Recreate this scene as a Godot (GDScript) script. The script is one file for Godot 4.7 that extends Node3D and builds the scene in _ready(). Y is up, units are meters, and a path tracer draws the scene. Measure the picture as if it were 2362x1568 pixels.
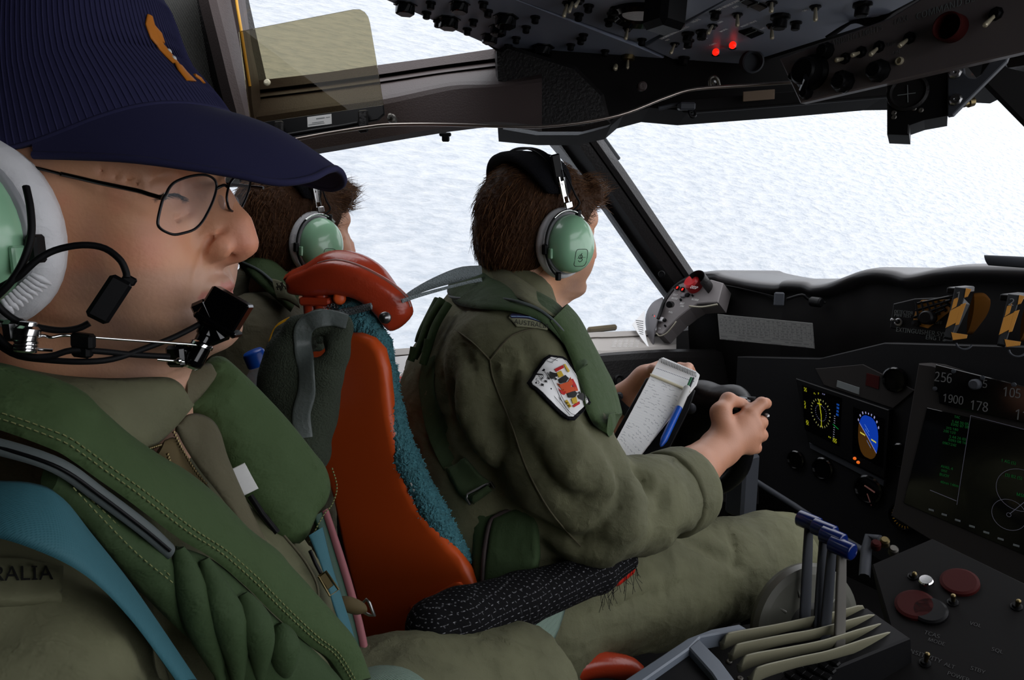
extends Node3D

const FOCAL := 1600.0
const EYE := Vector3(0.0, 1.3, 0.0)
const PITCH := -0.1756
const FW := Vector3(0.85, 0.0, -0.5268)
const RT := Vector3(0.5268, 0.0, 0.85)
var cam := Transform3D(Basis(Vector3.RIGHT, PITCH), EYE)
var M := {}
var taken := {}

# ---------------------------------------------------------------- the camera, the sky, the exposure, the lights
func camera_and_light() -> void:
	var c := Camera3D.new()
	c.name = "camera"
	c.transform = cam
	c.fov = rad_to_deg(2.0 * atan(784.0 / FOCAL))
	c.near = 0.02
	c.far = 60000.0
	add_child(c)
	var e := Environment.new()
	e.background_mode = Environment.BG_SKY
	var s := ProceduralSkyMaterial.new()
	s.sky_top_color = Color(0.975, 0.98, 1.0)
	s.sky_horizon_color = Color(0.975, 0.98, 1.0)
	s.ground_bottom_color = Color(0.975, 0.98, 1.0)
	s.ground_horizon_color = Color(0.975, 0.98, 1.0)
	s.sky_energy_multiplier = 1.0
	s.ground_energy_multiplier = 1.0
	e.sky = Sky.new()
	e.sky.sky_material = s
	e.background_energy_multiplier = 2.6
	e.tonemap_mode = Environment.TONE_MAPPER_LINEAR
	e.tonemap_exposure = 1.0
	e.sdfgi_enabled = true
	e.ssao_enabled = true
	e.ssil_enabled = true
	var w := WorldEnvironment.new()
	w.name = "world_environment"
	w.environment = e
	add_child(w)

# ---------------------------------------------------------------- places
func P(x: float, y: float, d: float) -> Vector3:
	return cam * Vector3((x - 1181.0) / FOCAL * d, (784.0 - y) / FOCAL * d, -d)

func A(f: float, r: float, u: float) -> Vector3:
	return EYE + FW * f + RT * r + Vector3.UP * u

# where the sight line through a pixel meets a real plane
func on(x: float, y: float, o: Vector3, n: Vector3) -> Vector3:
	var d := P(x, y, 1.0) - EYE
	return EYE + d * ((o - EYE).dot(n) / d.dot(n))

# ---------------------------------------------------------------- mesh builder (outward faces counter-clockwise; turned over at the end)
class Mb:
	var v := PackedVector3Array()
	var uv := PackedVector2Array()
	var col := PackedColorArray()
	var idx := PackedInt32Array()
	var tinted := false
	var mapped := false
	func vert(p: Vector3, t := Vector2.ZERO, c := Color.WHITE) -> int:
		v.append(p)
		uv.append(t)
		col.append(c)
		return v.size() - 1
	func tri(a: int, b: int, c: int) -> void:
		idx.append(a)
		idx.append(b)
		idx.append(c)
	func quad(a: int, b: int, c: int, d: int) -> void:
		tri(a, b, c)
		tri(a, c, d)
	func face(a: Vector3, b: Vector3, c: Vector3, d: Vector3) -> void:
		mapped = true
		var i := vert(a, Vector2(0, 1))
		vert(b, Vector2(1, 1))
		vert(c, Vector2(1, 0))
		vert(d, Vector2(0, 0))
		quad(i, i + 1, i + 2, i + 3)
	func poly(p: PackedVector3Array, flip := false) -> void:
		var i := v.size()
		for q in p:
			vert(q)
		for k in range(1, p.size() - 1):
			if flip:
				tri(i, i + k + 1, i + k)
			else:
				tri(i, i + k, i + k + 1)
	# rings of equal length; going along the rings then round each one
	func loft(rings: Array, closed := true, caps := true) -> void:
		var n: int = rings[0].size()
		var b := v.size()
		for r in rings.size():
			var ring: PackedVector3Array = rings[r]
			for k in n:
				vert(ring[k], Vector2(float(k) / n, float(r) / maxf(1, rings.size() - 1)))
		for r in rings.size() - 1:
			for k in (n if closed else n - 1):
				var k2 := (k + 1) % n
				quad(b + r * n + k, b + r * n + k2, b + (r + 1) * n + k2, b + (r + 1) * n + k)
		if caps and closed:
			for e in 2:
				var ring: PackedVector3Array = rings[0 if e == 0 else -1]
				var m := Vector3.ZERO
				for q in ring:
					m += q
				m /= n
				var i := vert(m)
				for q in ring:
					vert(q)
				for k in n:
					if e == 0:
						tri(i, i + 1 + (k + 1) % n, i + 1 + k)
					else:
						tri(i, i + 1 + k, i + 1 + (k + 1) % n)
	func box(t: Transform3D, s: Vector3, bev := 0.0) -> void:
		# t: centre and axes; s: full size; chamfered by bev
		var h := s * 0.5
		var e := Vector3(minf(bev, h.x * 0.98), minf(bev, h.y * 0.98), minf(bev, h.z * 0.98))
		for ax in 3:
			var a1 := (ax + 1) % 3
			var a2 := (ax + 2) % 3
			for sg in [-1.0, 1.0]:
				var q := PackedVector3Array()
				for cr in [[-1, -1], [1, -1], [1, 1], [-1, 1]]:
					var p := Vector3.ZERO
					p[ax] = sg * h[ax]
					p[a1] = cr[0] * (h[a1] - e[a1])
					p[a2] = cr[1] * (h[a2] - e[a2])
					q.append(t * p)
				poly(q, sg < 0)
				if bev > 0.0:
					for s2 in [-1.0, 1.0]:
						var g := PackedVector3Array()
						for k in [[0, -1], [0, 1], [1, 1], [1, -1]]:
							var p := Vector3.ZERO
							p[ax] = sg * (h[ax] if k[0] == 0 else h[ax] - e[ax])
							p[a1] = s2 * (h[a1] - e[a1] if k[0] == 0 else h[a1])
							p[a2] = k[1] * (h[a2] - e[a2])
							g.append(t * p)
						poly(g, sg * s2 > 0)
		if bev > 0.0:
			for x in [-1.0, 1.0]:
				for y in [-1.0, 1.0]:
					for z in [-1.0, 1.0]:
						var w := PackedVector3Array([t * Vector3(x * h.x, y * (h.y - e.y), z * (h.z - e.z)), t * Vector3(x * (h.x - e.x), y * h.y, z * (h.z - e.z)), t * Vector3(x * (h.x - e.x), y * (h.y - e.y), z * h.z)])
						poly(w, x * y * z < 0)
	func ball(t: Transform3D, s: Vector3, nu := 16, nv := 10) -> void:
		var b := v.size()
		for j in nv + 1:
			var ph := PI * j / nv
			for i in nu:
				var th := TAU * i / nu
				vert(t * (Vector3(sin(ph) * cos(th), cos(ph), sin(ph) * sin(th)) * s))
		for j in nv:
			for i in nu:
				var k := (i + 1) % nu
				quad(b + j * nu + i, b + j * nu + k, b + (j + 1) * nu + k, b + (j + 1) * nu + i)
	# profile of (radius, height) along the axis y of t
	func lathe(t: Transform3D, prof: Array, n := 20) -> void:
		var rings := []
		for q in prof:
			var ring := PackedVector3Array()
			for k in n:
				var a := -TAU * k / n
				ring.append(t * Vector3(cos(a) * q[0], q[1], sin(a) * q[0]))
			rings.append(ring)
		# hard edges: each band its own
		for r in rings.size() - 1:
			loft([rings[r], rings[r + 1]], true, false)
		poly(rings[0], true)
		poly(rings[-1], false)
	func slathe(t: Transform3D, prof: Array, n := 24) -> void:
		var rings := []
		for q in prof:
			var ring := PackedVector3Array()
			for k in n:
				var a := -TAU * k / n
				ring.append(t * Vector3(cos(a) * q[0], q[1], sin(a) * q[0]))
			rings.append(ring)
		loft(rings, true, true)
	func tube(pts: PackedVector3Array, rad, n := 8, caps := true) -> void:
		var rings := []
		var up := Vector3.UP
		var prev := Vector3.ZERO
		for i in pts.size():
			var d := (pts[mini(i + 1, pts.size() - 1)] - pts[maxi(i - 1, 0)]).normalized()
			if i == 0:
				up = (Vector3.UP if absf(d.y) < 0.9 else Vector3.RIGHT)
				up = (up - d * up.dot(d)).normalized()
			else:
				up = (up - d * up.dot(d)).normalized()
			var sd := d.cross(up)
			var r: float = rad[i] if rad is PackedFloat32Array or rad is Array else rad
			var ring := PackedVector3Array()
			for k in n:
				var a := TAU * k / n
				ring.append(pts[i] + (up * cos(a) + sd * sin(a)) * r)
			rings.append(ring)
		loft(rings, true, caps)
	# a band with rounded edges: at each point the direction across it (half width included) and its outward normal (half thickness included)
	func band(pts: PackedVector3Array, across: PackedVector3Array, nrm: PackedVector3Array, n := 12, power := 0.45, caps := true) -> void:
		var rings := []
		for i in pts.size():
			var ring := PackedVector3Array()
			for k in n:
				var a := TAU * k / n
				var cx := signf(cos(a)) * pow(absf(cos(a)), power)
				var sy := signf(sin(a)) * pow(absf(sin(a)), power)
				ring.append(pts[i] + across[i] * cx + nrm[i] * sy)
			rings.append(ring)
		# outward whichever way the frame runs
		var d := pts[1] - pts[0]
		if across[0].cross(nrm[0]).dot(d) < 0:
			for i in rings.size():
				rings[i].reverse()
		loft(rings, true, caps)
	# padded or plain sheet with a given outline in the frame t (x, y in the sheet, z outward)
	func slab(t: Transform3D, outline: PackedVector2Array, th: float, rd: float, step: float, bend = null, back := 1.0) -> void:
		var pol := outline
		if Geometry2D.is_polygon_clockwise(pol):
			pol.reverse()
		var pts := PackedVector2Array()
		var hs := PackedFloat32Array()
		var fr := Mb.resample(pol, step * 0.7)
		for q in fr:
			pts.append(q)
			hs.append(0.0)
		for lv in [0.06, 0.22, 0.5, 1.0]:
			for ring in Geometry2D.offset_polygon(pol, -rd * lv, Geometry2D.JOIN_ROUND):
				for q in Mb.resample(ring, step * 0.7):
					pts.append(q)
					hs.append(th * sqrt(maxf(0.0, 1.0 - (1.0 - lv) * (1.0 - lv))))
		var inner := Geometry2D.offset_polygon(pol, -rd - step * 0.45, Geometry2D.JOIN_ROUND)
		var bb := Rect2(pol[0], Vector2.ZERO)
		for q in pol:
			bb = bb.expand(q)
		for ring in inner:
			var y := bb.position.y + step * 0.5
			var odd := 0
			while y < bb.end.y:
				var x := bb.position.x + step * (0.5 if odd % 2 else 0.25)
				while x < bb.end.x:
					if Geometry2D.is_point_in_polygon(Vector2(x, y), ring):
						pts.append(Vector2(x, y))
						hs.append(th)
					x += step
				y += step
				odd += 1
		var tr := Geometry2D.triangulate_delaunay(pts)
		var b := v.size()
		for sd in [1.0, -back]:
			for i in pts.size():
				var z: float = bend.call(pts[i]) if bend != null else 0.0
				vert(t * Vector3(pts[i].x, pts[i].y, z + hs[i] * sd), Vector2((pts[i].x - bb.position.x) / bb.size.x, 1.0 - (pts[i].y - bb.position.y) / bb.size.y))
		mapped = true
		var np := pts.size()
		for k in range(0, tr.size(), 3):
			var i := tr[k]
			var j := tr[k + 1]
			var l := tr[k + 2]
			var ce := (pts[i] + pts[j] + pts[l]) / 3.0
			if not Geometry2D.is_point_in_polygon(ce, pol):
				continue
			if (pts[j] - pts[i]).cross(pts[l] - pts[i]) < 0:
				var q := j
				j = l
				l = q
			tri(b + i, b + j, b + l)
			var o := b + np
			# the rim is shared, so that the two sides close
			tri(b + i if hs[i] == 0.0 else o + i, b + l if hs[l] == 0.0 else o + l, b + j if hs[j] == 0.0 else o + j)
	static func resample(p: PackedVector2Array, step: float) -> PackedVector2Array:
		var out := PackedVector2Array()
		for i in p.size():
			var a := p[i]
			var c := p[(i + 1) % p.size()]
			var n := maxi(1, int(round(a.distance_to(c) / step)))
			for k in n:
				out.append(a.lerp(c, float(k) / n))
		return out
	func mesh(at: Vector3) -> ArrayMesh:
		var nn := PackedVector3Array()
		nn.resize(v.size())
		for k in range(0, idx.size(), 3):
			var a := idx[k]
			var b := idx[k + 1]
			var c := idx[k + 2]
			var x := (v[b] - v[a]).cross(v[c] - v[a])
			nn[a] += x
			nn[b] += x
			nn[c] += x
		var w := PackedVector3Array()
		w.resize(v.size())
		for i in v.size():
			nn[i] = nn[i].normalized() if nn[i].length_squared() > 1e-24 else Vector3.UP
			w[i] = v[i] - at
		var id := PackedInt32Array()
		id.resize(idx.size())
		for k in range(0, idx.size(), 3):
			id[k] = idx[k]
			id[k + 1] = idx[k + 2]
			id[k + 2] = idx[k + 1]
		var arr := []
		arr.resize(Mesh.ARRAY_MAX)
		arr[Mesh.ARRAY_VERTEX] = w
		arr[Mesh.ARRAY_NORMAL] = nn
		arr[Mesh.ARRAY_INDEX] = id
		if mapped:
			arr[Mesh.ARRAY_TEX_UV] = uv
		if tinted:
			arr[Mesh.ARRAY_COLOR] = col
		var m := ArrayMesh.new()
		m.add_surface_from_arrays(Mesh.PRIMITIVE_TRIANGLES, arr)
		return m
	func base() -> Vector3:
		var bb := AABB(v[0], Vector3.ZERO)
		for p in v:
			bb = bb.expand(p)
		var c := bb.get_center()
		return Vector3(c.x, bb.position.y, c.z)

# ---------------------------------------------------------------- distance fields for bodies and cloth
class Field:
	var lo: Vector3
	var c: float
	var nx: int
	var ny: int
	var nz: int
	var f := PackedFloat32Array()
	var vn := PackedVector3Array()
	func _init(a: Vector3, b: Vector3, cell: float) -> void:
		lo = Vector3(minf(a.x, b.x), minf(a.y, b.y), minf(a.z, b.z))
		var s := (a - b).abs()
		c = cell
		nx = int(s.x / c) + 2
		ny = int(s.y / c) + 2
		nz = int(s.z / c) + 2
		f.resize(nx * ny * nz)
		f.fill(1.0)
	# tapered capsule; op 0 joins, 1 cuts; fn/fs flatten it along fn by fs
	func cone(a: Vector3, b: Vector3, ra: float, rb: float, k := 0.02, op := 0, fn := Vector3.ZERO, fs := 1.0) -> void:
		var m := maxf(ra, rb) + k + 3.0 * c
		var p0 := Vector3(minf(a.x, b.x), minf(a.y, b.y), minf(a.z, b.z)) - Vector3.ONE * m - lo
		var p1 := Vector3(maxf(a.x, b.x), maxf(a.y, b.y), maxf(a.z, b.z)) + Vector3.ONE * m - lo
		var x0 := maxi(0, int(p0.x / c))
		var y0 := maxi(0, int(p0.y / c))
		var z0 := maxi(0, int(p0.z / c))
		var x1 := mini(nx - 1, int(p1.x / c))
		var y1 := mini(ny - 1, int(p1.y / c))
		var z1 := mini(nz - 1, int(p1.z / c))
		var ab := b - a
		var flat := fs != 1.0
		if flat:
			ab += fn * (ab.dot(fn) * (fs - 1.0))
		var il := 1.0 / maxf(ab.length_squared(), 1e-12)
		var dr := rb - ra
		for iz in range(z0, z1 + 1):
			for iy in range(y0, y1 + 1):
				var i := (iz * ny + iy) * nx + x0
				var q := lo + Vector3(x0, iy, iz) * c - a
				for ix in range(x0, x1 + 1):
					var w := q
					if flat:
						w += fn * (q.dot(fn) * (fs - 1.0))
					var t := clampf(w.dot(ab) * il, 0.0, 1.0)
					var d := (w - ab * t).length() - ra - dr * t
					var u := f[i]
					if op == 0:
						if d < u + k:
							if k > 0.0:
								var h := maxf(k - absf(u - d), 0.0)
								f[i] = minf(u, d) - h * h / k * 0.25
							else:
								f[i] = minf(u, d)
					else:
						if -d > u - k:
							if k > 0.0:
								var h := maxf(k - absf(u + d), 0.0)
								f[i] = maxf(u, -d) + h * h / k * 0.25
							else:
								f[i] = maxf(u, -d)
					i += 1
					q.x += c
	func chain(pts: Array, rad: Array, k := 0.02, op := 0, fn := Vector3.ZERO, fs := 1.0) -> void:
		for i in pts.size() - 1:
			cone(pts[i], pts[i + 1], rad[i], rad[i + 1], k, op, fn, fs)
	# ellipsoid with axes b (orthonormal columns) and half sizes s
	func blob(o: Vector3, b: Basis, s: Vector3, k := 0.02, op := 0) -> void:
		var m := maxf(s.x, maxf(s.y, s.z)) + k + 3.0 * c
		var p0 := o - Vector3.ONE * m - lo
		var p1 := o + Vector3.ONE * m - lo
		var x0 := maxi(0, int(p0.x / c))
		var y0 := maxi(0, int(p0.y / c))
		var z0 := maxi(0, int(p0.z / c))
		var x1 := mini(nx - 1, int(p1.x / c))
		var y1 := mini(ny - 1, int(p1.y / c))
		var z1 := mini(nz - 1, int(p1.z / c))
		var bt := b.transposed()
		var si := Vector3(1.0 / s.x, 1.0 / s.y, 1.0 / s.z)
		var mi := minf(s.x, minf(s.y, s.z))
		for iz in range(z0, z1 + 1):
			for iy in range(y0, y1 + 1):
				var i := (iz * ny + iy) * nx + x0
				for ix in range(x0, x1 + 1):
					var q := bt * (lo + Vector3(ix, iy, iz) * c - o) * si
					var k0 := q.length()
					var k1 := (q * si).length()
					var d := k0 * (k0 - 1.0) / k1 if k1 > 1e-9 else -mi
					var u := f[i]
					if op == 0:
						if d < u + k:
							var h := maxf(k - absf(u - d), 0.0)
							f[i] = minf(u, d) - h * h / maxf(k, 1e-9) * 0.25
					else:
						if -d > u - k:
							var h := maxf(k - absf(u + d), 0.0)
							f[i] = maxf(u, -d) + h * h / maxf(k, 1e-9) * 0.25
					i += 1
	# any function of the place, joined (0), cut (1) or added to the field (2)
	func shape(fn: Callable, a: Vector3, b: Vector3, k := 0.01, op := 0) -> void:
		var p0 := Vector3(minf(a.x, b.x), minf(a.y, b.y), minf(a.z, b.z)) - lo
		var p1 := Vector3(maxf(a.x, b.x), maxf(a.y, b.y), maxf(a.z, b.z)) - lo
		for iz in range(maxi(0, int(p0.z / c)), mini(nz - 1, int(p1.z / c)) + 1):
			for iy in range(maxi(0, int(p0.y / c)), mini(ny - 1, int(p1.y / c)) + 1):
				for ix in range(maxi(0, int(p0.x / c)), mini(nx - 1, int(p1.x / c)) + 1):
					var i := (iz * ny + iy) * nx + ix
					var d: float = fn.call(lo + Vector3(ix, iy, iz) * c)
					var u := f[i]
					if op == 2:
						f[i] = u + d
					elif op == 0:
						var h := maxf(k - absf(u - d), 0.0)
						f[i] = minf(u, d) - h * h / maxf(k, 1e-9) * 0.25
					else:
						var h := maxf(k - absf(u + d), 0.0)
						f[i] = maxf(u, -d) + h * h / maxf(k, 1e-9) * 0.25
	func at(p: Vector3) -> float:
		var q := (p - lo) / c
		var x := clampi(int(q.x), 0, nx - 2)
		var y := clampi(int(q.y), 0, ny - 2)
		var z := clampi(int(q.z), 0, nz - 2)
		var i := (z * ny + y) * nx + x
		var u := q - Vector3(x, y, z)
		var a := lerpf(lerpf(f[i], f[i + 1], u.x), lerpf(f[i + nx], f[i + nx + 1], u.x), u.y)
		i += nx * ny
		var b := lerpf(lerpf(f[i], f[i + 1], u.x), lerpf(f[i + nx], f[i + nx + 1], u.x), u.y)
		return lerpf(a, b, u.z)
	func grad(p: Vector3) -> Vector3:
		var e := c * 0.7
		return Vector3(at(p + Vector3(e, 0, 0)) - at(p - Vector3(e, 0, 0)), at(p + Vector3(0, e, 0)) - at(p - Vector3(0, e, 0)), at(p + Vector3(0, 0, e)) - at(p - Vector3(0, 0, e))).normalized()
	# march along d from o to the surface (first crossing from outside)
	func hit(o: Vector3, d: Vector3, far: float) -> Vector3:
		var t := 0.0
		while t < far:
			var s := at(o + d * t)
			if s < 0.0005:
				return o + d * t
			t += clampf(s * 0.6, 0.001, 0.02)
		return o + d * far
	func mesh(mb: Mb, tint = null, disp = null) -> void:
		var id := PackedInt32Array()
		id.resize(f.size())
		id.fill(-1)
		var act := PackedInt32Array()
		var sxy := nx * ny
		var b0 := mb.v.size()
		var far := c * 4.5
		for iz in nz - 1:
			for iy in ny - 1:
				var i := iz * sxy + iy * nx - 1
				for ix in nx - 1:
					i += 1
					var a := f[i]
					if a > far or a < -far:
						continue
					var v1 := f[i + 1]
					var v2 := f[i + nx]
					var v3 := f[i + nx + 1]
					var v4 := f[i + sxy]
					var v5 := f[i + sxy + 1]
					var v6 := f[i + sxy + nx]
					var v7 := f[i + sxy + nx + 1]
					var m := (1 if a < 0 else 0) + (1 if v1 < 0 else 0) + (1 if v2 < 0 else 0) + (1 if v3 < 0 else 0) + (1 if v4 < 0 else 0) + (1 if v5 < 0 else 0) + (1 if v6 < 0 else 0) + (1 if v7 < 0 else 0)
					if m == 0 or m == 8:
						continue
					var s := Vector3.ZERO
					var n := 0
					if (a < 0) != (v1 < 0):
						s += Vector3(a / (a - v1), 0, 0); n += 1
					if (v2 < 0) != (v3 < 0):
						s += Vector3(v2 / (v2 - v3), 1, 0); n += 1
					if (v4 < 0) != (v5 < 0):
						s += Vector3(v4 / (v4 - v5), 0, 1); n += 1
					if (v6 < 0) != (v7 < 0):
						s += Vector3(v6 / (v6 - v7), 1, 1); n += 1
					if (a < 0) != (v2 < 0):
						s += Vector3(0, a / (a - v2), 0); n += 1
					if (v1 < 0) != (v3 < 0):
						s += Vector3(1, v1 / (v1 - v3), 0); n += 1
					if (v4 < 0) != (v6 < 0):
						s += Vector3(0, v4 / (v4 - v6), 1); n += 1
					if (v5 < 0) != (v7 < 0):
						s += Vector3(1, v5 / (v5 - v7), 1); n += 1
					if (a < 0) != (v4 < 0):
						s += Vector3(0, 0, a / (a - v4)); n += 1
					if (v1 < 0) != (v5 < 0):
						s += Vector3(1, 0, v1 / (v1 - v5)); n += 1
					if (v2 < 0) != (v6 < 0):
						s += Vector3(0, 1, v2 / (v2 - v6)); n += 1
					if (v3 < 0) != (v7 < 0):
						s += Vector3(1, 1, v3 / (v3 - v7)); n += 1
					id[i] = mb.vert(lo + (Vector3(ix, iy, iz) + s / n) * c)
					act.append(i)
		for i in act:
			var a := f[i] < 0
			if a != (f[i + 1] < 0):
				_q(mb, id, i, nx, sxy, a)
			if a != (f[i + nx] < 0):
				_q(mb, id, i, sxy, 1, a)
			if a != (f[i + sxy] < 0):
				_q(mb, id, i, 1, nx, a)
		if disp != null:
			var g := PackedVector3Array()
			for i in range(b0, mb.v.size()):
				g.append(grad(mb.v[i]))
			for i in range(b0, mb.v.size()):
				mb.v[i] += g[i - b0] * disp.call(mb.v[i], g[i - b0])
		if tint != null:
			mb.tinted = true
			for i in range(b0, mb.v.size()):
				mb.col[i] = tint.call(mb.v[i])
	func _q(mb: Mb, id: PackedInt32Array, i: int, s: int, t: int, inside: bool) -> void:
		if i - s - t < 0:
			return
		var a := id[i - s - t]
		var b := id[i - t]
		var d := id[i]
		var e := id[i - s]
		if a < 0 or b < 0 or d < 0 or e < 0:
			return
		if inside:
			mb.quad(a, b, d, e)
		else:
			mb.quad(a, e, d, b)

# ---------------------------------------------------------------- curves
func curve(pts: PackedVector3Array, n: int) -> PackedVector3Array:
	var out := PackedVector3Array()
	var m := pts.size() - 1
	for i in n + 1:
		var t := float(i) / n * m
		var k := mini(int(t), m - 1)
		var u := t - k
		out.append(pts[k].cubic_interpolate(pts[k + 1], pts[maxi(k - 1, 0)], pts[mini(k + 2, m)], u))
	return out

func curve2(pts: PackedVector2Array, n: int, closed := true) -> PackedVector2Array:
	var out := PackedVector2Array()
	var m := pts.size()
	var seg := m if closed else m - 1
	for k in seg:
		for j in n:
			var a := pts[k]
			var b := pts[(k + 1) % m]
			var z := pts[(k - 1 + m) % m] if closed else pts[maxi(k - 1, 0)]
			var y := pts[(k + 2) % m] if closed else pts[mini(k + 2, m - 1)]
			out.append(a.cubic_interpolate(b, z, y, float(j) / n))
	if not closed:
		out.append(pts[m - 1])
	return out

# pixel path with depths -> points; list of [x, y, depth]
# while over is set, no point lies behind that field's surface as seen from the eye (cloth lies on the body)
var over: Field = null
var over_by := 0.004
func path(l: Array, n := 0) -> PackedVector3Array:
	var p := PackedVector3Array()
	for q in l:
		var w := P(q[0], q[1], q[2])
		if over != null:
			var d := (w - EYE).normalized()
			var far := EYE.distance_to(w)
			var hp := over.hit(EYE + d * 0.22, d, far - 0.22)
			if EYE.distance_to(hp) < far - over_by:
				w = hp - d * over_by
		p.append(w)
	return curve(p, n) if n > 0 else p

func look(o: Vector3, z: Vector3, up := Vector3.UP) -> Transform3D:
	# z outward, y as near to up as it can be
	z = z.normalized()
	var x := up.cross(z).normalized()
	return Transform3D(Basis(x, z.cross(x), z), o)

func lying(o: Vector3, y: Vector3) -> Transform3D:
	# y along the axis of a lathe
	y = y.normalized()
	var x := (Vector3.UP if absf(y.y) < 0.9 else Vector3.RIGHT).cross(y).normalized()
	return Transform3D(Basis(x, y, x.cross(y)), o)

func px_on(t: Transform3D, l: Array) -> PackedVector2Array:
	var out := PackedVector2Array()
	var inv := t.affine_inverse()
	for q in l:
		var p := inv * on(q[0], q[1], t.origin, t.basis.z)
		out.append(Vector2(p.x, p.y))
	return out

# ---------------------------------------------------------------- objects
func numbered(called: String, parent: Node) -> String:
	var k := called
	if parent == self:
		if taken.has(called):
			taken[called] += 1
			k = "%s_%03d" % [called, taken[called]]
		else:
			taken[called] = 0
	return k

func thing(called: String, label: String, category: String, at: Vector3, group := "") -> Node3D:
	var o := Node3D.new()
	o.name = numbered(called, self)
	add_child(o, true)
	o.position = at
	o.set_meta("label", label)
	o.set_meta("category", category)
	if group:
		o.set_meta("group", group)
	return o

func whole(o: Node3D) -> Vector3:
	var p := Vector3.ZERO
	var n: Node = o
	while n != self:
		p += n.position
		n = n.get_parent()
	return p

func obj(called: String, mb: Mb, m: Material, parent: Node = self) -> MeshInstance3D:
	var o := MeshInstance3D.new()
	var pp := Vector3.ZERO if parent == self else whole(parent)
	var b := mb.base()
	o.mesh = mb.mesh(b)
	o.material_override = m
	o.position = b - pp
	if parent == self:
		o.name = numbered(called, self)
	else:
		var k := called
		var i := 1
		while parent.has_node(NodePath(k)):
			k = "%s_%03d" % [called, i]
			i += 1
		o.name = k
	parent.add_child(o, true)
	return o

func tag(o: Node, label: String, category: String, group := "") -> Node:
	o.set_meta("label", label)
	o.set_meta("category", category)
	if group:
		o.set_meta("group", group)
	return o

func struct(called: String, mb: Mb, m: Material, label := "", parent: Node = self) -> MeshInstance3D:
	var o := obj(called, mb, m, parent)
	if parent == self:
		o.set_meta("kind", "structure")
		if label:
			o.set_meta("label", label)
	return o

func put(called: String, mesh: Mesh, m: Material, t: Transform3D, parent: Node) -> MeshInstance3D:
	# a ready mesh at a place in the world, as a part
	var o := MeshInstance3D.new()
	o.mesh = mesh
	o.material_override = m
	var pp := Vector3.ZERO if parent == self else whole(parent)
	o.transform = Transform3D(t.basis, t.origin - pp)
	var k := called
	var i := 1
	while parent.has_node(NodePath(k)):
		k = "%s_%03d" % [called, i]
		i += 1
	o.name = k
	parent.add_child(o, true)
	return o

var sans: SystemFont
func words(s: String, t: Transform3D, h: float, m: Material, parent: Node, font := "Droid Sans", called := "lettering", wide := 1.0) -> MeshInstance3D:
	# lettering of cap height h centred on t, lying on its x-y plane
	var tm := TextMesh.new()
	var fo := SystemFont.new()
	fo.font_names = PackedStringArray([font])
	tm.font = fo
	tm.text = s
	tm.font_size = 32
	tm.pixel_size = h / 23.0
	tm.depth = 0.0003
	tm.curve_step = 2.0
	return put(called, tm, m, Transform3D(t.basis.scaled_local(Vector3(wide, 1, 1)), t.origin), parent)

# ---------------------------------------------------------------- materials
func noise(freq: float, oct := 4, sd := 1, kind := FastNoiseLite.TYPE_SIMPLEX_SMOOTH) -> FastNoiseLite:
	var n := FastNoiseLite.new()
	n.noise_type = kind
	n.seed = sd
	n.frequency = freq
	n.fractal_octaves = oct
	return n

func ntex(n: FastNoiseLite, size: int, ramp = null, as_normal := 0.0) -> NoiseTexture2D:
	var t := NoiseTexture2D.new()
	t.width = size
	t.height = size
	t.seamless = true
	t.generate_mipmaps = false
	t.noise = n
	if as_normal > 0.0:
		t.as_normal_map = true
		t.bump_strength = as_normal
	elif ramp != null:
		var g := Gradient.new()
		g.offsets = PackedFloat32Array(ramp[0])
		g.colors = PackedColorArray(ramp[1])
		t.color_ramp = g
	return t

func mat(called: String, c: Color, rough := 0.6, metal := 0.0) -> StandardMaterial3D:
	var m := StandardMaterial3D.new()
	m.resource_name = called
	m.albedo_color = c
	m.roughness = rough
	m.metallic = metal
	M[called] = m
	return m

func bumpy(m: StandardMaterial3D, t: Texture2D, scale: float, strength: float) -> StandardMaterial3D:
	m.normal_enabled = true
	m.normal_texture = t
	m.normal_scale = strength
	m.uv1_triplanar = true
	m.uv1_world_triplanar = true
	m.uv1_scale = Vector3.ONE * scale
	return m

func toned(m: StandardMaterial3D, t: Texture2D) -> StandardMaterial3D:
	m.albedo_texture = t
	return m

func weave_tex(n: int, cell: int, twill: bool) -> ImageTexture:
	var im := Image.create(n, n, false, Image.FORMAT_RGB8)
	for y in n:
		for x in n:
			var h := 0.0
			if twill:
				h = 0.5 + 0.5 * sin(TAU * float(x + y) / cell)
			else:
				var u := sin(PI * float(x) / cell)
				var v := sin(PI * float(y) / cell)
				h = absf(u) if (x / cell + y / cell) % 2 == 0 else absf(v)
			im.set_pixel(x, y, Color(h, h, h))
	im.bump_map_to_normal_map(2.0)
	return ImageTexture.create_from_image(im)

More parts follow.
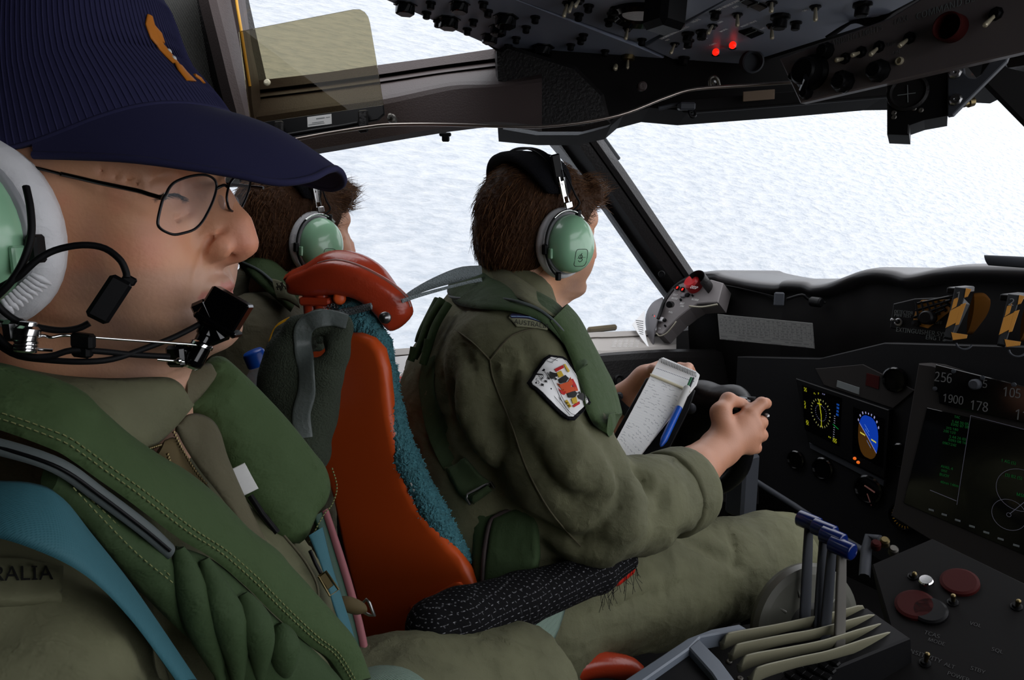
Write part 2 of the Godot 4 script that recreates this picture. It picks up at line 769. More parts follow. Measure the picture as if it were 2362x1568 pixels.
func materials() -> void:
	var grain := ntex(noise(0.06, 3, 5), 256, null, 6.0)
	var cn := noise(0.010, 3, 8)
	cn.fractal_type = FastNoiseLite.FRACTAL_RIDGED
	cn.domain_warp_enabled = true
	cn.domain_warp_amplitude = 40.0
	cn.domain_warp_frequency = 0.008
	var crumple := ntex(cn, 512, null, 9.0)
	var fleece := ntex(noise(0.05, 4, 9), 256, null, 18.0)
	var weave := weave_tex(64, 4, false)
	var twill := weave_tex(64, 8, true)
	var blot := ntex(noise(0.01, 4, 3), 256, [[0.0, 1.0], [Color(0.78, 0.78, 0.78), Color(1, 1, 1)]])
	var blot2 := ntex(noise(0.03, 4, 4), 256, [[0.0, 1.0], [Color(0.7, 0.7, 0.7), Color(1, 1, 1)]])
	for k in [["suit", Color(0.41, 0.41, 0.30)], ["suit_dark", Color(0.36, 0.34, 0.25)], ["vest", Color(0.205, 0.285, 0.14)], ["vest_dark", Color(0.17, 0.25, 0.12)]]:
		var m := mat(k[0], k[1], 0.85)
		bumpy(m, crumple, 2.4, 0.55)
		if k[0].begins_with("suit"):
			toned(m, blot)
	bumpy(mat("strap_teal", Color(0.16, 0.36, 0.40), 0.75), twill, 90.0, 0.25)
	bumpy(mat("strap_green", Color(0.22, 0.29, 0.17), 0.8), twill, 60.0, 0.7)
	bumpy(mat("strap_grey", Color(0.50, 0.54, 0.55), 0.7), weave, 26.0, 1.6)
	bumpy(mat("strap_sage", Color(0.42, 0.5, 0.45), 0.7), twill, 50.0, 0.8)
	mat("red_shell", Color(0.90, 0.36, 0.13), 0.42)
	bumpy(mat("red_leather", Color(0.70, 0.24, 0.13), 0.26), grain, 14.0, 0.12)
	mat("red_plain", Color(0.7, 0.12, 0.06), 0.4)
	bumpy(toned(mat("sheepskin", Color(0.36, 0.62, 0.66), 1.0), blot2), fleece, 14.0, 1.2)
	mat("black_panel", Color(0.085, 0.085, 0.09), 0.5)
	bumpy(mat("black_trim", Color(0.095, 0.09, 0.09), 0.42), grain, 8.0, 0.25)
	mat("black_shell", Color(0.055, 0.05, 0.05), 0.75)
	bumpy(mat("brown_grey", Color(0.27, 0.235, 0.23), 0.5), grain, 14.0, 0.25)
	mat("black_plastic", Color(0.045, 0.045, 0.05), 0.4)
	mat("black_gloss", Color(0.02, 0.02, 0.022), 0.12)
	mat("rubber", Color(0.055, 0.055, 0.06), 0.55)
	bumpy(mat("black_cloth", Color(0.07, 0.07, 0.085), 0.95), fleece, 30.0, 0.7)
	bumpy(mat("quilt", Color(0.22, 0.22, 0.21), 0.8), twill, 30.0, 0.8)
	mat("grey_frame", Color(0.36, 0.35, 0.36), 0.5)
	mat("grey_paint", Color(0.4, 0.43, 0.47), 0.5)
	mat("grey_dark", Color(0.22, 0.23, 0.25), 0.5)
	mat("sill_grey", Color(0.62, 0.6, 0.58), 0.55)
	mat("chrome", Color(0.9, 0.9, 0.9), 0.12, 1.0)
	mat("steel", Color(0.55, 0.55, 0.55), 0.35, 1.0)
	mat("dull_steel", Color(0.4, 0.39, 0.37), 0.5, 1.0)
	mat("brass", Color(0.45, 0.4, 0.28), 0.4, 1.0)
	mat("cup_green", Color(0.56, 0.76, 0.61), 0.13).clearcoat_enabled = true
	bumpy(mat("cushion_grey", Color(0.84, 0.84, 0.85), 0.6), crumple, 10.0, 0.5)
	mat("white_print", Color(0.75, 0.75, 0.74), 0.7)
	mat("dim_print", Color(0.4, 0.42, 0.42), 0.7)
	mat("black_print", Color(0.03, 0.03, 0.03), 0.7)
	mat("white_paper", Color(0.93, 0.93, 0.93), 0.8)
	mat("cream", Color(0.8, 0.77, 0.66), 0.55)
	mat("ivory", Color(0.46, 0.45, 0.37), 0.5)
	mat("gold_thread", Color(0.72, 0.42, 0.07), 0.6)
	mat("wire_dark", Color(0.16, 0.16, 0.17), 0.3, 0.8)
	mat("zip_grey", Color(0.3, 0.33, 0.33), 0.7)
	mat("red_dark", Color(0.2, 0.03, 0.025), 0.7)
	mat("red_lamp", Color(0.62, 0.1, 0.12), 0.35)
	mat("pipe_steel", Color(0.62, 0.58, 0.55), 0.3, 0.9)
	mat("tape_tan", Color(0.42, 0.35, 0.28), 0.8)
	mat("cream_dull", Color(0.5, 0.48, 0.42), 0.6)
	mat("grey_console", Color(0.36, 0.34, 0.34), 0.55)
	mat("panel_grey", Color(0.16, 0.15, 0.145), 0.6)
	mat("chalk", Color(0.36, 0.36, 0.36), 0.9)
	mat("ochre", Color(0.2, 0.115, 0.02), 1.0)
	mat("yellow_dull", Color(0.62, 0.41, 0.05), 0.55)
	mat("stripe_black", Color(0.12, 0.125, 0.13), 0.5)
	mat("dull_grey", Color(0.33, 0.32, 0.3), 0.5)
	mat("wheel_grey", Color(0.34, 0.34, 0.31), 0.4)
	mat("wheel_dark", Color(0.19, 0.19, 0.175), 0.5)
	mat("glare", Color(0.12, 0.115, 0.12), 0.38)
	mat("overhead_paint", Color(0.55, 0.58, 0.65), 0.4)
	mat("rim_grey", Color(0.55, 0.56, 0.57), 0.4)
	mat("tab_olive", Color(0.50, 0.50, 0.40), 0.85)
	mat("dark_print", Color(0.2, 0.2, 0.2), 0.8)
	mat("lash", Color(0.07, 0.045, 0.03), 0.8)
	mat("light_panel_paint", Color(0.36, 0.33, 0.33), 0.5)
	mat("toggle_metal", Color(0.72, 0.68, 0.58), 0.35, 0.4)
	mat("pale_blue", Color(0.5, 0.6, 0.75), 0.8)
	mat("red_print", Color(0.75, 0.05, 0.06), 0.7)
	mat("yellow_print", Color(0.8, 0.66, 0.15), 0.7)
	mat("orange_print", Color(0.82, 0.3, 0.08), 0.7)
	mat("piping_pale", Color(0.62, 0.4, 0.36), 0.25)
	var kn := Image.create(64, 64, false, Image.FORMAT_RGB8)
	kn.fill(Color(0.05, 0.05, 0.055))
	for r in 4:
		for q in 4:
			kn.fill_rect(Rect2i(q * 16 + (r % 2) * 8, r * 16 + 6, 5, 2), Color(0.6, 0.6, 0.62))
	var kt := ImageTexture.create_from_image(kn)
	var km := bumpy(mat("knit", Color(1, 1, 1), 0.85), weave, 36.0, 0.2)
	km.albedo_texture = kt
	mat("yellow", Color(0.8, 0.58, 0.06), 0.5)
	mat("blue_plastic", Color(0.02, 0.3, 0.7), 0.35)
	mat("knob_blue", Color(0.02, 0.10, 0.32), 0.2)
	mat("green_plastic", Color(0.03, 0.38, 0.22), 0.4)
	mat("thread", Color(0.42, 0.44, 0.27), 0.9)
	mat("pink_trim", Color(0.55, 0.33, 0.35), 0.8)
	mat("dark_green", Color(0.05, 0.22, 0.15), 0.6)
	mat("olive_brown", Color(0.3, 0.25, 0.13), 0.85)
	bumpy(mat("navy", Color(0.085, 0.085, 0.235), 0.92), twill, 22.0, 0.0)
	bumpy(mat("glove_leather", Color(0.3, 0.33, 0.32), 0.5), crumple, 16.0, 0.5)
	bumpy(mat("glove_knit", Color(0.17, 0.2, 0.15), 0.95), fleece, 26.0, 0.6)
	for k in ["black_panel", "black_trim", "black_shell", "black_plastic", "rubber", "quilt", "brown_grey", "black_cloth", "stripe_black", "panel_grey", "knit", "red_dark", "ochre", "grey_dark"]:
		if M.has(k):
			M[k].metallic_specular = 0.25
	M.ochre.metallic_specular = 0.08
	var sk := mat("skin", Color.WHITE, 0.5)
	sk.vertex_color_use_as_albedo = true
	bumpy(sk, ntex(noise(0.08, 3, 12), 256, null, 5.0), 14.0, 0.10)
	var hr := mat("hair_brown", Color(0.23, 0.15, 0.095), 0.6)
	bumpy(hr, ntex(noise(0.03, 3, 21), 256, null, 12.0), 12.0, 0.9)
	hr.metallic_specular = 0.2
	var hs := mat("hair_strand", Color.WHITE, 0.5)
	hs.metallic_specular = 0.25
	hs.vertex_color_use_as_albedo = true
	mat("fluff", Color(0.36, 0.63, 0.68), 1.0)
	var gl := mat("window_glass", Color(0.9, 0.95, 1.0, 0.03), 0.02)
	gl.transparency = BaseMaterial3D.TRANSPARENCY_ALPHA
	gl.metallic_specular = 0.3
	var ln := mat("lens", Color(0.9, 0.92, 0.95, 0.06), 0.02)
	ln.transparency = BaseMaterial3D.TRANSPARENCY_ALPHA
	ln.metallic_specular = 0.14
	var tn := mat("tinted_plastic", Color(0.62, 0.585, 0.47, 0.0), 0.0)
	tn.refraction_enabled = true
	tn.refraction_scale = 0.02
	var bt := mat("bottle_plastic", Color(0.75, 0.8, 0.85, 0.2), 0.1)
	bt.transparency = BaseMaterial3D.TRANSPARENCY_ALPHA
	for k in [["red_glow", Color(1, 0.12, 0.05), 1.1], ["amber_glow", Color(1, 0.45, 0.1), 0.7], ["green_glow", Color(0.1, 0.8, 0.35), 0.06], ["yellow_glow", Color(0.85, 0.85, 0.2), 0.45], ["white_glow", Color(0.75, 0.75, 0.85), 0.07], ["cyan_glow", Color(0.2, 0.5, 0.9), 0.5], ["sky_glow", Color(0.09, 0.27, 0.7), 0.75], ["earth_glow", Color(0.3, 0.18, 0.05), 0.6]]:
		var m := mat(k[0], Color(k[1].r * 0.2, k[1].g * 0.2, k[1].b * 0.2), 0.4)
		m.emission_enabled = true
		m.emission = k[1]
		m.emission_energy_multiplier = k[2]
	# the sea
	var sea := mat("sea", Color(1, 1, 1), 0.3)
	sea.albedo_texture = ntex(noise(0.02, 5, 31), 1024, [[0.0, 0.35, 0.6, 1.0], [Color(0.47, 0.505, 0.54), Color(0.525, 0.55, 0.575), Color(0.56, 0.58, 0.60), Color(0.60, 0.613, 0.625)]])
	sea.metallic_specular = 0.75
	sea.normal_enabled = true
	sea.normal_texture = ntex(noise(0.02, 5, 31), 1024, null, 14.0)
	sea.normal_scale = 0.55

# ---------------------------------------------------------------- the sea below the banked aircraft
func sea() -> void:
	var bank := deg_to_rad(38.0)
	var up := (Vector3.UP * cos(bank) + RT * sin(bank)).normalized()
	var o := EYE - up * 180.0
	var side := FW
	var back := side.cross(up).normalized()
	var mb := Mb.new()
	mb.mapped = true
	var s := 24000.0
	var rep := 24000.0 / 330.0
	var i := mb.vert(o - side * s - back * s, Vector2(-rep, -rep * 2.4))
	mb.vert(o - side * s + back * s, Vector2(-rep, rep * 2.4))
	mb.vert(o + side * s + back * s, Vector2(rep, rep * 2.4))
	mb.vert(o + side * s - back * s, Vector2(rep, -rep * 2.4))
	var n := (mb.v[1] - mb.v[0]).cross(mb.v[2] - mb.v[0])
	if n.dot(up) > 0:
		mb.quad(i, i + 1, i + 2, i + 3)
	else:
		mb.quad(i, i + 3, i + 2, i + 1)
	struct("sea", mb, M.sea, "pale rippled sea filling every cockpit window")

func px_loft(st: Array, closed := true, n := 0) -> Mb:
	# stations of [x, y, depth] corners, joined in order
	var rows := []
	for s in st:
		rows.append(path(s))
	if n > 0:
		var fine := []
		for i in n + 1:
			fine.append(PackedVector3Array())
		for k in rows[0].size():
			var line := PackedVector3Array()
			for r in rows:
				line.append(r[k])
			var c := curve(line, n)
			for i in n + 1:
				fine[i].append(c[i])
		rows = fine
	var mb := Mb.new()
	# hard edges along the run: each strip its own
	var m: int = rows[0].size()
	for k in (m if closed else m - 1):
		var a := []
		for r in rows:
			a.append(PackedVector3Array([r[k], r[(k + 1) % m]]))
		mb.loft(a, false, false)
	if closed:
		mb.poly(rows[0], true)
		mb.poly(rows[-1], false)
	return mb

func a_box(f0: float, f1: float, r0: float, r1: float, u0: float, u1: float, bev := 0.0) -> Mb:
	var mb := Mb.new()
	mb.box(Transform3D(Basis(FW, Vector3.UP, RT), A((f0 + f1) / 2, (r0 + r1) / 2, (u0 + u1) / 2)), Vector3(f1 - f0, u1 - u0, r1 - r0), bev)
	return mb

# sheet facing the eye side through three sight points
func plane3(a: Array, b: Array, c: Array) -> Transform3D:
	var p := P(a[0], a[1], a[2])
	var n := (P(b[0], b[1], b[2]) - p).cross(P(c[0], c[1], c[2]) - p).normalized()
	if n.dot(EYE - p) < 0:
		n = -n
	return look(p, n)

# flat plate with a chamfered rim; px outline on the face of t, th half its thickness
func sheet(t: Transform3D, px: Array, th: float, rd := 0.002, _step := 0.03) -> Mb:
	var mb := Mb.new()
	var pol := px_on(t, px)
	if Geometry2D.is_polygon_clockwise(pol):
		pol.reverse()
	var n := pol.size()
	var ch := minf(rd, th) * 0.7
	var ins := PackedVector2Array()
	for k in n:
		var a := (pol[k] - pol[(k - 1 + n) % n]).normalized()
		var b := (pol[(k + 1) % n] - pol[k]).normalized()
		var na := Vector2(-a.y, a.x)
		var nb := Vector2(-b.y, b.x)
		ins.append(pol[k] + (na + nb) / maxf(0.35, 1.0 + na.dot(nb)) * ch)
	var tr := Geometry2D.triangulate_polygon(ins)
	var lv := [[ins, 0.0], [pol, -ch], [pol, ch - 2.0 * th], [ins, -2.0 * th]]
	for side in 2:
		var b0 := mb.v.size()
		for q in ins:
			mb.vert(t * Vector3(q.x, q.y, 0.0 if side == 0 else -2.0 * th))
		for k in range(0, tr.size(), 3):
			var flip := (ins[tr[k + 1]] - ins[tr[k]]).cross(ins[tr[k + 2]] - ins[tr[k]]) < 0
			if flip == (side == 0):
				mb.tri(b0 + tr[k], b0 + tr[k + 2], b0 + tr[k + 1])
			else:
				mb.tri(b0 + tr[k], b0 + tr[k + 1], b0 + tr[k + 2])
	for r in 3:
		for k in n:
			var k2 := (k + 1) % n
			var u: PackedVector2Array = lv[r][0]
			var w: PackedVector2Array = lv[r + 1][0]
			var b0 := mb.vert(t * Vector3(u[k].x, u[k].y, lv[r][1]))
			mb.vert(t * Vector3(w[k].x, w[k].y, lv[r + 1][1]))
			mb.vert(t * Vector3(w[k2].x, w[k2].y, lv[r + 1][1]))
			mb.vert(t * Vector3(u[k2].x, u[k2].y, lv[r][1]))
			mb.quad(b0, b0 + 1, b0 + 2, b0 + 3)
	return mb

func shell() -> void:
	struct("floor", a_box(-1.3, 2.2, -1.85, 0.9, -1.32, -1.25), M.black_shell)
	struct("wall_rear", a_box(-1.36, -1.3, -1.85, 0.9, -1.32, 0.6), M.black_shell)
	struct("wall_front", a_box(2.2, 2.26, -1.85, 0.9, -1.32, -0.42), M.black_shell)
	# left side below the window sill and behind the window
	struct("wall_left", a_box(-1.3, 2.2, -1.9, -1.84, -1.32, -0.42), M.black_shell)
	struct("wall_left", a_box(-1.3, 0.3, -1.9, -1.84, -0.42, 0.6), M.quilt)
	struct("unseen_wall_right", a_box(-1.3, 2.2, 0.9, 0.96, -1.32, -0.4), M.black_shell)
	struct("unseen_wall_right", a_box(-1.3, 0.2, 0.9, 0.96, -0.4, 0.6), M.black_shell)  # out of view; its length sets how much side light reaches the crew
	struct("ceiling", a_box(-1.3, 0.12, -1.85, 0.95, 0.5, 0.56), M.black_shell)
	struct("ceiling", a_box(0.12, 1.3, -1.02, 0.3, 0.5, 0.56), M.black_shell)
	struct("trim_5", a_box(-0.3, 1.8, 0.86, 0.92, 0.24, 0.34, 0.01), M.black_trim)
	struct("trim_6", a_box(1.2, 1.28, -0.55, 0.9, 0.22, 0.34, 0.01), M.black_trim)
	# roof beam between the eyebrow window and the side window
	var st := []
	for s in [[540, 192, 222, 268, 290, 390, 1.5], [592, 186, 215, 262, 284, 378, 1.47], [740, 169, 197, 241, 262, 354, 1.4], [880, 149, 178, 222, 242, 330, 1.34], [1000, 133, 160, 197, 216, 310, 1.3], [1060, 124, 152, 188, 205, 301, 1.28], [1148, 111, 141, 186, 200, 293, 1.26], [1250, 96, 128, 172, 190, 303, 1.25]]:
		var d: float = s[6]
		st.append([[s[0], s[5] - 30, d + 0.4], [s[0], s[1], d + 0.4], [s[0], s[1], d + 0.15], [s[0] - 1, s[2] - 7, d + 0.13], [s[0] - 1, s[2] - 3, d + 0.16], [s[0] - 1, s[2] + 10, d + 0.10], [s[0] - 2, s[2] + 13, d + 0.11], [s[0], s[3], d + 0.02], [s[0], s[3] + 8, d + 0.004], [s[0], s[4], d], [s[0], s[5] - 12, d], [s[0], s[5], d + 0.02]])
	struct("trim_1", px_loft(st, true, 28), M.brown_grey, "dark moulded beam between the upper window and the side window")
	# window frame left of the eyebrow window, with the black upright behind it
	st = []
	for s in [[-40, 492, 522, 540, 553, 562], [0, 500, 530, 546, 557, 566], [100, 525, 550, 563, 573, 580], [183, 545, 566, 577, 588, 597], [240, 560, 572, 582, 592, 603], [300, 575, 583, 592, 605, 620]]:
		st.append([[s[5], s[0], 1.75], [s[1], s[0], 1.75], [s[1] - 40, s[0] + 10, 1.4], [s[1] - 18, s[0] + 5, 1.36], [s[1], s[0], 1.37], [s[2], s[0], 1.42], [s[2] + 3, s[0], 1.46], [s[3], s[0], 1.46], [s[4], s[0], 1.5], [s[5], s[0], 1.55]])
	struct("trim_2", px_loft(st, true, 16), M.brown_grey, "grey window post left of the tinted sun visor")
	var mb := Mb.new()
	mb.tube(path([[541, -30, 1.42], [548, 20, 1.41], [556, 67, 1.40], [577, 200, 1.40]]), 0.003, 6)
	tag(obj("seal_strip", mb, M.yellow), "thin yellow seal strip running down the grey post beside the sun visor", "seal strip")
	# quilted blanket hanging beside the post
	mb = sheet(plane3([430, 0, 1.5], [515, 270, 1.5], [300, 100, 1.3]), [[340, -60], [450, -60], [470, 60], [492, 180], [520, 270], [560, 420], [330, 420]], 0.02, 0.012)
	tag(obj("blanket", mb, M.quilt), "dark quilted blanket hanging behind the navy cap", "blanket")
	mb = sheet(plane3([430, 0, 1.6], [515, 270, 1.6], [600, 100, 1.56]), [[380, -80], [505, -80], [545, 100], [590, 300], [600, 420], [380, 420]], 0.05, 0.01, 0.06)
	struct("wall_left", mb, M.black_trim)
	# header over the front panes
	var t := plane3([1148, 200, 1.33], [2050, 217, 1.33], [1600, 100, 1.33])
	mb = sheet(t, [[1146, 112], [1300, 60], [1800, -40], [2362, -60], [2362, 200], [2265, 195], [2180, 215], [2050, 217], [1845, 235], [1590, 254], [1500, 246], [1440, 262], [1410, 288], [1340, 303], [1243, 303], [1148, 294], [1146, 190]], 0.05, 0.008, 0.05)
	struct("trim_3", mb, M.black_shell, "black header above the windscreen")
	mb = sheet(plane3([1148, 200, 1.27], [1400, 217, 1.29], [1300, 100, 1.27]), [[1146, 114], [1170, 100], [1330, 150], [1395, 215], [1412, 285], [1345, 302], [1245, 302], [1165, 288], [1150, 188]], 0.03, 0.012, 0.05)
	struct("trim_3", mb, M.black_trim)
	mb = Mb.new()
	mb.band(path([[1590, 246, 1.28], [1700, 238, 1.28], [1850, 226, 1.27], [2060, 208, 1.26]]), PackedVector3Array([Vector3.UP * 0.012, Vector3.UP * 0.012, Vector3.UP * 0.012, Vector3.UP * 0.012]), PackedVector3Array([FW * 0.02, FW * 0.02, FW * 0.02, FW * 0.02]))
	struct("trim_3", mb, M.black_shell)
	# corner post between side window and windscreen
	st = []
	for s in [[280, 1222, 1245, 1300, 1326, 1362, 1.98], [297, 1235, 1256, 1310, 1337, 1374, 2.0], [391, 1315, 1334, 1374, 1404, 1441, 2.1], [487, 1391, 1406, 1440, 1471, 1506, 2.2], [625, 1486, 1501, 1535, 1567, 1599, 2.35], [700, 1542, 1556, 1590, 1618, 1650, 2.42]]:
		var d: float = s[6]
		st.append([[s[5] - 12, s[0], d + 0.14], [s[1] + 4, s[0], d + 0.14], [s[1], s[0], d + 0.04], [s[2], s[0], d + 0.01], [s[2] + 3, s[0], d + 0.03], [s[3], s[0], d], [s[4] - 2, s[0], d + 0.015], [s[4], s[0], d + 0.03], [s[4] + 3, s[0], d + 0.015], [(s[4] + s[5]) / 2.0, s[0], d + 0.02], [s[5], s[0], d + 0.06]])
	struct("trim_4", px_loft(st, true, 10), M.black_trim, "raked black corner post between side window and windscreen")
	mb = Mb.new()
	mb.lathe(lying(P(1526, 632, 2.335), EYE - P(1526, 632, 2.335)), [[0.012, 0.0], [0.012, 0.004], [0.009, 0.006], [0.008, 0.002], [0.0, 0.002]], 16)
	struct("trim_4", mb, M.black_plastic)
	mb = Mb.new()
	mb.box(Transform3D(look(P(1408, 341, 2.2), EYE - P(1408, 341, 2.2)).basis.rotated(Vector3(0, 0, 1), 0.66), P(1409, 341, 2.16)), Vector3(0.012, 0.09, 0.01), 0.003)
	struct("trim_4", mb, M.black_plastic)
	# right-hand raked post
	mb = sheet(plane3([2270, 190, 1.15], [2362, 290, 1.2], [2362, 100, 1.1]), [[2262, 192], [2380, 312], [2480, 420], [2520, 300], [2420, 60], [2290, 60]], 0.06, 0.01, 0.06)
	struct("trim_7", mb, M.black_shell, "black raked windscreen post at the right")
	# sill of the side window: light ledge, dark nose below
	st = []
	for s in [[560, 812, 840, 880, 1.72], [880, 806, 823, 868, 1.83], [1100, 790, 806, 850, 1.95], [1345, 768, 781, 815, 2.13], [1400, 765, 779, 815, 2.18], [1480, 762, 775, 808, 2.26], [1560, 760, 770, 800, 2.34]]:
		var d: float = s[4]
		st.append([[s[0], s[1] + 70, d + 0.15], [s[0], s[1], d + 0.1], [s[0], s[1], d + 0.04], [s[0], s[2] - 2, d + 0.02], [s[0], s[2], d + 0.03], [s[0], s[2] + 2, d + 0.02], [s[0], s[3] - 6, d - 0.06], [s[0], s[3] + 6, d - 0.07], [s[0], s[3] + 60, d - 0.04]])
	struct("trim_8", px_loft(st, true, 16), M.sill_grey, "pale grey window sill along the side window")
	st = []
	for s in [[1180, 850, 1.9], [1290, 828, 2.0], [1360, 817, 2.05], [1480, 808, 2.12], [1560, 805, 2.2], [1650, 806, 2.28], [1750, 812, 2.35]]:
		var d: float = s[2]
		st.append([[s[0], s[1] + 350, d + 0.15], [s[0], s[1] + 4, d + 0.12], [s[0], s[1], d + 0.04], [s[0], s[1] + 6, d + 0.005], [s[0], s[1] + 20, d], [s[0], s[1] + 350, d]])
	struct("trim_10", px_loft(st, true, 12), M.black_trim)  # dark ledge of the side console below the sill
	mb = Mb.new()
	mb.box(Transform3D(Basis(FW, Vector3.UP, RT), P(1389, 758, 2.3)), Vector3(0.12, 0.02, 0.02), 0.006)
	tag(obj("latch_block", mb, M.olive_brown), "small brown block lying on the side window sill", "block")
	# what shows past the nose of the man in the cap: pale frame pieces of the rear side window
	mb = Mb.new()
	mb.tube(path([[583, 385, 1.72], [578, 410, 1.72], [566, 445, 1.71], [548, 485, 1.7]], 8), 0.009, 10)
	struct("trim_9", mb, M.white_print)
	mb = sheet(plane3([580, 400, 1.75], [600, 470, 1.75], [620, 400, 1.72]), [[578, 395], [596, 398], [592, 460], [572, 490], [560, 470]], 0.015, 0.004, 0.02)
	struct("trim_9", mb, M.grey_paint)
	mb = Mb.new()
	mb.tube(path([[612, 410, 1.68], [610, 428, 1.68], [600, 440, 1.68]], 6), 0.006, 8)
	struct("trim_9", mb, M.dull_steel)
	# panes
	for w in [[plane3([880, 806, 1.9], [1480, 765, 2.33], [900, 310, 1.75]), [[560, 850], [560, 330], [900, 280], [1250, 270], [1560, 720], [1560, 790]]], [plane3([1595, 640, 2.6], [2362, 640, 1.78], [2000, 200, 1.42]), [[1360, 280], [1500, 220], [2060, 190], [2300, 150], [2400, 300], [2500, 680], [1560, 680]]], [plane3([592, 200, 1.63], [1148, 125, 1.42], [700, -20, 1.3]), [[550, -60], [900, -60], [1160, 100], [1150, 140], [600, 220], [580, 200]]]]:
		mb = Mb.new()
		var o := px_on(w[0], w[1])
		var pp := PackedVector3Array()
		for q in o:
			pp.append(w[0] * Vector3(q.x, q.y, 0))
		mb.poly(pp)
		struct("window", mb, M.window_glass)

# ---------------------------------------------------------------- heads. Own axes: x to the person's left, y up, z forward; the ears lie at y 0, z 0
const FACE := [[0.080, 0.066, 0.086, -0.095, 0.0], [0.055, 0.069, 0.094, -0.095, 0.0], [0.038, 0.069, 0.0955, -0.095, 0.0], [0.026, 0.0685, 0.0905, -0.095, 0.0], [0.010, 0.068, 0.0875, -0.09, 0.0], [-0.010, 0.0665, 0.0895, -0.075, 0.004], [-0.024, 0.0645, 0.093, -0.058, 0.008], [-0.040, 0.062, 0.0935, -0.04, 0.014], [-0.056, 0.057, 0.0925, -0.026, 0.020], [-0.066, 0.051, 0.0985, -0.010, 0.030], [-0.078, 0.043, 0.0975, 0.006, 0.040], [-0.087, 0.033, 0.090, 0.02, 0.048], [-0.098, 0.018, 0.076, 0.03, 0.053]]

func face_d(p: Vector3) -> float:
	var y := clampf(p.y, -0.0979, 0.0799)
	var k := 0
	while FACE[k + 1][0] > y:
		k += 1
	var a: Array = FACE[k]
	var b: Array = FACE[k + 1]
	var t: float = (a[0] - y) / (a[0] - b[0])
	t = t * t * (3.0 - 2.0 * t) * 0.4 + t * 0.6
	var w := lerpf(a[1], b[1], t)
	var zf := lerpf(a[2], b[2], t)
	var zb := lerpf(a[3], b[3], t)
	var cz := lerpf(a[4], b[4], t)
	var l := zf - cz if p.z > cz else cz - zb
	var n := 2.25 if p.z > cz else 2.0
	var s := pow(pow(absf(p.x) / w, n) + pow(absf(p.z - cz) / l, n), 1.0 / n)
	var d := (s - 1.0) * minf(w, l) * 0.9
	var over := maxf(p.y - 0.08, -0.098 - p.y)
	return d if over < 0 else maxf(d, over)

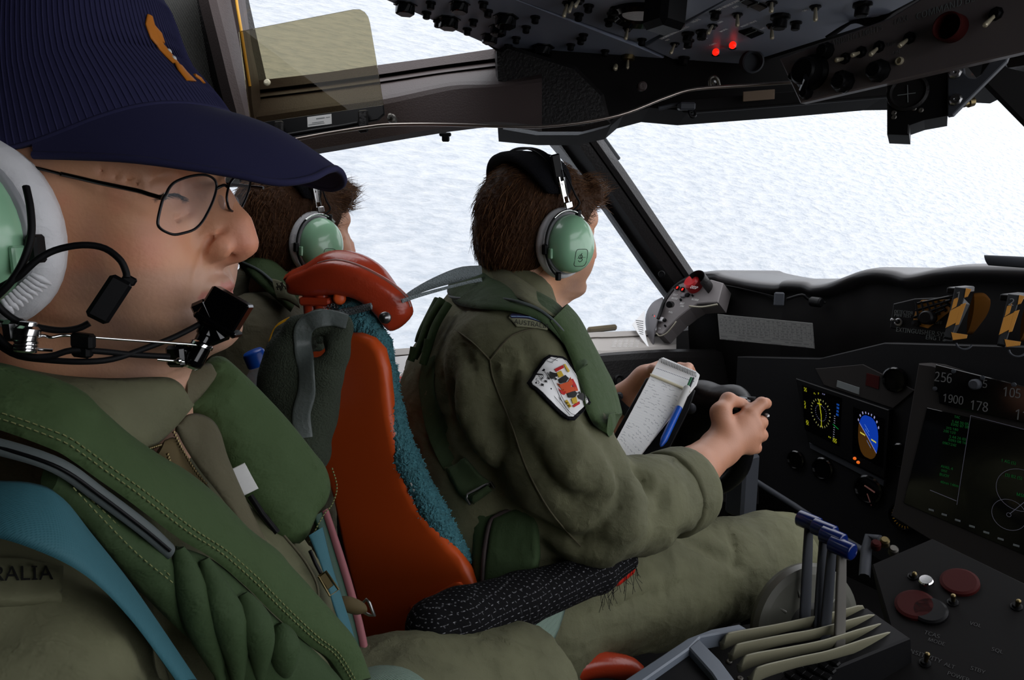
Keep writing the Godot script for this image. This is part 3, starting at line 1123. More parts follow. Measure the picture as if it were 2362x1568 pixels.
func head_field(cell: float) -> Field:
	var f := Field.new(Vector3(-0.095, -0.175, -0.125), Vector3(0.095, 0.14, 0.135), cell)
	f.blob(Vector3(0, 0.036, -0.008), Basis(), Vector3(0.076, 0.092, 0.102), 0.0)
	f.shape(face_d, Vector3(-0.09, -0.105, -0.11), Vector3(0.09, 0.085, 0.115), 0.012)
	# brow, cheekbones, jaw corners
	for s in [-1.0, 1.0]:
		f.cone(Vector3(s * 0.008, 0.043, 0.0865), Vector3(s * 0.042, 0.046, 0.072), 0.008, 0.008, 0.014)
		f.blob(Vector3(s * 0.044, -0.002, 0.058), Basis(Vector3.UP, s * 0.6), Vector3(0.018, 0.016, 0.019), 0.022)
		f.blob(Vector3(s * 0.033, 0.024, 0.092), Basis(), Vector3(0.017, 0.0115, 0.013), 0.012, 1)
		f.blob(Vector3(s * 0.033, 0.0225, 0.0700), Basis(), Vector3.ONE * 0.0125, 0.003)
		f.blob(Vector3(s * 0.033, 0.0265, 0.0708), Basis(Vector3.RIGHT, 0.3), Vector3(0.0165, 0.0085, 0.0128), 0.004)
		f.blob(Vector3(s * 0.033, 0.0125, 0.0698), Basis(Vector3.RIGHT, -0.3), Vector3(0.0155, 0.005, 0.0115), 0.005)
		# fold beside the mouth
		f.cone(Vector3(s * 0.021, -0.020, 0.094), Vector3(s * 0.032, -0.046, 0.081), 0.0016, 0.0016, 0.008, 1)
		f.blob(Vector3(s * 0.041, -0.026, 0.062), Basis(Vector3.UP, s * 0.5), Vector3(0.019, 0.026, 0.018), 0.024)
	# nose: bridge, ball, wings, nostrils
	f.chain([Vector3(0, 0.030, 0.0845), Vector3(0, 0.015, 0.0970), Vector3(0, 0.0, 0.1075), Vector3(0, -0.0125, 0.1115)], [0.0065, 0.0078, 0.0088, 0.0108], 0.010)
	for s in [-1.0, 1.0]:
		f.cone(Vector3(s * 0.004, 0.016, 0.090), Vector3(s * 0.011, -0.012, 0.097), 0.008, 0.0088, 0.012)
		f.blob(Vector3(s * 0.0128, -0.0165, 0.0985), Basis(Vector3.UP, s * 0.35), Vector3(0.0055, 0.0082, 0.0115), 0.004)
		f.cone(Vector3(s * 0.0065, -0.026, 0.1045), Vector3(s * 0.006, -0.018, 0.106), 0.0036, 0.0026, 0.003, 1)
	f.cone(Vector3(0, -0.022, 0.108), Vector3(0, -0.0255, 0.0955), 0.004, 0.004, 0.006)
	for s in [-1.0, 1.0]:
		f.chain([Vector3(s * 0.0125, -0.004, 0.1045), Vector3(s * 0.0185, -0.010, 0.0965), Vector3(s * 0.0195, -0.020, 0.0915)], [0.001, 0.0014, 0.0012], 0.0035, 1)
		f.chain([Vector3(s * 0.020, 0.0295, 0.0835), Vector3(s * 0.033, 0.0335, 0.0855), Vector3(s * 0.046, 0.028, 0.0755)], [0.0009, 0.0013, 0.0009], 0.003, 1)
		for q in [[0.026, 0.033], [0.0205, 0.0215], [0.0145, 0.010]]:
			f.cone(Vector3(s * 0.0505, q[0], 0.069), Vector3(s * 0.0605, q[1], 0.054), 0.0009, 0.0005, 0.004, 1)
		f.chain([Vector3(s * 0.022, 0.008, 0.0865), Vector3(s * 0.035, 0.003, 0.0825), Vector3(s * 0.048, 0.006, 0.072)], [0.0007, 0.001, 0.0007], 0.004, 1)
	# lips
	f.chain([Vector3(-0.024, -0.0495, 0.0785), Vector3(-0.012, -0.0435, 0.0905), Vector3(0, -0.0425, 0.0950), Vector3(0.012, -0.0435, 0.0905), Vector3(0.024, -0.0495, 0.0785)], [0.002, 0.0048, 0.0050, 0.0048, 0.002], 0.006)
	f.chain([Vector3(-0.023, -0.0485, 0.0785), Vector3(-0.012, -0.0535, 0.0885), Vector3(0, -0.0540, 0.0915), Vector3(0.012, -0.0535, 0.0885), Vector3(0.023, -0.0485, 0.0785)], [0.002, 0.0052, 0.0056, 0.0052, 0.002], 0.006)
	f.chain([Vector3(-0.027, -0.0505, 0.079), Vector3(-0.012, -0.0482, 0.0955), Vector3(0, -0.0482, 0.0985), Vector3(0.012, -0.0482, 0.0955), Vector3(0.027, -0.0505, 0.079)], [0.0012, 0.0014, 0.0014, 0.0014, 0.0012], 0.003, 1)
	# chin, neck
	f.cone(Vector3(0, -0.055, 0.026), Vector3(0, -0.17, 0.014), 0.036, 0.044, 0.02)
	f.blob(Vector3(0, -0.072, 0.0895), Basis(), Vector3(0.017, 0.014, 0.0115), 0.014)
	f.cone(Vector3(0, -0.03, -0.018), Vector3(0, -0.20, -0.045), 0.058, 0.060, 0.02)
	return f

var skin_noise := noise(38.0, 3, 91)
func skin_tint(p: Vector3) -> Color:
	var mott := skin_noise.get_noise_3d(p.x, p.y, p.z)
	var base := Color(0.62, 0.31, 0.175)
	var red := Color(0.66, 0.225, 0.14)
	var grey := Color(0.40, 0.265, 0.205)
	var lip := Color(0.47, 0.16, 0.13)
	var c := base
	var ax := absf(p.x)
	c = c.lerp(red, 0.75 * exp(-(p - Vector3(0, -0.012, 0.115)).length_squared() / 0.0004))
	c = c.lerp(red, 0.5 * exp(-(Vector3(ax, p.y, p.z) - Vector3(0.046, -0.016, 0.068)).length_squared() / 0.0005))
	c = c.lerp(red, clampf(mott * 0.5, 0.0, 0.35)).lerp(Color(0.66, 0.37, 0.22), clampf(-mott * 0.5, 0.0, 0.3))
	var beard := smoothstep(-0.022, -0.034, p.y) * smoothstep(0.0, 0.045, p.z)
	beard *= 1.0 - 0.55 * exp(-(Vector3(ax, p.y, p.z) - Vector3(0.042, -0.038, 0.06)).length_squared() / 0.0004)
	c = c.lerp(grey, (0.6 + 0.25 * mott) * beard)
	if p.z > 0.076 and ax < 0.025:
		var up := -0.0482 + 0.0072 * (1.0 - pow(ax / 0.025, 2.0))
		var dn := -0.0482 - 0.0098 * (1.0 - pow(ax / 0.025, 2.0))
		if p.y < up + 0.001 and p.y > dn - 0.001:
			c = c.lerp(lip, 0.75)
	c = c.lerp(Color(0.22, 0.13, 0.09), 0.45 * smoothstep(0.042, 0.022, p.z) * smoothstep(-0.01, 0.012, p.y))
	var e := Vector3(ax, p.y, p.z) - Vector3(0.033, 0.022, 0.08)
	c = c.lerp(Color(0.42, 0.18, 0.13), 0.45 * exp(-(e.x * e.x / 0.0004 + e.y * e.y / 0.00015 + e.z * e.z / 0.0006)))
	if absf(ax - 0.034) < 0.0135 and absf(p.y - (0.0188 - pow((ax - 0.034) / 0.0135, 2.0) * 0.003)) < 0.0012 and p.z > 0.066:
		c = Color(0.09, 0.04, 0.03)
	return c

func lashes(t: Transform3D, parent: Node) -> void:
	for s in [-1.0, 1.0]:
		var mb := Mb.new()
		var l := PackedVector3Array()
		for k in 13:
			var a := lerpf(-1.0, 1.0, k / 12.0)
			l.append(t * Vector3(s * 0.0335 + a * 0.0125, 0.0195 - a * a * 0.004, 0.0843 - a * a * 0.0055 - 0.0025 * a * s))
		mb.tube(l, 0.0008, 5)
		for k in range(1, 12):
			mb.tube(PackedVector3Array([l[k], l[k] + t.basis * Vector3(s * 0.0012, -0.0016, 0.0055)]), [0.0004, 0.0001], 3)
		obj("eyelashes", mb, M.lash, parent)
		mb = Mb.new()
		for k in 26:
			var a := k / 25.0
			var p := Vector3(s * (0.016 + 0.036 * a), 0.0455 + 0.006 * sin(a * 2.4), 0.094 - 0.018 * a * a - 0.002)
			mb.tube(PackedVector3Array([t * p, t * (p + Vector3(s * 0.006, 0.0035 * (1.0 - a), 0.001))]), [0.0008, 0.0002], 3)
		var eb := obj("eyebrow", mb, M.lash, parent)
		eb.set_meta("kind", "stuff")

func put_mesh(f: Field, mb: Mb, t: Transform3D, tint = null) -> void:
	var b := mb.v.size()
	f.mesh(mb, tint)
	for i in range(b, mb.v.size()):
		mb.v[i] = t * mb.v[i]

func face_frame(o: Vector3, fwd: Vector3, up := Vector3.UP) -> Transform3D:
	var z := fwd.normalized()
	var x := up.cross(z).normalized()
	return Transform3D(Basis(x, z.cross(x), z), o)

# ---------------------------------------------------------------- aviation headset on a head frame
func egg_ring(x: float, k: float, n := 36, cy := 0.0, cz := 0.0, hy := 0.0475, hz := 0.039) -> PackedVector3Array:
	var r := PackedVector3Array()
	for i in n:
		var a := TAU * i / n
		r.append(Vector3(x, cy + sin(a) * hy * k * (1.0 + 0.04 * sin(a)), cz + cos(a) * hz * k))
	return r

func xform(t: Transform3D, r: PackedVector3Array) -> PackedVector3Array:
	var o := PackedVector3Array()
	for p in r:
		o.append(t * p)
	return o

func shells(mb: Mb, t: Transform3D, s: float, prof: Array, cy: float, cz: float) -> void:
	var rings := []
	for q in prof:
		var r := xform(t, egg_ring(s * q[1], q[0], 36, cy, cz))
		if s < 0:
			r.reverse()
		rings.append(r)
	rings.reverse()
	mb.loft(rings, true, true)

const DOME := [[0.93, 0.099], [0.965, 0.103], [0.966, 0.109], [0.93, 0.117], [0.86, 0.1245], [0.74, 0.131], [0.56, 0.1355], [0.34, 0.138], [0.12, 0.1387], [0.0, 0.1388]]
func logo(t: Transform3D, s: float, parent: Node, cy: float, cz: float) -> void:
	# rounded square with a curled sign in it, drawn on the shell
	var mb := Mb.new()
	var at := func(u: float, v: float) -> Vector3:
		var z := cz + u
		var y := cy + v
		var sy := (y - cy) / 0.0475
		var k := sqrt(sy * sy + pow((z - cz) / 0.039, 2.0))
		if k > 1e-4:
			k /= 1.0 + 0.04 * sy / k
		var x := DOME[-1][1] as float
		for q in DOME.size() - 1:
			if k <= DOME[q][0] and k >= DOME[q + 1][0]:
				x = lerpf(DOME[q][1], DOME[q + 1][1], (DOME[q][0] - k) / maxf(1e-6, DOME[q][0] - DOME[q + 1][0]))
		return t * Vector3(s * (x + 0.0002), y, z)
	var l := PackedVector3Array()
	for i in 41:
		var a := TAU * i / 40.0
		l.append(at.call(signf(cos(a)) * pow(absf(cos(a)), 0.4) * 0.0112, -0.018 + signf(sin(a)) * pow(absf(sin(a)), 0.4) * 0.0132))
	mb.tube(l, 0.00045, 5)
	l = PackedVector3Array()
	for i in 20:
		var a := TAU * i / 16.0
		l.append(at.call(0.002 * s + cos(a) * 0.0032, -0.0165 + sin(a) * 0.0030))
	mb.tube(l, 0.0005, 5)
	l = PackedVector3Array()
	for q in [[0.0, -0.011], [-0.002, -0.016], [0.002, -0.021], [-0.002, -0.0245], [-0.005, -0.022]]:
		l.append(at.call(q[0], q[1]))
	mb.tube(curve(l, 14), 0.0005, 5)
	mb.tube(PackedVector3Array([at.call(-0.0075, -0.0185), at.call(0.0, -0.018), at.call(0.0075, -0.0175)]), 0.0003, 4)
	obj("emblem", mb, M.black_print, parent)

func headset(t: Transform3D, label: String, lift := 0.0, pad := 1.0, lean := 0.0) -> Node3D:
	var h := thing("headset", label, "headset", t.origin - Vector3(0, 0.06, 0), "green domed headsets worn by the crew")
	var cy := -0.004
	var cz := -0.010
	for s in [-1.0, 1.0]:
		var mb := Mb.new()
		shells(mb, t, s, [[0.70, 0.068], [0.96, 0.069], [1.13, 0.075], [1.19, 0.083], [1.14, 0.091], [0.97, 0.096], [0.7, 0.0965]], cy, cz)
		obj("cushion", mb, M.cushion_grey, h)
		mb = Mb.new()
		shells(mb, t, s, [[0.9, 0.095], [1.0, 0.0955], [1.02, 0.098], [1.0, 0.1005], [0.9, 0.101]], cy, cz)
		obj("rim", mb, M.rim_grey, h)
		mb = Mb.new()
		shells(mb, t, s, DOME.slice(0, 9), cy, cz)
		var dome := obj("dome", mb, M.cup_green, h)
		logo(t, s, h, cy, cz)
		mb = Mb.new()
		var l := PackedVector3Array()
		for i in 25:
			var a := PI * (0.18 + 1.0 * i / 24.0) + PI * 0.18
			l.append(t * Vector3(s * 0.1005, cy + sin(a) * 0.0535, cz + cos(a) * 0.0425))
		mb.tube(l, 0.0017, 6)
		for a in [0.36 * PI, 1.36 * PI]:
			mb.box(Transform3D(t.basis, t * Vector3(s * 0.101, cy + sin(a) * 0.0535, cz + cos(a) * 0.0425)), Vector3(0.008, 0.013, 0.008), 0.0015)
		for sz in [-1.0, 1.0]:
			mb.box(Transform3D(t.basis, t * Vector3(s * 0.1, cy - 0.006, cz + sz * 0.043)), Vector3(0.009, 0.016, 0.007), 0.0015)
		obj("wire", mb, M.black_plastic, h)
		mb = Mb.new()
		for sz in [-1.0, 1.0]:
			mb = Mb.new()
			mb.box(Transform3D(t.basis, t * Vector3(s * 0.108, cy - 0.012, cz + sz * 0.038)), Vector3(0.010, 0.016, 0.004), 0.0012)
			obj("lug", mb, M.cup_green, h)
		# chrome yoke: a fork over the dome top and a slotted bar up to the band
		mb = Mb.new()
		var top := Vector3(s * 0.101, cy + 0.058, cz + 0.002)
		l = PackedVector3Array()
		for i in 11:
			var a := PI * (0.28 + 0.44 * i / 10.0)
			l.append(t * Vector3(s * 0.103, cy + sin(a) * 0.054, cz + cos(a) * 0.043))
		mb.tube(l, 0.0018, 6)
		var up := Vector3(s * 0.090, 0.100 + lift, cz + 0.002 - lean * 0.05)
		for sz in [-1.0, 1.0]:
			mb.box(look(t * ((top + up) * 0.5 + Vector3(0, 0, sz * 0.0045)), t.basis.x * s, t.basis * (up - top)), Vector3(0.003, (up - top).length(), 0.002), 0.0006)
		mb.box(look(t * (top.lerp(up, 0.08)), t.basis.x * s, t.basis * (up - top)), Vector3(0.013, 0.010, 0.003), 0.001)
		mb.box(look(t * (top.lerp(up, 0.62)), t.basis.x * s, t.basis * (up - top)), Vector3(0.013, 0.026, 0.003), 0.001)
		mb.slathe(lying(t * (up + Vector3(s * 0.001, -0.012, 0)), t.basis.x * s), [[0.004, 0.0], [0.004, 0.004], [0.0025, 0.0048], [0.0, 0.0048]], 14)
		obj("yoke", mb, M.chrome, h)
		mb = Mb.new()
		l = PackedVector3Array()
		for q in [[0.095, 0.115, 0.008 - lean * 0.06], [0.102, 0.095, 0.011 - lean * 0.04], [0.106, 0.078, 0.008], [0.107, 0.064, 0.016], [0.106, 0.054, 0.006]]:
			l.append(t * Vector3(s * q[0], q[1] + cy, cz + q[2]))
		mb.tube(curve(l, 20), 0.0016, 6)
		obj("cable", mb, M.rubber, h)
		mb = Mb.new()
		mb.box(look(t * Vector3(s * 0.0895, 0.112 + lift, cz + 0.001 - lean * 0.062), t.basis.x * s, t.basis * Vector3(-s * 0.25, 1, -lean)), Vector3(0.017, 0.046, 0.007), 0.002)
		obj("slider", mb, M.black_plastic, h)
	# the band over the head, and the padded cover on it
	var pts := PackedVector3Array()
	var ac := PackedVector3Array()
	var nr := PackedVector3Array()
	var pts2 := PackedVector3Array()
	var ac2 := PackedVector3Array()
	var nr2 := PackedVector3Array()
	for i in 25:
		var a := lerpf(0.28, PI - 0.28, i / 24.0)
		var d := Vector3(cos(a), sin(a), 0)
		var p := Vector3(cos(a) * 0.0915, 0.088 + lift + sin(a) * 0.058, cz - lean * (0.038 + sin(a) * 0.058))
		pts.append(t * p)
		ac.append(t.basis.z * 0.0085)
		nr.append(t.basis * d * 0.002)
	for i in 31:
		var a := lerpf(0.05, PI - 0.05, i / 30.0)
		var d := Vector3(cos(a), sin(a), 0)
		var w := pow(sin(a), 0.55)
		pts2.append(t * Vector3(cos(a) * 0.085, 0.072 + lift + sin(a) * 0.064, cz - 0.002 - lean * (0.022 + sin(a) * 0.064)))
		ac2.append(t.basis.z * (0.010 + 0.024 * w) * pad)
		nr2.append(t.basis * d * (0.004 + 0.006 * w))
	var mb := Mb.new()
	mb.band(pts2, ac2, nr2, 18, 0.75)
	obj("pad", mb, M.black_cloth, h)
	mb = Mb.new()
	for i in pts.size():
		pts[i] += t.basis.y * 0.004
	mb.band(pts, ac, nr, 10, 0.4)
	obj("headband", mb, M.black_plastic, h)
	return h

func field_for(pts: Array, margin: float, cell: float) -> Field:
	var bb := AABB(pts[0], Vector3.ZERO)
	for q in pts:
		bb = bb.expand(q)
	bb = bb.grow(margin)
	return Field.new(bb.position, bb.end, cell)

# creases of loose cloth
var crease_noise: FastNoiseLite
func crease(p: Vector3, n: Vector3, amp: float) -> float:
	if crease_noise == null:
		crease_noise = noise(11.0, 3, 77)
		crease_noise.fractal_type = FastNoiseLite.FRACTAL_RIDGED
		crease_noise.domain_warp_enabled = true
		crease_noise.domain_warp_amplitude = 0.04
		crease_noise.domain_warp_frequency = 5.0
	return amp * crease_noise.get_noise_3d(p.x, p.y * 0.7, p.z)

# lay a flat shape built in the frame t onto a field
func drape(mb: Mb, b0: int, t: Transform3D, f: Field, lift := 0.0) -> void:
	var inv := t.affine_inverse()
	for i in range(b0, mb.v.size()):
		var q := inv * mb.v[i]
		var hp := f.hit(t * Vector3(q.x, q.y, 0.07), -t.basis.z, 0.2)
		mb.v[i] = hp + t.basis.z * (q.z + lift)

# a band of given half width laid on a field along sight points
func strap_on(f: Field, px: Array, n: int, from: float, half: float, thick: float) -> Mb:
	var l := PackedVector2Array()
	for q in px:
		l.append(Vector2(q[0], q[1]))
	var lp := PackedVector3Array()
	var la := PackedVector3Array()
	var ln := PackedVector3Array()
	for q in curve2(l, n, false):
		var d := (P(q.x, q.y, 1.0) - EYE).normalized()
		var hp := f.hit(EYE + d * from, d, 0.8)
		var g := f.grad(hp)
		lp.append(hp + g * thick * 0.6)
		ln.append(g * thick)
	for i in lp.size():
		var d := (lp[mini(i + 1, lp.size() - 1)] - lp[maxi(i - 1, 0)]).normalized()
		la.append(d.cross(ln[i]).normalized() * half)
	var mb := Mb.new()
	mb.band(lp, la, ln, 12, 0.5)
	return mb

# hair: a cap of it over the skull, cut at the hairline, with fine strands
func hair(t: Transform3D, parent: Node, m: Material, sd: int, quiff := true) -> void:
	var f := Field.new(Vector3(-0.105, -0.09, -0.14), Vector3(0.105, 0.17, 0.14), 0.0035)
	f.blob(Vector3(0, 0.038, -0.012), Basis(), Vector3(0.0825, 0.0985, 0.109), 0.0)
	f.blob(Vector3(0, -0.015, -0.05), Basis(), Vector3(0.064, 0.06, 0.062), 0.03)
	f.blob(Vector3(0, -0.03, 0.116), Basis(), Vector3(0.15, 0.112, 0.103), 0.008, 1)
	f.blob(Vector3(0, -0.115, -0.03), Basis(), Vector3(0.12, 0.055, 0.14), 0.012, 1)
	f.blob(Vector3(-0.085, -0.03, 0.018), Basis(), Vector3(0.035, 0.04, 0.04), 0.006, 1)
	f.blob(Vector3(0.085, -0.03, 0.018), Basis(), Vector3(0.035, 0.04, 0.04), 0.006, 1)
	if quiff:
		f.chain([Vector3(-0.05, 0.088, 0.066), Vector3(0, 0.098, 0.088), Vector3(0.05, 0.088, 0.066)], [0.016, 0.022, 0.016], 0.02)
	var mb := Mb.new()
	var nn := noise(55.0, 2, sd)
	f.mesh(mb, null, func(p, _n): return 0.0018 * nn.get_noise_3d(p.x, p.y * 0.35, p.z))
	var st := Mb.new()
	var rng := RandomNumberGenerator.new()
	rng.seed = sd
	st.tinted = true
	for i in 3200:
		var p := mb.v[rng.randi() % mb.v.size()]
		var g := f.grad(p)
		var flow := Vector3(0, -1, -0.25) if p.z < 0.03 else Vector3(rng.randf_range(-0.3, 0.3), -0.25 if p.y < 0.08 else 0.35, 1.0)
		if p.y > 0.09 and p.z < 0.03:
			flow = Vector3(0, 0, -1 if p.z < -0.03 else 1)
		flow = (flow - g * flow.dot(g)).normalized() + Vector3(rng.randf_range(-1, 1), rng.randf_range(-1, 1), rng.randf_range(-1, 1)) * 0.22
		var ln := rng.randf_range(0.012, 0.024) * (1.7 if p.z > 0.06 else 1.0)
		var a := p - g * 0.001
		var b := p + flow * ln * 0.5 + g * 0.0022
		var c := p + flow * ln + g * rng.randf_range(0.0, 0.004)
		var b1 := st.v.size()
		st.tube(PackedVector3Array([t * a, t * b, t * c]), [0.00045, 0.00038, 0.0001], 3, false)
		var tone := rng.randf_range(0.35, 1.25)
		for k in range(b1, st.v.size()):
			st.col[k] = Color(0.14 * tone, 0.066 * tone, 0.028 * tone)
	for i in mb.v.size():
		mb.v[i] = t * mb.v[i]
	var o := obj("hair", mb, m, parent)
	var so := obj("hair_strands", st, M.hair_strand, o)
	so.set_meta("kind", "stuff")

# ---------------------------------------------------------------- the man in the cap
var TA: Transform3D

func on_a(x: float, y: float, lx: float, yaw := 0.0) -> Vector3:
	# on a plane along his head, lx to his left of the middle
	return on(x, y, TA * Vector3(lx, 0.02, 0.05), (TA.basis.x.rotated(TA.basis.y, yaw)).normalized())

func path_a(l: Array, lx: float, n := 0, yaw := 0.0) -> PackedVector3Array:
	var p := PackedVector3Array()
	for q in l:
		p.append(on_a(q[0], q[1], lx, yaw))
	return curve(p, n) if n else p

const CROWN := [[0.079, 0.0995, 0.0800, -0.110, 0.046, 0.012], [0.086, 0.0945, 0.0805, -0.113, 0.056, 0.026], [0.093, 0.0895, 0.0805, -0.114, 0.066, 0.040], [0.104, 0.0795, 0.0800, -0.115, 0.080, 0.062], [0.1156, 0.069, 0.0785, -0.114, 0.096, 0.085], [0.128, 0.0645, 0.0755, -0.111, 0.113, 0.106], [0.140, 0.0615, 0.0715, -0.105, 0.130, 0.126], [0.153, 0.058, 0.065, -0.095, 0.148, 0.145], [0.168, 0.048, 0.052, -0.075, 0.166, 0.164], [0.178, 0.028, 0.032, -0.048, 0.178, 0.177], [0.182, 0.006, 0.010, -0.016, 0.182, 0.182]]

func crown(i: float, a: float) -> Vector3:
	var k := mini(int(i), CROWN.size() - 2)
	var t := i - k
	var q := []
	for j in 6:
		q.append(lerpf(CROWN[k][j], CROWN[k + 1][j], t))
	var c := cos(a)
	var y: float = lerpf(q[4], q[0], smoothstep(0.0, 1.0, c)) if c > 0 else lerpf(q[4], q[5], -c)
	return TA * Vector3(q[2] * sin(a), y, c * (q[1] if c > 0 else -q[3]))

func cap() -> void:
	var c := thing("cap", "navy corduroy baseball cap with gold emblem on the nearest man's head", "cap", TA * Vector3(0, 0.05, 0))
	var mb := Mb.new()
	var rings := []
	var n := 96
	for r in 31:
		var ring := PackedVector3Array()
		for k in n:
			ring.append(crown(r / 3.0, -TAU * k / n))
		rings.append(ring)
	mb.loft(rings, true, true)
	obj("crown", mb, M.navy, c)
	# corduroy ribs
	mb = Mb.new()
	for k in 150:
		var a := TAU * k / 150.0 + 0.01
		if absf(wrapf(a, -PI, PI)) > 2.3 or wrapf(a, -PI, PI) > 0.9:
			continue
		var l := PackedVector3Array()
		for r in 12:
			var p := crown(0.25 + r * 0.72, a)
			l.append(p)
		mb.tube(l, 0.0006, 4, false)
	var ribs := obj("corduroy", mb, M.navy, c)
	ribs.set_meta("kind", "stuff")
	# peak: inner edge on the crown, outer edge free, arched
	var inner := []
	var outer := []
	var edge := [[-0.0795, 0.045, 0.022], [-0.0765, 0.0432, 0.072], [-0.070, 0.0392, 0.106], [-0.061, 0.0345, 0.134], [-0.050, 0.0302, 0.156], [-0.034, 0.0335, 0.1705], [-0.016, 0.0395, 0.1755], [0.0, 0.0420, 0.1762]]
	var el := PackedVector3Array()
	for q in edge:
		el.append(Vector3(q[0], q[1], q[2]))
	var ec := curve(el, 28)
	var rows := []
	for i in 57:
		var m := i if i <= 28 else 56 - i
		var s := 1.0 if i <= 28 else -1.0
		var o := ec[m]
		o.x *= s
		var a := lerpf(-1.36, 0.0, m / 28.0) * s
		var inn := TA.affine_inverse() * crown(0.12, a)
		var row := PackedVector3Array()
		for j in 13:
			var t := j / 12.0
			var p := inn.lerp(o, t)
			p.y += 0.006 * sin(PI * t) * (1.0 - absf(o.x) / 0.09)
			row.append(p)
		rows.append(row)
	mb = Mb.new()
	for sd in 2:
		var rr := []
		for row in rows:
			var r2 := PackedVector3Array()
			for p in row:
				r2.append(TA * (p + Vector3(0, 0.0 if sd == 0 else -0.0035, 0.0)))
			if sd == 1:
				r2.reverse()
			rr.append(r2)
		mb.loft(rr, false, false)
	for i in 56:
		var p0: Vector3 = rows[i][12]
		var p1: Vector3 = rows[i + 1][12]
	var rim := PackedVector3Array()
	for row in rows:
		rim.append(TA * (row[12] + Vector3(0, -0.0017, 0)))
	mb.tube(rim, 0.0024, 8)
	obj("peak", mb, M.navy, c)
	mb = Mb.new()
	var seam := PackedVector3Array()
	for i in 40:
		seam.append(crown(0.1, lerpf(-1.5, 1.5, i / 39.0)))
	mb.tube(seam, 0.0014, 6)
	obj("seam", mb, M.navy, c)
	# gold emblem on the front
	mb = Mb.new()
	var wh := Mb.new()
	var spot := func(x: float, y: float) -> Vector3:
		var best := 1e9
		var at := Vector3.ZERO
		for i in 70:
			for j in 60:
				var p := crown(i * 0.14, lerpf(-1.4, 0.1, j / 59.0))
				var q := cam.affine_inverse() * p
				var e := Vector2(1181 + q.x / -q.z * FOCAL - x, 784 - q.y / -q.z * FOCAL - y).length_squared()
				if e < best:
					best = e
					at = p
		return at + (at - TA * Vector3(0, 0.1, 0)).normalized() * 0.0012
	for l in [[[342, 40, 4], [347, 62, 8], [356, 88, 9], [372, 112, 7]], [[350, 58, 3], [362, 80, 7], [371, 98, 4]], [[362, 104, 8], [378, 118, 9], [392, 134, 8], [404, 146, 6]], [[408, 148, 7], [420, 164, 9], [438, 186, 10]], [[444, 172, 2], [456, 181, 3], [466, 190, 2]]]:
		var p := PackedVector3Array()
		var ac := PackedVector3Array()
		var nr := PackedVector3Array()
		for q in l:
			p.append(spot.call(q[0], q[1]))
		for i in p.size():
			var d := (p[mini(i + 1, p.size() - 1)] - p[maxi(i - 1, 0)]).normalized()
			var nn := (p[i] - TA * Vector3(0, 0.08, 0)).normalized()
			ac.append(d.cross(nn).normalized() * l[i][2] / 2600.0 * 1.3)
			nr.append(nn * 0.0012)
		mb.band(p, ac, nr, 8, 0.6)
	obj("emblem", mb, M.gold_thread, c)
	for q in [[384, 122], [398, 138]]:
		wh.ball(Transform3D(TA.basis, spot.call(q[0], q[1])), Vector3.ONE * 0.0022, 8, 6)
	obj("emblem_detail", wh, M.white_print, c)

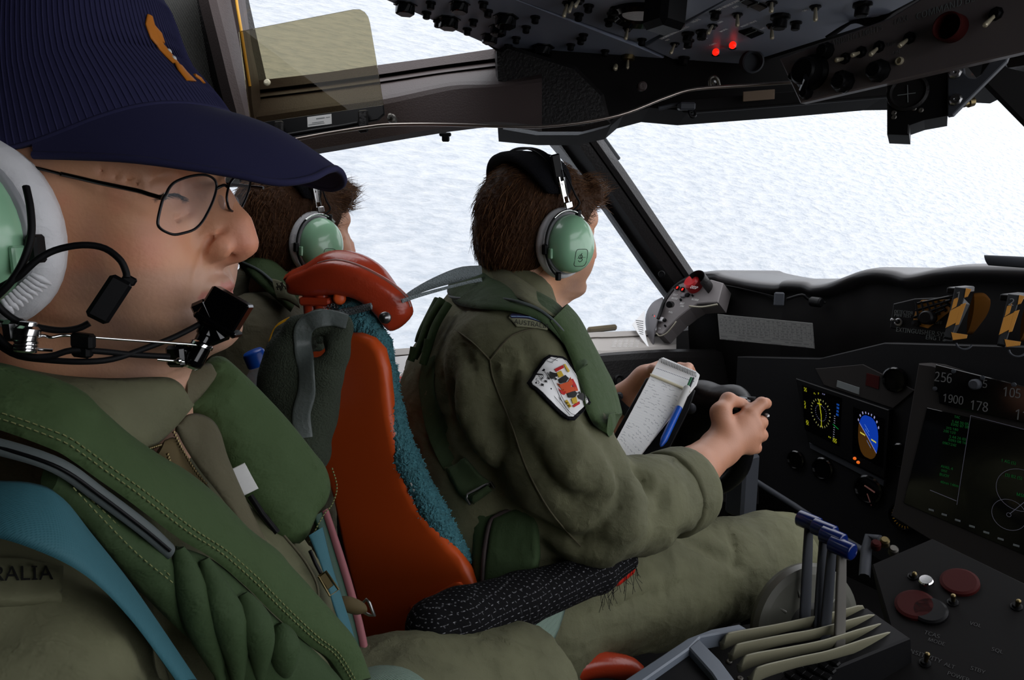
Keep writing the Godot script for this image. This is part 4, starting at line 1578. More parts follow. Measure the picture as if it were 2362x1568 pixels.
func glasses() -> void:
	var g := thing("glasses", "thin dark wire-framed glasses on the man in the navy cap", "glasses", TA * Vector3(0, 0.0, 0.1))
	var near := [[383, 448], [392, 431], [407, 418], [437, 407], [466, 403], [485, 407], [497, 418], [499, 435], [492, 461], [481, 486], [466, 512], [448, 529], [425, 537], [403, 541], [385, 536], [370, 527], [364, 516], [366, 498], [372, 472], [377, 457]]
	var o := TA * Vector3(-0.010, 0.02, 0.1035)
	var nv := (TA.basis.z - TA.basis.x * 0.10).normalized()
	var pts := PackedVector3Array()
	for q in near:
		pts.append(on(q[0], q[1], o, nv))
	var far := [[527, 432], [533, 418], [548, 405], [566, 402], [577, 406], [576, 427], [570, 449], [561, 470], [553, 483], [540, 488], [528, 480], [523, 455]]
	var o2 := TA * Vector3(0.010, 0.02, 0.1035)
	var nv2 := (TA.basis.z + TA.basis.x * 0.10).normalized()
	var pts2 := PackedVector3Array()
	for q in far:
		pts2.append(on(q[0], q[1], o2, nv2))
	var k := 0
	for l in [pts, pts2]:
		var loop := PackedVector3Array()
		var m: int = l.size()
		for i in m:
			for j in 3:
				loop.append(l[i].cubic_interpolate(l[(i + 1) % m], l[(i - 1 + m) % m], l[(i + 2) % m], j / 3.0))
		var mb := Mb.new()
		var lp := loop.duplicate()
		lp.append(loop[0])
		lp.append(loop[1])
		mb.tube(lp, 0.00085, 8)
		obj("rim", mb, M.wire_dark, g)
		mb = Mb.new()
		mb.poly(loop, k == 0)
		obj("lens", mb, M.lens, g)
		k += 1
	var mb := Mb.new()
	mb.tube(curve(PackedVector3Array([pts[7], on(508, 430, o, TA.basis.z), on(518, 427, o2, TA.basis.z), pts2[0]]), 10), 0.0011, 8)
	obj("bridge", mb, M.wire_dark, g)
	mb = Mb.new()
	var hinge := pts[0]
	mb.tube(PackedVector3Array([hinge, on_a(372, 455, -0.0665), on_a(366, 454, -0.067)]), 0.0013, 8)
	mb.box(Transform3D(TA.basis, on_a(372, 455, -0.067)), Vector3(0.004, 0.003, 0.006), 0.0008)
	obj("hinge", mb, M.dull_steel, g)
	mb = Mb.new()
	mb.tube(path_a([[368, 455], [340, 447], [318, 440], [270, 430], [222, 420], [180, 410], [140, 401]], -0.0715, 14, 0.04), 0.0014, 8)
	mb.tube(path_a([[140, 401], [100, 391], [67, 383], [30, 372]], -0.0745, 8, 0.04), 0.0010, 8)
	obj("temple", mb, M.black_gloss, g)
	mb = Mb.new()
	var fl := PackedVector3Array()
	for q in [[0.062, 0.03, 0.098], [0.069, 0.034, 0.06], [0.075, 0.038, 0.0]]:
		fl.append(TA * Vector3(q[0], q[1], q[2]))
	mb.tube(fl, 0.0012, 8)
	obj("temple", mb, M.black_gloss, g)
	for s in [-1.0, 1.0]:
		mb = Mb.new()
		mb.ball(Transform3D(TA.basis, TA * Vector3(s * 0.0105, 0.0165, 0.0985)), Vector3(0.0015, 0.006, 0.0035), 12, 8)
		obj("nose_pad", mb, M.bottle_plastic, g)

func boom_mic(h: Node3D) -> void:
	var mb := Mb.new()
	# two parallel chrome wires from the pivot to the microphone
	mb.tube(path([[84, 778, 0.385], [100, 774, 0.386], [118, 778, 0.387], [140, 774, 0.39], [165, 774, 0.393], [230, 779, 0.402], [340, 787, 0.42], [455, 795, 0.437]], 24), 0.0009, 8)
	mb.tube(path([[70, 805, 0.386], [122, 808, 0.39]]), 0.0009, 8)
	mb.tube(path([[362, 829, 0.425], [390, 831, 0.43], [425, 834, 0.435]]), 0.0009, 8)
	obj("boom", mb, M.chrome, h)
	mb = Mb.new()
	mb.lathe(lying(P(58, 812, 0.38), P(66, 742, 0.38) - P(58, 812, 0.38)), [[0.0052, 0.0], [0.0058, 0.001], [0.0058, 0.002], [0.0052, 0.0025], [0.0058, 0.003], [0.0058, 0.004], [0.0052, 0.0045], [0.0058, 0.005], [0.0058, 0.006], [0.0052, 0.0065], [0.0052, 0.009], [0.0064, 0.0095], [0.0064, 0.013], [0.0045, 0.0145], [0.0045, 0.0165], [0.003, 0.017]], 24)
	obj("pivot", mb, M.chrome, h)
	mb = Mb.new()
	mb.tube(path([[-20, 735, 0.385], [10, 742, 0.385], [40, 748, 0.385]]), 0.0011, 8)
	mb.box(Transform3D(TA.basis, P(34, 760, 0.388)), Vector3(0.012, 0.012, 0.008), 0.002)
	obj("boom_bracket", mb, M.steel, h)
	mb = Mb.new()
	for k in 9:
		var u := k / 8.0
		var p := P(lerpf(118, 30, u), lerpf(655, 722, u), lerpf(0.398, 0.394, u))
		var q := P(lerpf(72, 6, u), lerpf(632, 690, u), lerpf(0.388, 0.386, u))
		mb.tube(PackedVector3Array([p, p.lerp(q, 0.5) + (EYE - p) * 0.008, q]), [0.0008, 0.0024, 0.0012], 6)
	var pl := obj("cushion_pleats", mb, M.cushion_grey, h)
	pl.set_meta("kind", "stuff")
	# microphone block and its clamps
	mb = Mb.new()
	var mt := look(P(520, 715, 0.452), EYE - P(520, 715, 0.452))
	mt.basis = mt.basis.rotated(mt.basis.z, 0.98).rotated(mt.basis.y, -0.25)
	mb.box(mt, Vector3(0.022, 0.026, 0.016), 0.0012)
	mb.box(mt.translated_local(Vector3(-0.0105, -0.001, 0.0)), Vector3(0.004, 0.029, 0.019), 0.001)
	mb.lathe(lying(P(440, 845, 0.445), P(478, 765, 0.45) - P(440, 845, 0.445)), [[0.005, 0.0], [0.0062, 0.001], [0.0068, 0.004], [0.0068, 0.014], [0.0052, 0.0155], [0.0052, 0.021], [0.0062, 0.022], [0.0062, 0.027], [0.004, 0.029]], 20)
	mb.ball(Transform3D(Basis(), P(415, 808, 0.44)), Vector3.ONE * 0.0055, 12, 8)
	mb.box(Transform3D(TA.basis, P(410, 820, 0.44)), Vector3(0.01, 0.014, 0.012), 0.002)
	mb.box(Transform3D(TA.basis.rotated(TA.basis.x, -0.4), P(486, 742, 0.45)), Vector3(0.012, 0.03, 0.012), 0.002)
	obj("microphone", mb, M.black_gloss, h)
	mb = Mb.new()
	mb.lathe(lying(P(463, 800, 0.44), P(478, 765, 0.45) - P(440, 845, 0.445)), [[0.0072, 0.0], [0.0072, 0.002], [0.0062, 0.003]], 20)
	mb.lathe(lying(P(438, 850, 0.445), P(478, 765, 0.45) - P(440, 845, 0.445)), [[0.004, 0.0], [0.0055, 0.002], [0.0055, 0.003]], 20)
	mb.ball(Transform3D(Basis(), P(412, 832, 0.43)), Vector3.ONE * 0.002, 10, 6)
	obj("clamp_ring", mb, M.chrome, h)
	mb = Mb.new()
	mb.box(Transform3D(TA.basis.rotated(TA.basis.x, 0.1), P(192, 786, 0.394)), Vector3(0.006, 0.009, 0.013), 0.0015)
	mb.box(Transform3D(TA.basis.rotated(TA.basis.x, 0.1), P(190, 808, 0.396)), Vector3(0.006, 0.008, 0.011), 0.0015)
	obj("cable_clip", mb, M.black_plastic, h)
	# cables
	mb = Mb.new()
	for l in [[[-10, 668, 0.37], [40, 640, 0.37], [85, 600, 0.372], [130, 576, 0.376], [190, 565, 0.38], [240, 572, 0.384], [276, 598, 0.386], [290, 625, 0.388], [292, 640, 0.388]], [[206, 745, 0.395], [180, 757, 0.393], [140, 762, 0.39], [90, 755, 0.386], [40, 740, 0.382], [5, 715, 0.378], [-15, 690, 0.375]], [[-10, 770, 0.38], [20, 800, 0.381], [70, 822, 0.384], [120, 820, 0.388], [165, 808, 0.392], [230, 810, 0.40], [310, 818, 0.414], [390, 822, 0.43]], [[-10, 790, 0.384], [40, 820, 0.386], [110, 830, 0.39], [190, 834, 0.396], [260, 828, 0.405], [330, 805, 0.418], [400, 778, 0.432], [455, 750, 0.445], [478, 735, 0.45]], [[60, 430, 0.378], [70, 480, 0.376], [72, 540, 0.374], [55, 600, 0.371], [25, 650, 0.369], [-15, 690, 0.368]]]:
		mb.tube(path(l, 30), 0.0019, 8)
	obj("cable", mb, M.rubber, h)
	mb = Mb.new()
	var bx := look(P(252, 690, 0.388), EYE - P(252, 690, 0.388))
	bx.basis = bx.basis.rotated(bx.basis.z, -0.60)
	mb.box(bx, Vector3(0.0125, 0.027, 0.010), 0.002)
	mb.box(bx.translated_local(Vector3(0.003, 0.0145, 0)), Vector3(0.0075, 0.005, 0.006), 0.001)
	obj("switch_box", mb, M.black_plastic, h)

func puff(mb: Mb, up: Array, dn: Array, n: int, bulge: float, back := 0.004, hint := Vector3.ZERO, pw := 0.7) -> void:
	# padded band between two edges given as sight points
	var u := path(up, n)
	var l := path(dn, n)
	var rings := []
	var m := 10
	for i in n + 1:
		var across := l[i] - u[i]
		var tang := (u[mini(i + 1, n)] + l[mini(i + 1, n)] - u[maxi(i - 1, 0)] - l[maxi(i - 1, 0)]).normalized()
		var nr := across.cross(tang).normalized()
		var to := (EYE - u[i]) if hint == Vector3.ZERO else hint
		if nr.dot(to) < 0:
			nr = -nr
		var ring := PackedVector3Array()
		for k in m + 1:
			var t := float(k) / m
			ring.append(u[i] + across * t + nr * bulge * pow(sin(PI * t), pw))
		for k in m - 1:
			var t := 1.0 - float(k + 1) / m
			ring.append(u[i] + across * t - nr * back * sin(PI * t))
		rings.append(ring)
	var c := (rings[0][m / 2] as Vector3) - (rings[0][m + m / 2] as Vector3)
	var e := (rings[0][0] as Vector3) - (rings[0][m] as Vector3)
	if e.cross(c).dot(u[1] - u[0]) > 0:
		for i in rings.size():
			rings[i].reverse()
	mb.loft(rings, true, true)

func stitches(mb: Mb, pts: PackedVector3Array, step: float, len_: float, r: float) -> void:
	var acc := 0.0
	for i in pts.size() - 1:
		var a := pts[i]
		var b := pts[i + 1]
		var d := a.distance_to(b)
		var t := step - acc
		while t < d:
			var q := a.lerp(b, t / d)
			var e := (b - a).normalized()
			mb.tube(PackedVector3Array([q - e * len_ * 0.5, q + e * len_ * 0.5]), r, 4)
			t += step
		acc = d - (t - step)

func man_in_cap() -> void:
	var fwd := Vector3(cos(0.07), 0, sin(0.07))
	TA = face_frame(Vector3.ZERO, fwd)
	TA.origin = P(520, 597, 0.49) - TA.basis * Vector3(0, -0.024, 0.098)
	var man := thing("person", "man in navy cap and glasses seen in profile, close at the left", "person", A(0.0, -0.6, -1.25))
	var body := Mb.new()
	put_mesh(head_field(0.0026), body, TA, skin_tint)
	var core := field_for([TA.origin, P(200, 1150, 0.52), P(430, 1560, 0.56), P(520, 1080, 0.70), P(700, 985, 0.81), P(-100, 1500, 0.38)], 0.13, 0.014)
	core.cone(TA * Vector3(0, -0.16, -0.035), P(180, 1150, 0.54), 0.054, 0.055, 0.03)
	core.cone(P(160, 1150, 0.55), P(380, 1560, 0.59), 0.06, 0.05, 0.03)
	core.cone(P(200, 1170, 0.54), P(520, 1110, 0.72), 0.05, 0.035, 0.03)
	core.cone(P(520, 1110, 0.72), P(640, 1038, 0.80), 0.035, 0.018, 0.03)
	core.cone(P(140, 1200, 0.50), P(-130, 1560, 0.385), 0.04, 0.03, 0.03)
	var b0 := body.v.size()
	core.mesh(body)
	for i in range(b0, body.v.size()):
		body.col[i] = Color(0.56, 0.275, 0.155)
	obj("body", body, M.skin, man)
	lashes(TA, man)
	TA.origin += TA.basis * Vector3(0, -0.0025, 0.004)
	cap()
	glasses()
	var h := headset(TA, "green domed headset with boom microphone on the man in the navy cap", 0.06)
	boom_mic(h)
	# flight suit
	var f := field_for([P(190, 1000, 0.52), P(440, 1600, 0.56), P(520, 1900, 0.62), P(-120, 1560, 0.365), P(330, 2000, 0.38), P(690, 1010, 0.80), P(1170, 1610, 0.82)], 0.16, 0.0095)
	f.cone(P(70, 1165, 0.55), P(370, 1620, 0.575), 0.112, 0.166, 0.03, 0, Vector3.RIGHT, 1.22)
	f.cone(P(370, 1620, 0.57), P(460, 1900, 0.62), 0.166, 0.17, 0.05, 0, Vector3.RIGHT, 1.2)
	f.cone(P(200, 990, 0.52), P(140, 1120, 0.54), 0.05, 0.085, 0.04)
	f.cone(P(120, 1220, 0.46), P(-120, 1560, 0.365), 0.07, 0.080, 0.05)
	f.chain([P(-130, 1560, 0.365), P(100, 1780, 0.355), P(330, 2050, 0.38)], [0.082, 0.078, 0.066], 0.03)
	f.chain([P(330, 1170, 0.64), P(500, 1120, 0.72), P(672, 1015, 0.82)], [0.085, 0.055, 0.028], 0.03)
	f.chain([P(600, 1900, 0.62), P(900, 1720, 0.72), P(1170, 1610, 0.82)], [0.11, 0.10, 0.085], 0.03)
	for z in [0.36, 0.40, 0.44, 0.48]:
		f.cone(P(330, 1400, z), P(520, 1640, z + 0.03), 0.014, 0.032, 0.012, 1)
	# folds of the sleeve and over the chest
	for l in [[[60, 1330, 0.30], [150, 1420, 0.30], [280, 1568, 0.33]], [[10, 1400, 0.29], [80, 1500, 0.29], [150, 1620, 0.31]], [[180, 1360, 0.31], [300, 1480, 0.33], [380, 1568, 0.36]], [[20, 1420, 0.29], [110, 1440, 0.29], [200, 1500, 0.30]], [[60, 1500, 0.29], [160, 1520, 0.30], [260, 1568, 0.32]], [[690, 1280, 0.505], [730, 1330, 0.515], [770, 1420, 0.53]], [[640, 1290, 0.50], [700, 1380, 0.51], [760, 1480, 0.53]]]:
		var p := path(l, 6)
		for i in p.size() - 1:
			f.cone(p[i], p[i + 1], 0.006, 0.006, 0.012, 1)
	var suit := Mb.new()
	f.mesh(suit, null, crease.bind(0.004))
	obj("flight_suit", suit, M.suit, man)
	var sf := f
	over = f
	var mb := Mb.new()
	puff(mb, [[-60, 838, 0.43], [40, 848, 0.425], [150, 866, 0.425], [260, 872, 0.435], [350, 869, 0.455], [395, 872, 0.465], [424, 893, 0.472], [433, 925, 0.476]], [[-60, 950, 0.385], [40, 965, 0.385], [150, 990, 0.392], [240, 1020, 0.405], [310, 1048, 0.43], [350, 1035, 0.452], [400, 990, 0.467], [430, 940, 0.475]], 28, 0.007, 0.003)
	obj("collar", mb, M.suit, man)
	mb = Mb.new()
	puff(mb, [[425, 862, 0.52], [450, 845, 0.53], [486, 838, 0.54], [496, 862, 0.54]], [[425, 948, 0.50], [440, 938, 0.51], [472, 905, 0.525], [494, 876, 0.535]], 12, 0.004, 0.003)
	obj("collar", mb, M.suit_dark, man)
	mb = Mb.new()
	puff(mb, [[405, 985, 0.484], [425, 960, 0.49], [455, 953, 0.50], [490, 968, 0.505], [510, 1000, 0.508], [522, 1045, 0.508], [558, 1133, 0.507], [590, 1205, 0.506], [624, 1278, 0.505]], [[407, 992, 0.482], [420, 1020, 0.482], [441, 1055, 0.482], [465, 1090, 0.482], [490, 1120, 0.483], [514, 1152, 0.484], [545, 1195, 0.486], [575, 1240, 0.488], [612, 1285, 0.49]], 30, 0.004, 0.003)
	obj("placket", mb, M.suit_dark, man)
	# dark opening of the suit with zip and undershirt
	mb = Mb.new()
	puff(mb, [[380, 1015, 0.472], [405, 1010, 0.48], [430, 1050, 0.487], [480, 1120, 0.489], [540, 1210, 0.49]], [[355, 1060, 0.465], [385, 1080, 0.468], [412, 1105, 0.472], [460, 1150, 0.478], [530, 1215, 0.485]], 16, 0.003, 0.003)
	obj("undershirt", mb, M.olive_brown, man)
	mb = Mb.new()
	for l in [[[398, 990, 0.476], [420, 1035, 0.478], [450, 1085, 0.478], [480, 1120, 0.478]], [[385, 1040, 0.462], [395, 1075, 0.464], [415, 1100, 0.466], [455, 1130, 0.472], [490, 1145, 0.476], [530, 1195, 0.48], [565, 1235, 0.484]]]:
		stitches(mb, path(l, 30), 0.0022, 0.0013, 0.0012)
	var zp := obj("zip", mb, M.brass, man)
	zp.set_meta("kind", "stuff")
	mb = Mb.new()
	var bead := path([[322, 1038, 0.425], [345, 1034, 0.435], [370, 1026, 0.45]], 12)
	for p in bead:
		mb.ball(Transform3D(Basis(), p), Vector3.ONE * 0.0011, 8, 6)
	var bd := obj("bead_chain", mb, M.brass, man)
	bd.set_meta("kind", "stuff")
	mb = Mb.new()
	mb.slab(look(P(563, 1105, 0.515), EYE - P(563, 1105, 0.515) + Vector3(0.2, 0.2, 0), Vector3(-0.3, 1, 0)), PackedVector2Array([Vector2(-0.006, -0.011), Vector2(0.006, -0.011), Vector2(0.006, 0.011), Vector2(-0.006, 0.011)]), 0.001, 0.0008, 0.004)
	obj("name_tape", mb, M.white_print, man)
	mb = Mb.new()
	mb.tube(path([[577, 1143, 0.505], [605, 1185, 0.505], [640, 1228, 0.506]]), 0.0022, 8)
	obj("pen_clip", mb, M.black_plastic, man)
	mb = Mb.new()
	for l in [[[628, 1262, 0.5], [672, 1320, 0.5], [720, 1400, 0.52], [760, 1480, 0.53]], [[655, 1235, 0.52], [700, 1290, 0.52], [730, 1345, 0.52], [735, 1390, 0.52]]]:
		mb.tube(path(l, 16), 0.001, 6)
	obj("seam", mb, M.suit_dark, man)
	# pocket zip with its pull
	mb = Mb.new()
	mb.tube(path([[715, 1270, 0.50], [728, 1300, 0.502], [740, 1322, 0.503]]), 0.0015, 6)
	obj("pocket_zip", mb, M.black_plastic, man)
	mb = Mb.new()
	var pl := look(P(757, 1345, 0.50), EYE - P(757, 1345, 0.50), Vector3(-0.55, 1, 0))
	mb.tube(PackedVector3Array([pl * Vector3(-0.003, 0.008, 0), pl * Vector3(0.003, 0.008, 0), pl * Vector3(0.0036, -0.008, 0), pl * Vector3(-0.0036, -0.008, 0), pl * Vector3(-0.003, 0.008, 0)]), 0.0009, 6)
	mb.box(pl.translated_local(Vector3(0, 0.002, -0.0005)), Vector3(0.005, 0.011, 0.001), 0.0003)
	obj("zip_pull", mb, M.brass, man)
	# shoulder tab with the country's name
	var tp := []
	for q in [[-100, 1320], [120, 1325], [0, 1275], [0, 1365]]:
		tp.append(path([[q[0], q[1], 0.5]])[0])
	var tn: Vector3 = (tp[1] - tp[0]).cross(tp[2] - tp[3])
	if tn.dot(EYE - tp[0]) < 0:
		tn = -tn
	var tt := look((tp[0] + tp[1]) * 0.5 + tn.normalized() * 0.006, tn, Vector3(0.02, 1, 0))
	mb = Mb.new()
	mb.slab(Transform3D(tt.basis, tt.origin - tt.basis.z * 0.006), px_on(tt, [[-260, 1270], [60, 1272], [156, 1292], [152, 1370], [60, 1376], [-260, 1376]]), 0.004, 0.003, 0.01)
	obj("shoulder_tab", mb, M.suit, man)
	text_px("AUSTRALIA", -16, 1324, 50, -1, Transform3D(tt.basis, tt.origin - tt.basis.z * 0.0012), 0.0078, M.black_print, man, 0.9)
	over = null
	# glove of the left hand, gripping the top of the pilot's seat
	f = field_for([P(640, 720, 0.82), P(800, 740, 0.82), P(705, 1050, 0.82), P(640, 960, 0.85), P(740, 780, 0.91)], 0.045, 0.0035)
	f.chain([P(705, 1040, 0.82), P(695, 960, 0.83), P(672, 880, 0.835), P(668, 820, 0.835)], [0.030, 0.029, 0.033, 0.028], 0.02)
	f.blob(P(690, 870, 0.835), Basis(), Vector3(0.032, 0.05, 0.03), 0.02)
	f.blob(P(728, 905, 0.83), Basis(), Vector3(0.024, 0.042, 0.022), 0.02)
	f.blob(P(655, 930, 0.845), Basis(), Vector3(0.022, 0.05, 0.026), 0.02)
	f.cone(P(740, 850, 0.825), P(712, 960, 0.83), 0.02, 0.028, 0.02)
	# index finger over the top, the other fingers behind it, thumb up against its tip
	f.chain([P(660, 810, 0.825), P(688, 760, 0.82), P(740, 742, 0.82), P(790, 745, 0.825)], [0.019, 0.0155, 0.014, 0.0115], 0.008)
	f.chain([P(645, 830, 0.845), P(660, 775, 0.845), P(700, 752, 0.85), P(745, 755, 0.855)], [0.018, 0.0145, 0.013, 0.011], 0.006)
	f.chain([P(650, 850, 0.865), P(668, 790, 0.87), P(705, 770, 0.875), P(740, 775, 0.88)], [0.017, 0.014, 0.012, 0.010], 0.006)
	f.chain([P(655, 870, 0.885), P(675, 810, 0.89), P(710, 790, 0.895), P(735, 795, 0.9)], [0.015, 0.012, 0.011, 0.009], 0.006)
	f.chain([P(715, 935, 0.82), P(745, 870, 0.815), P(770, 815, 0.815), P(790, 765, 0.82)], [0.024, 0.021, 0.017, 0.012], 0.010)
	f.cone(P(732, 800, 0.80), P(728, 830, 0.86), 0.010, 0.010, 0.006, 1)
	var gv := Mb.new()
	f.mesh(gv)
	var gm := obj("glove", gv, M.glove_knit, man)
	mb = Mb.new()
	var lp := PackedVector3Array()
	var la := PackedVector3Array()
	var ln := PackedVector3Array()
	for q in curve2(PackedVector2Array([Vector2(800, 742), Vector2(765, 733), Vector2(725, 738), Vector2(700, 760), Vector2(699, 800), Vector2(706, 850), Vector2(707, 905), Vector2(695, 955), Vector2(700, 1010)]), 5, false):
		var d := (P(q.x, q.y, 1.0) - EYE).normalized()
		var hp := f.hit(EYE + d * 0.72, d, 0.3)
		lp.append(hp)
		ln.append(f.grad(hp))
	for i in lp.size():
		var d := (lp[mini(i + 1, lp.size() - 1)] - lp[maxi(i - 1, 0)]).normalized()
		la.append(d.cross(ln[i]).normalized() * 0.0105)
		ln[i] = ln[i] * 0.0022
	mb.band(lp, la, ln, 12, 0.6)
	obj("leather_strip", mb, M.glove_leather, gm)
	over = sf
	life_vest()
	over = null

func life_vest() -> void:
	var v := thing("life_vest", "dark green life vest with double stitching on the man in the navy cap", "life vest", P(500, 1568, 0.5), "green life vests")
	var up := [[-80, 842, 0.395], [0, 849, 0.395], [147, 893, 0.402], [206, 947, 0.41], [284, 1016, 0.425], [362, 1067, 0.442], [416, 1094, 0.455], [490, 1153, 0.465], [563, 1236, 0.473], [622, 1275, 0.48], [652, 1310, 0.484], [706, 1368, 0.49], [764, 1437, 0.50], [803, 1500, 0.507], [822, 1580, 0.515]]
	var dn := [[-80, 975, 0.345], [0, 992, 0.345], [122, 1037, 0.352], [170, 1065, 0.358], [220, 1101, 0.364], [290, 1150, 0.374], [343, 1190, 0.384], [416, 1244, 0.398], [490, 1288, 0.412], [573, 1358, 0.426], [605, 1390, 0.432], [637, 1421, 0.438], [710, 1486, 0.452], [760, 1520, 0.465], [800, 1580, 0.475]]
	var mb := Mb.new()
	puff(mb, up, dn, 60, 0.014, 0.008, Vector3.ZERO, 0.6)
	var main := obj("shoulder_panel", mb, M.vest, v)
	# stitches just above the lower edge
	mb = Mb.new()
	var u := path(up, 60)
	var l := path(dn, 60)
	for t in [0.915, 0.955]:
		var line := PackedVector3Array()
		for i in 61:
			var ac := l[i] - u[i]
			var nr := ac.cross(u[mini(i + 1, 60)] - u[maxi(i - 1, 0)]).normalized()
			if nr.dot(EYE - u[i]) < 0:
				nr = -nr
			line.append(u[i] + ac * t + nr * (0.014 * pow(sin(PI * t), 0.6) + 0.0004))
		stitches(mb, line, 0.0036, 0.0022, 0.00045)
	var st := obj("stitching", mb, M.thread, v)
	st.set_meta("kind", "stuff")
	# zip running along below the panel
	mb = Mb.new()
	puff(mb, [[-80, 1000, 0.345], [0, 1012, 0.345], [147, 1062, 0.352], [245, 1130, 0.367], [343, 1205, 0.383], [395, 1252, 0.392]], [[-80, 1040, 0.337], [0, 1052, 0.337], [120, 1090, 0.343], [215, 1155, 0.358], [320, 1232, 0.374], [388, 1290, 0.388]], 30, 0.004, 0.003)
	obj("zip_tape", mb, M.zip_grey, v)
	mb = Mb.new()
	var zl := path([[-80, 1022, 0.338], [0, 1033, 0.338], [135, 1078, 0.344], [230, 1142, 0.358], [330, 1218, 0.374], [392, 1270, 0.386]], 40)
	mb.tube(zl, 0.0011, 6)
	obj("zip_teeth", mb, M.black_plastic, v)
	# lower flap and its folds
	mb = Mb.new()
	puff(mb, [[100, 1085, 0.352], [215, 1150, 0.366], [320, 1228, 0.380], [395, 1285, 0.392], [440, 1400, 0.412], [470, 1470, 0.42]], [[120, 1130, 0.348], [190, 1205, 0.358], [260, 1290, 0.370], [330, 1370, 0.384], [410, 1450, 0.402], [470, 1500, 0.418]], 24, 0.006, 0.004)
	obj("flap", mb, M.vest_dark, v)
	mb = Mb.new()
	for l2 in [[[150, 1098, 0.349], [230, 1170, 0.362], [310, 1250, 0.374], [395, 1330, 0.388]], [[160, 1115, 0.348], [240, 1200, 0.36], [320, 1280, 0.373], [400, 1345, 0.387]]]:
		stitches(mb, path(l2, 30), 0.004, 0.0024, 0.0004)
	st = obj("stitching", mb, M.thread, v)
	st.set_meta("kind", "stuff")
	mb = Mb.new()
	puff(mb, [[405, 1258, 0.400], [490, 1290, 0.414], [573, 1360, 0.428], [637, 1424, 0.44], [720, 1495, 0.455], [790, 1570, 0.47], [830, 1640, 0.48]], [[425, 1360, 0.405], [455, 1470, 0.413], [490, 1545, 0.42], [540, 1610, 0.43], [600, 1640, 0.44], [700, 1660, 0.455], [830, 1700, 0.475]], 30, 0.012, 0.006)
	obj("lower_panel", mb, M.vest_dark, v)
	for q in [[[412, 1265, 0.396], [435, 1340, 0.398], [462, 1420, 0.404], [490, 1500, 0.412], [510, 1568, 0.418]], [[470, 1290, 0.405], [500, 1370, 0.406], [530, 1440, 0.411], [545, 1510, 0.417], [550, 1600, 0.424]], [[560, 1370, 0.42], [585, 1430, 0.42], [600, 1490, 0.424], [600, 1580, 0.43]], [[640, 1440, 0.436], [655, 1500, 0.436], [660, 1568, 0.44]]]:
		mb = Mb.new()
		var p := path(q, 14)
		var rr := PackedFloat32Array()
		for i in p.size():
			rr.append(0.003 + 0.007 * sin(PI * clampf(i / 13.0, 0, 1)))
		mb.tube(p, rr, 12)
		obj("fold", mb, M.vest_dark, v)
	# the half on his left side
	mb = Mb.new()
	var lt := plane3([500, 900, 0.56], [760, 1100, 0.63], [650, 1220, 0.575])
	mb.slab(Transform3D(lt.basis, lt.origin - lt.basis.z * 0.012), curve2(px_on(lt, [[519, 812], [563, 844], [632, 913], [681, 967], [735, 1035], [764, 1074], [776, 1123], [764, 1163], [745, 1187], [712, 1250], [652, 1226], [627, 1187], [583, 1133], [558, 1084], [514, 996], [480, 950], [440, 930], [470, 900], [492, 870], [488, 838]]), 3), 0.02, 0.035, 0.012)
	obj("shoulder_panel", mb, M.vest, v)
	mb = Mb.new()
	var edge := PackedVector3Array()
	for q in [[764, 1074], [777, 1123], [766, 1163], [746, 1188], [712, 1251]]:
		edge.append(on(q[0], q[1], lt.origin, lt.basis.z))
	stitches(mb, curve(edge, 24), 0.003, 0.0018, 0.0008)
	st = obj("stitching", mb, M.thread, v)
	st.set_meta("kind", "stuff")
	# harness of his seat
	mb = Mb.new()
	puff(mb, [[-60, 1106, 0.335], [0, 1108, 0.334], [73, 1113, 0.336], [132, 1138, 0.34], [196, 1221, 0.35], [274, 1319, 0.364], [343, 1417, 0.378], [450, 1575, 0.40]], [[-60, 1236, 0.308], [0, 1242, 0.307], [73, 1265, 0.309], [162, 1305, 0.316], [235, 1358, 0.327], [304, 1432, 0.342], [360, 1505, 0.356], [410, 1575, 0.37]], 30, 0.004, 0.003, Vector3.ZERO, 0.5)
	tag(obj("harness_strap", mb, M.strap_teal), "wide teal harness strap over the near shoulder of the man in the navy cap", "strap")
	var keep := over
	over = null
	mb = Mb.new()
	puff(mb, [[745, 1215, 0.60], [765, 1300, 0.59], [790, 1380, 0.58], [815, 1460, 0.57], [850, 1590, 0.56]], [[712, 1235, 0.585], [742, 1310, 0.575], [766, 1390, 0.565], [792, 1470, 0.555], [820, 1590, 0.545]], 20, 0.002, 0.002)
	tag(obj("harness_strap", mb, M.strap_teal), "narrow teal harness strap running down past the zip pull on his far side", "strap")
	# buckle end hanging out beside it
	var bk := thing("strap_buckle", "brown webbing end with a bent metal buckle in front of the red seat", "buckle", P(820, 1420, 0.62))
	mb = Mb.new()
	puff(mb, [[770, 1378, 0.60], [800, 1374, 0.60], [826, 1382, 0.605], [842, 1392, 0.61]], [[768, 1402, 0.60], [798, 1412, 0.60], [822, 1418, 0.605], [838, 1414, 0.61]], 10, 0.005, 0.004)
	obj("webbing", mb, M.olive_brown, bk)
	mb = Mb.new()
	mb.tube(path([[835, 1392, 0.612], [845, 1382, 0.612], [852, 1390, 0.612], [864, 1420, 0.612], [852, 1418, 0.615], [840, 1412, 0.62]]), 0.0014, 6)
	obj("buckle", mb, M.steel, bk)
	over = keep

# ---------------------------------------------------------------- the pilot in the left seat
var TB: Transform3D
var TC: Transform3D
var FB: Field

func flat_on(f: Field, px: Array, from: float, up: Vector3) -> Transform3D:
	# frame lying on a field at a sight point
	var d := (P(px[0], px[1], 1.0) - EYE).normalized()
	var hp := f.hit(EYE + d * from, d, 0.9)
	return look(hp, f.grad(hp) * 0.7 - d * 0.3, up)

func rel_px(t: Transform3D, px: Array) -> PackedVector2Array:
	return px_on(t, px)

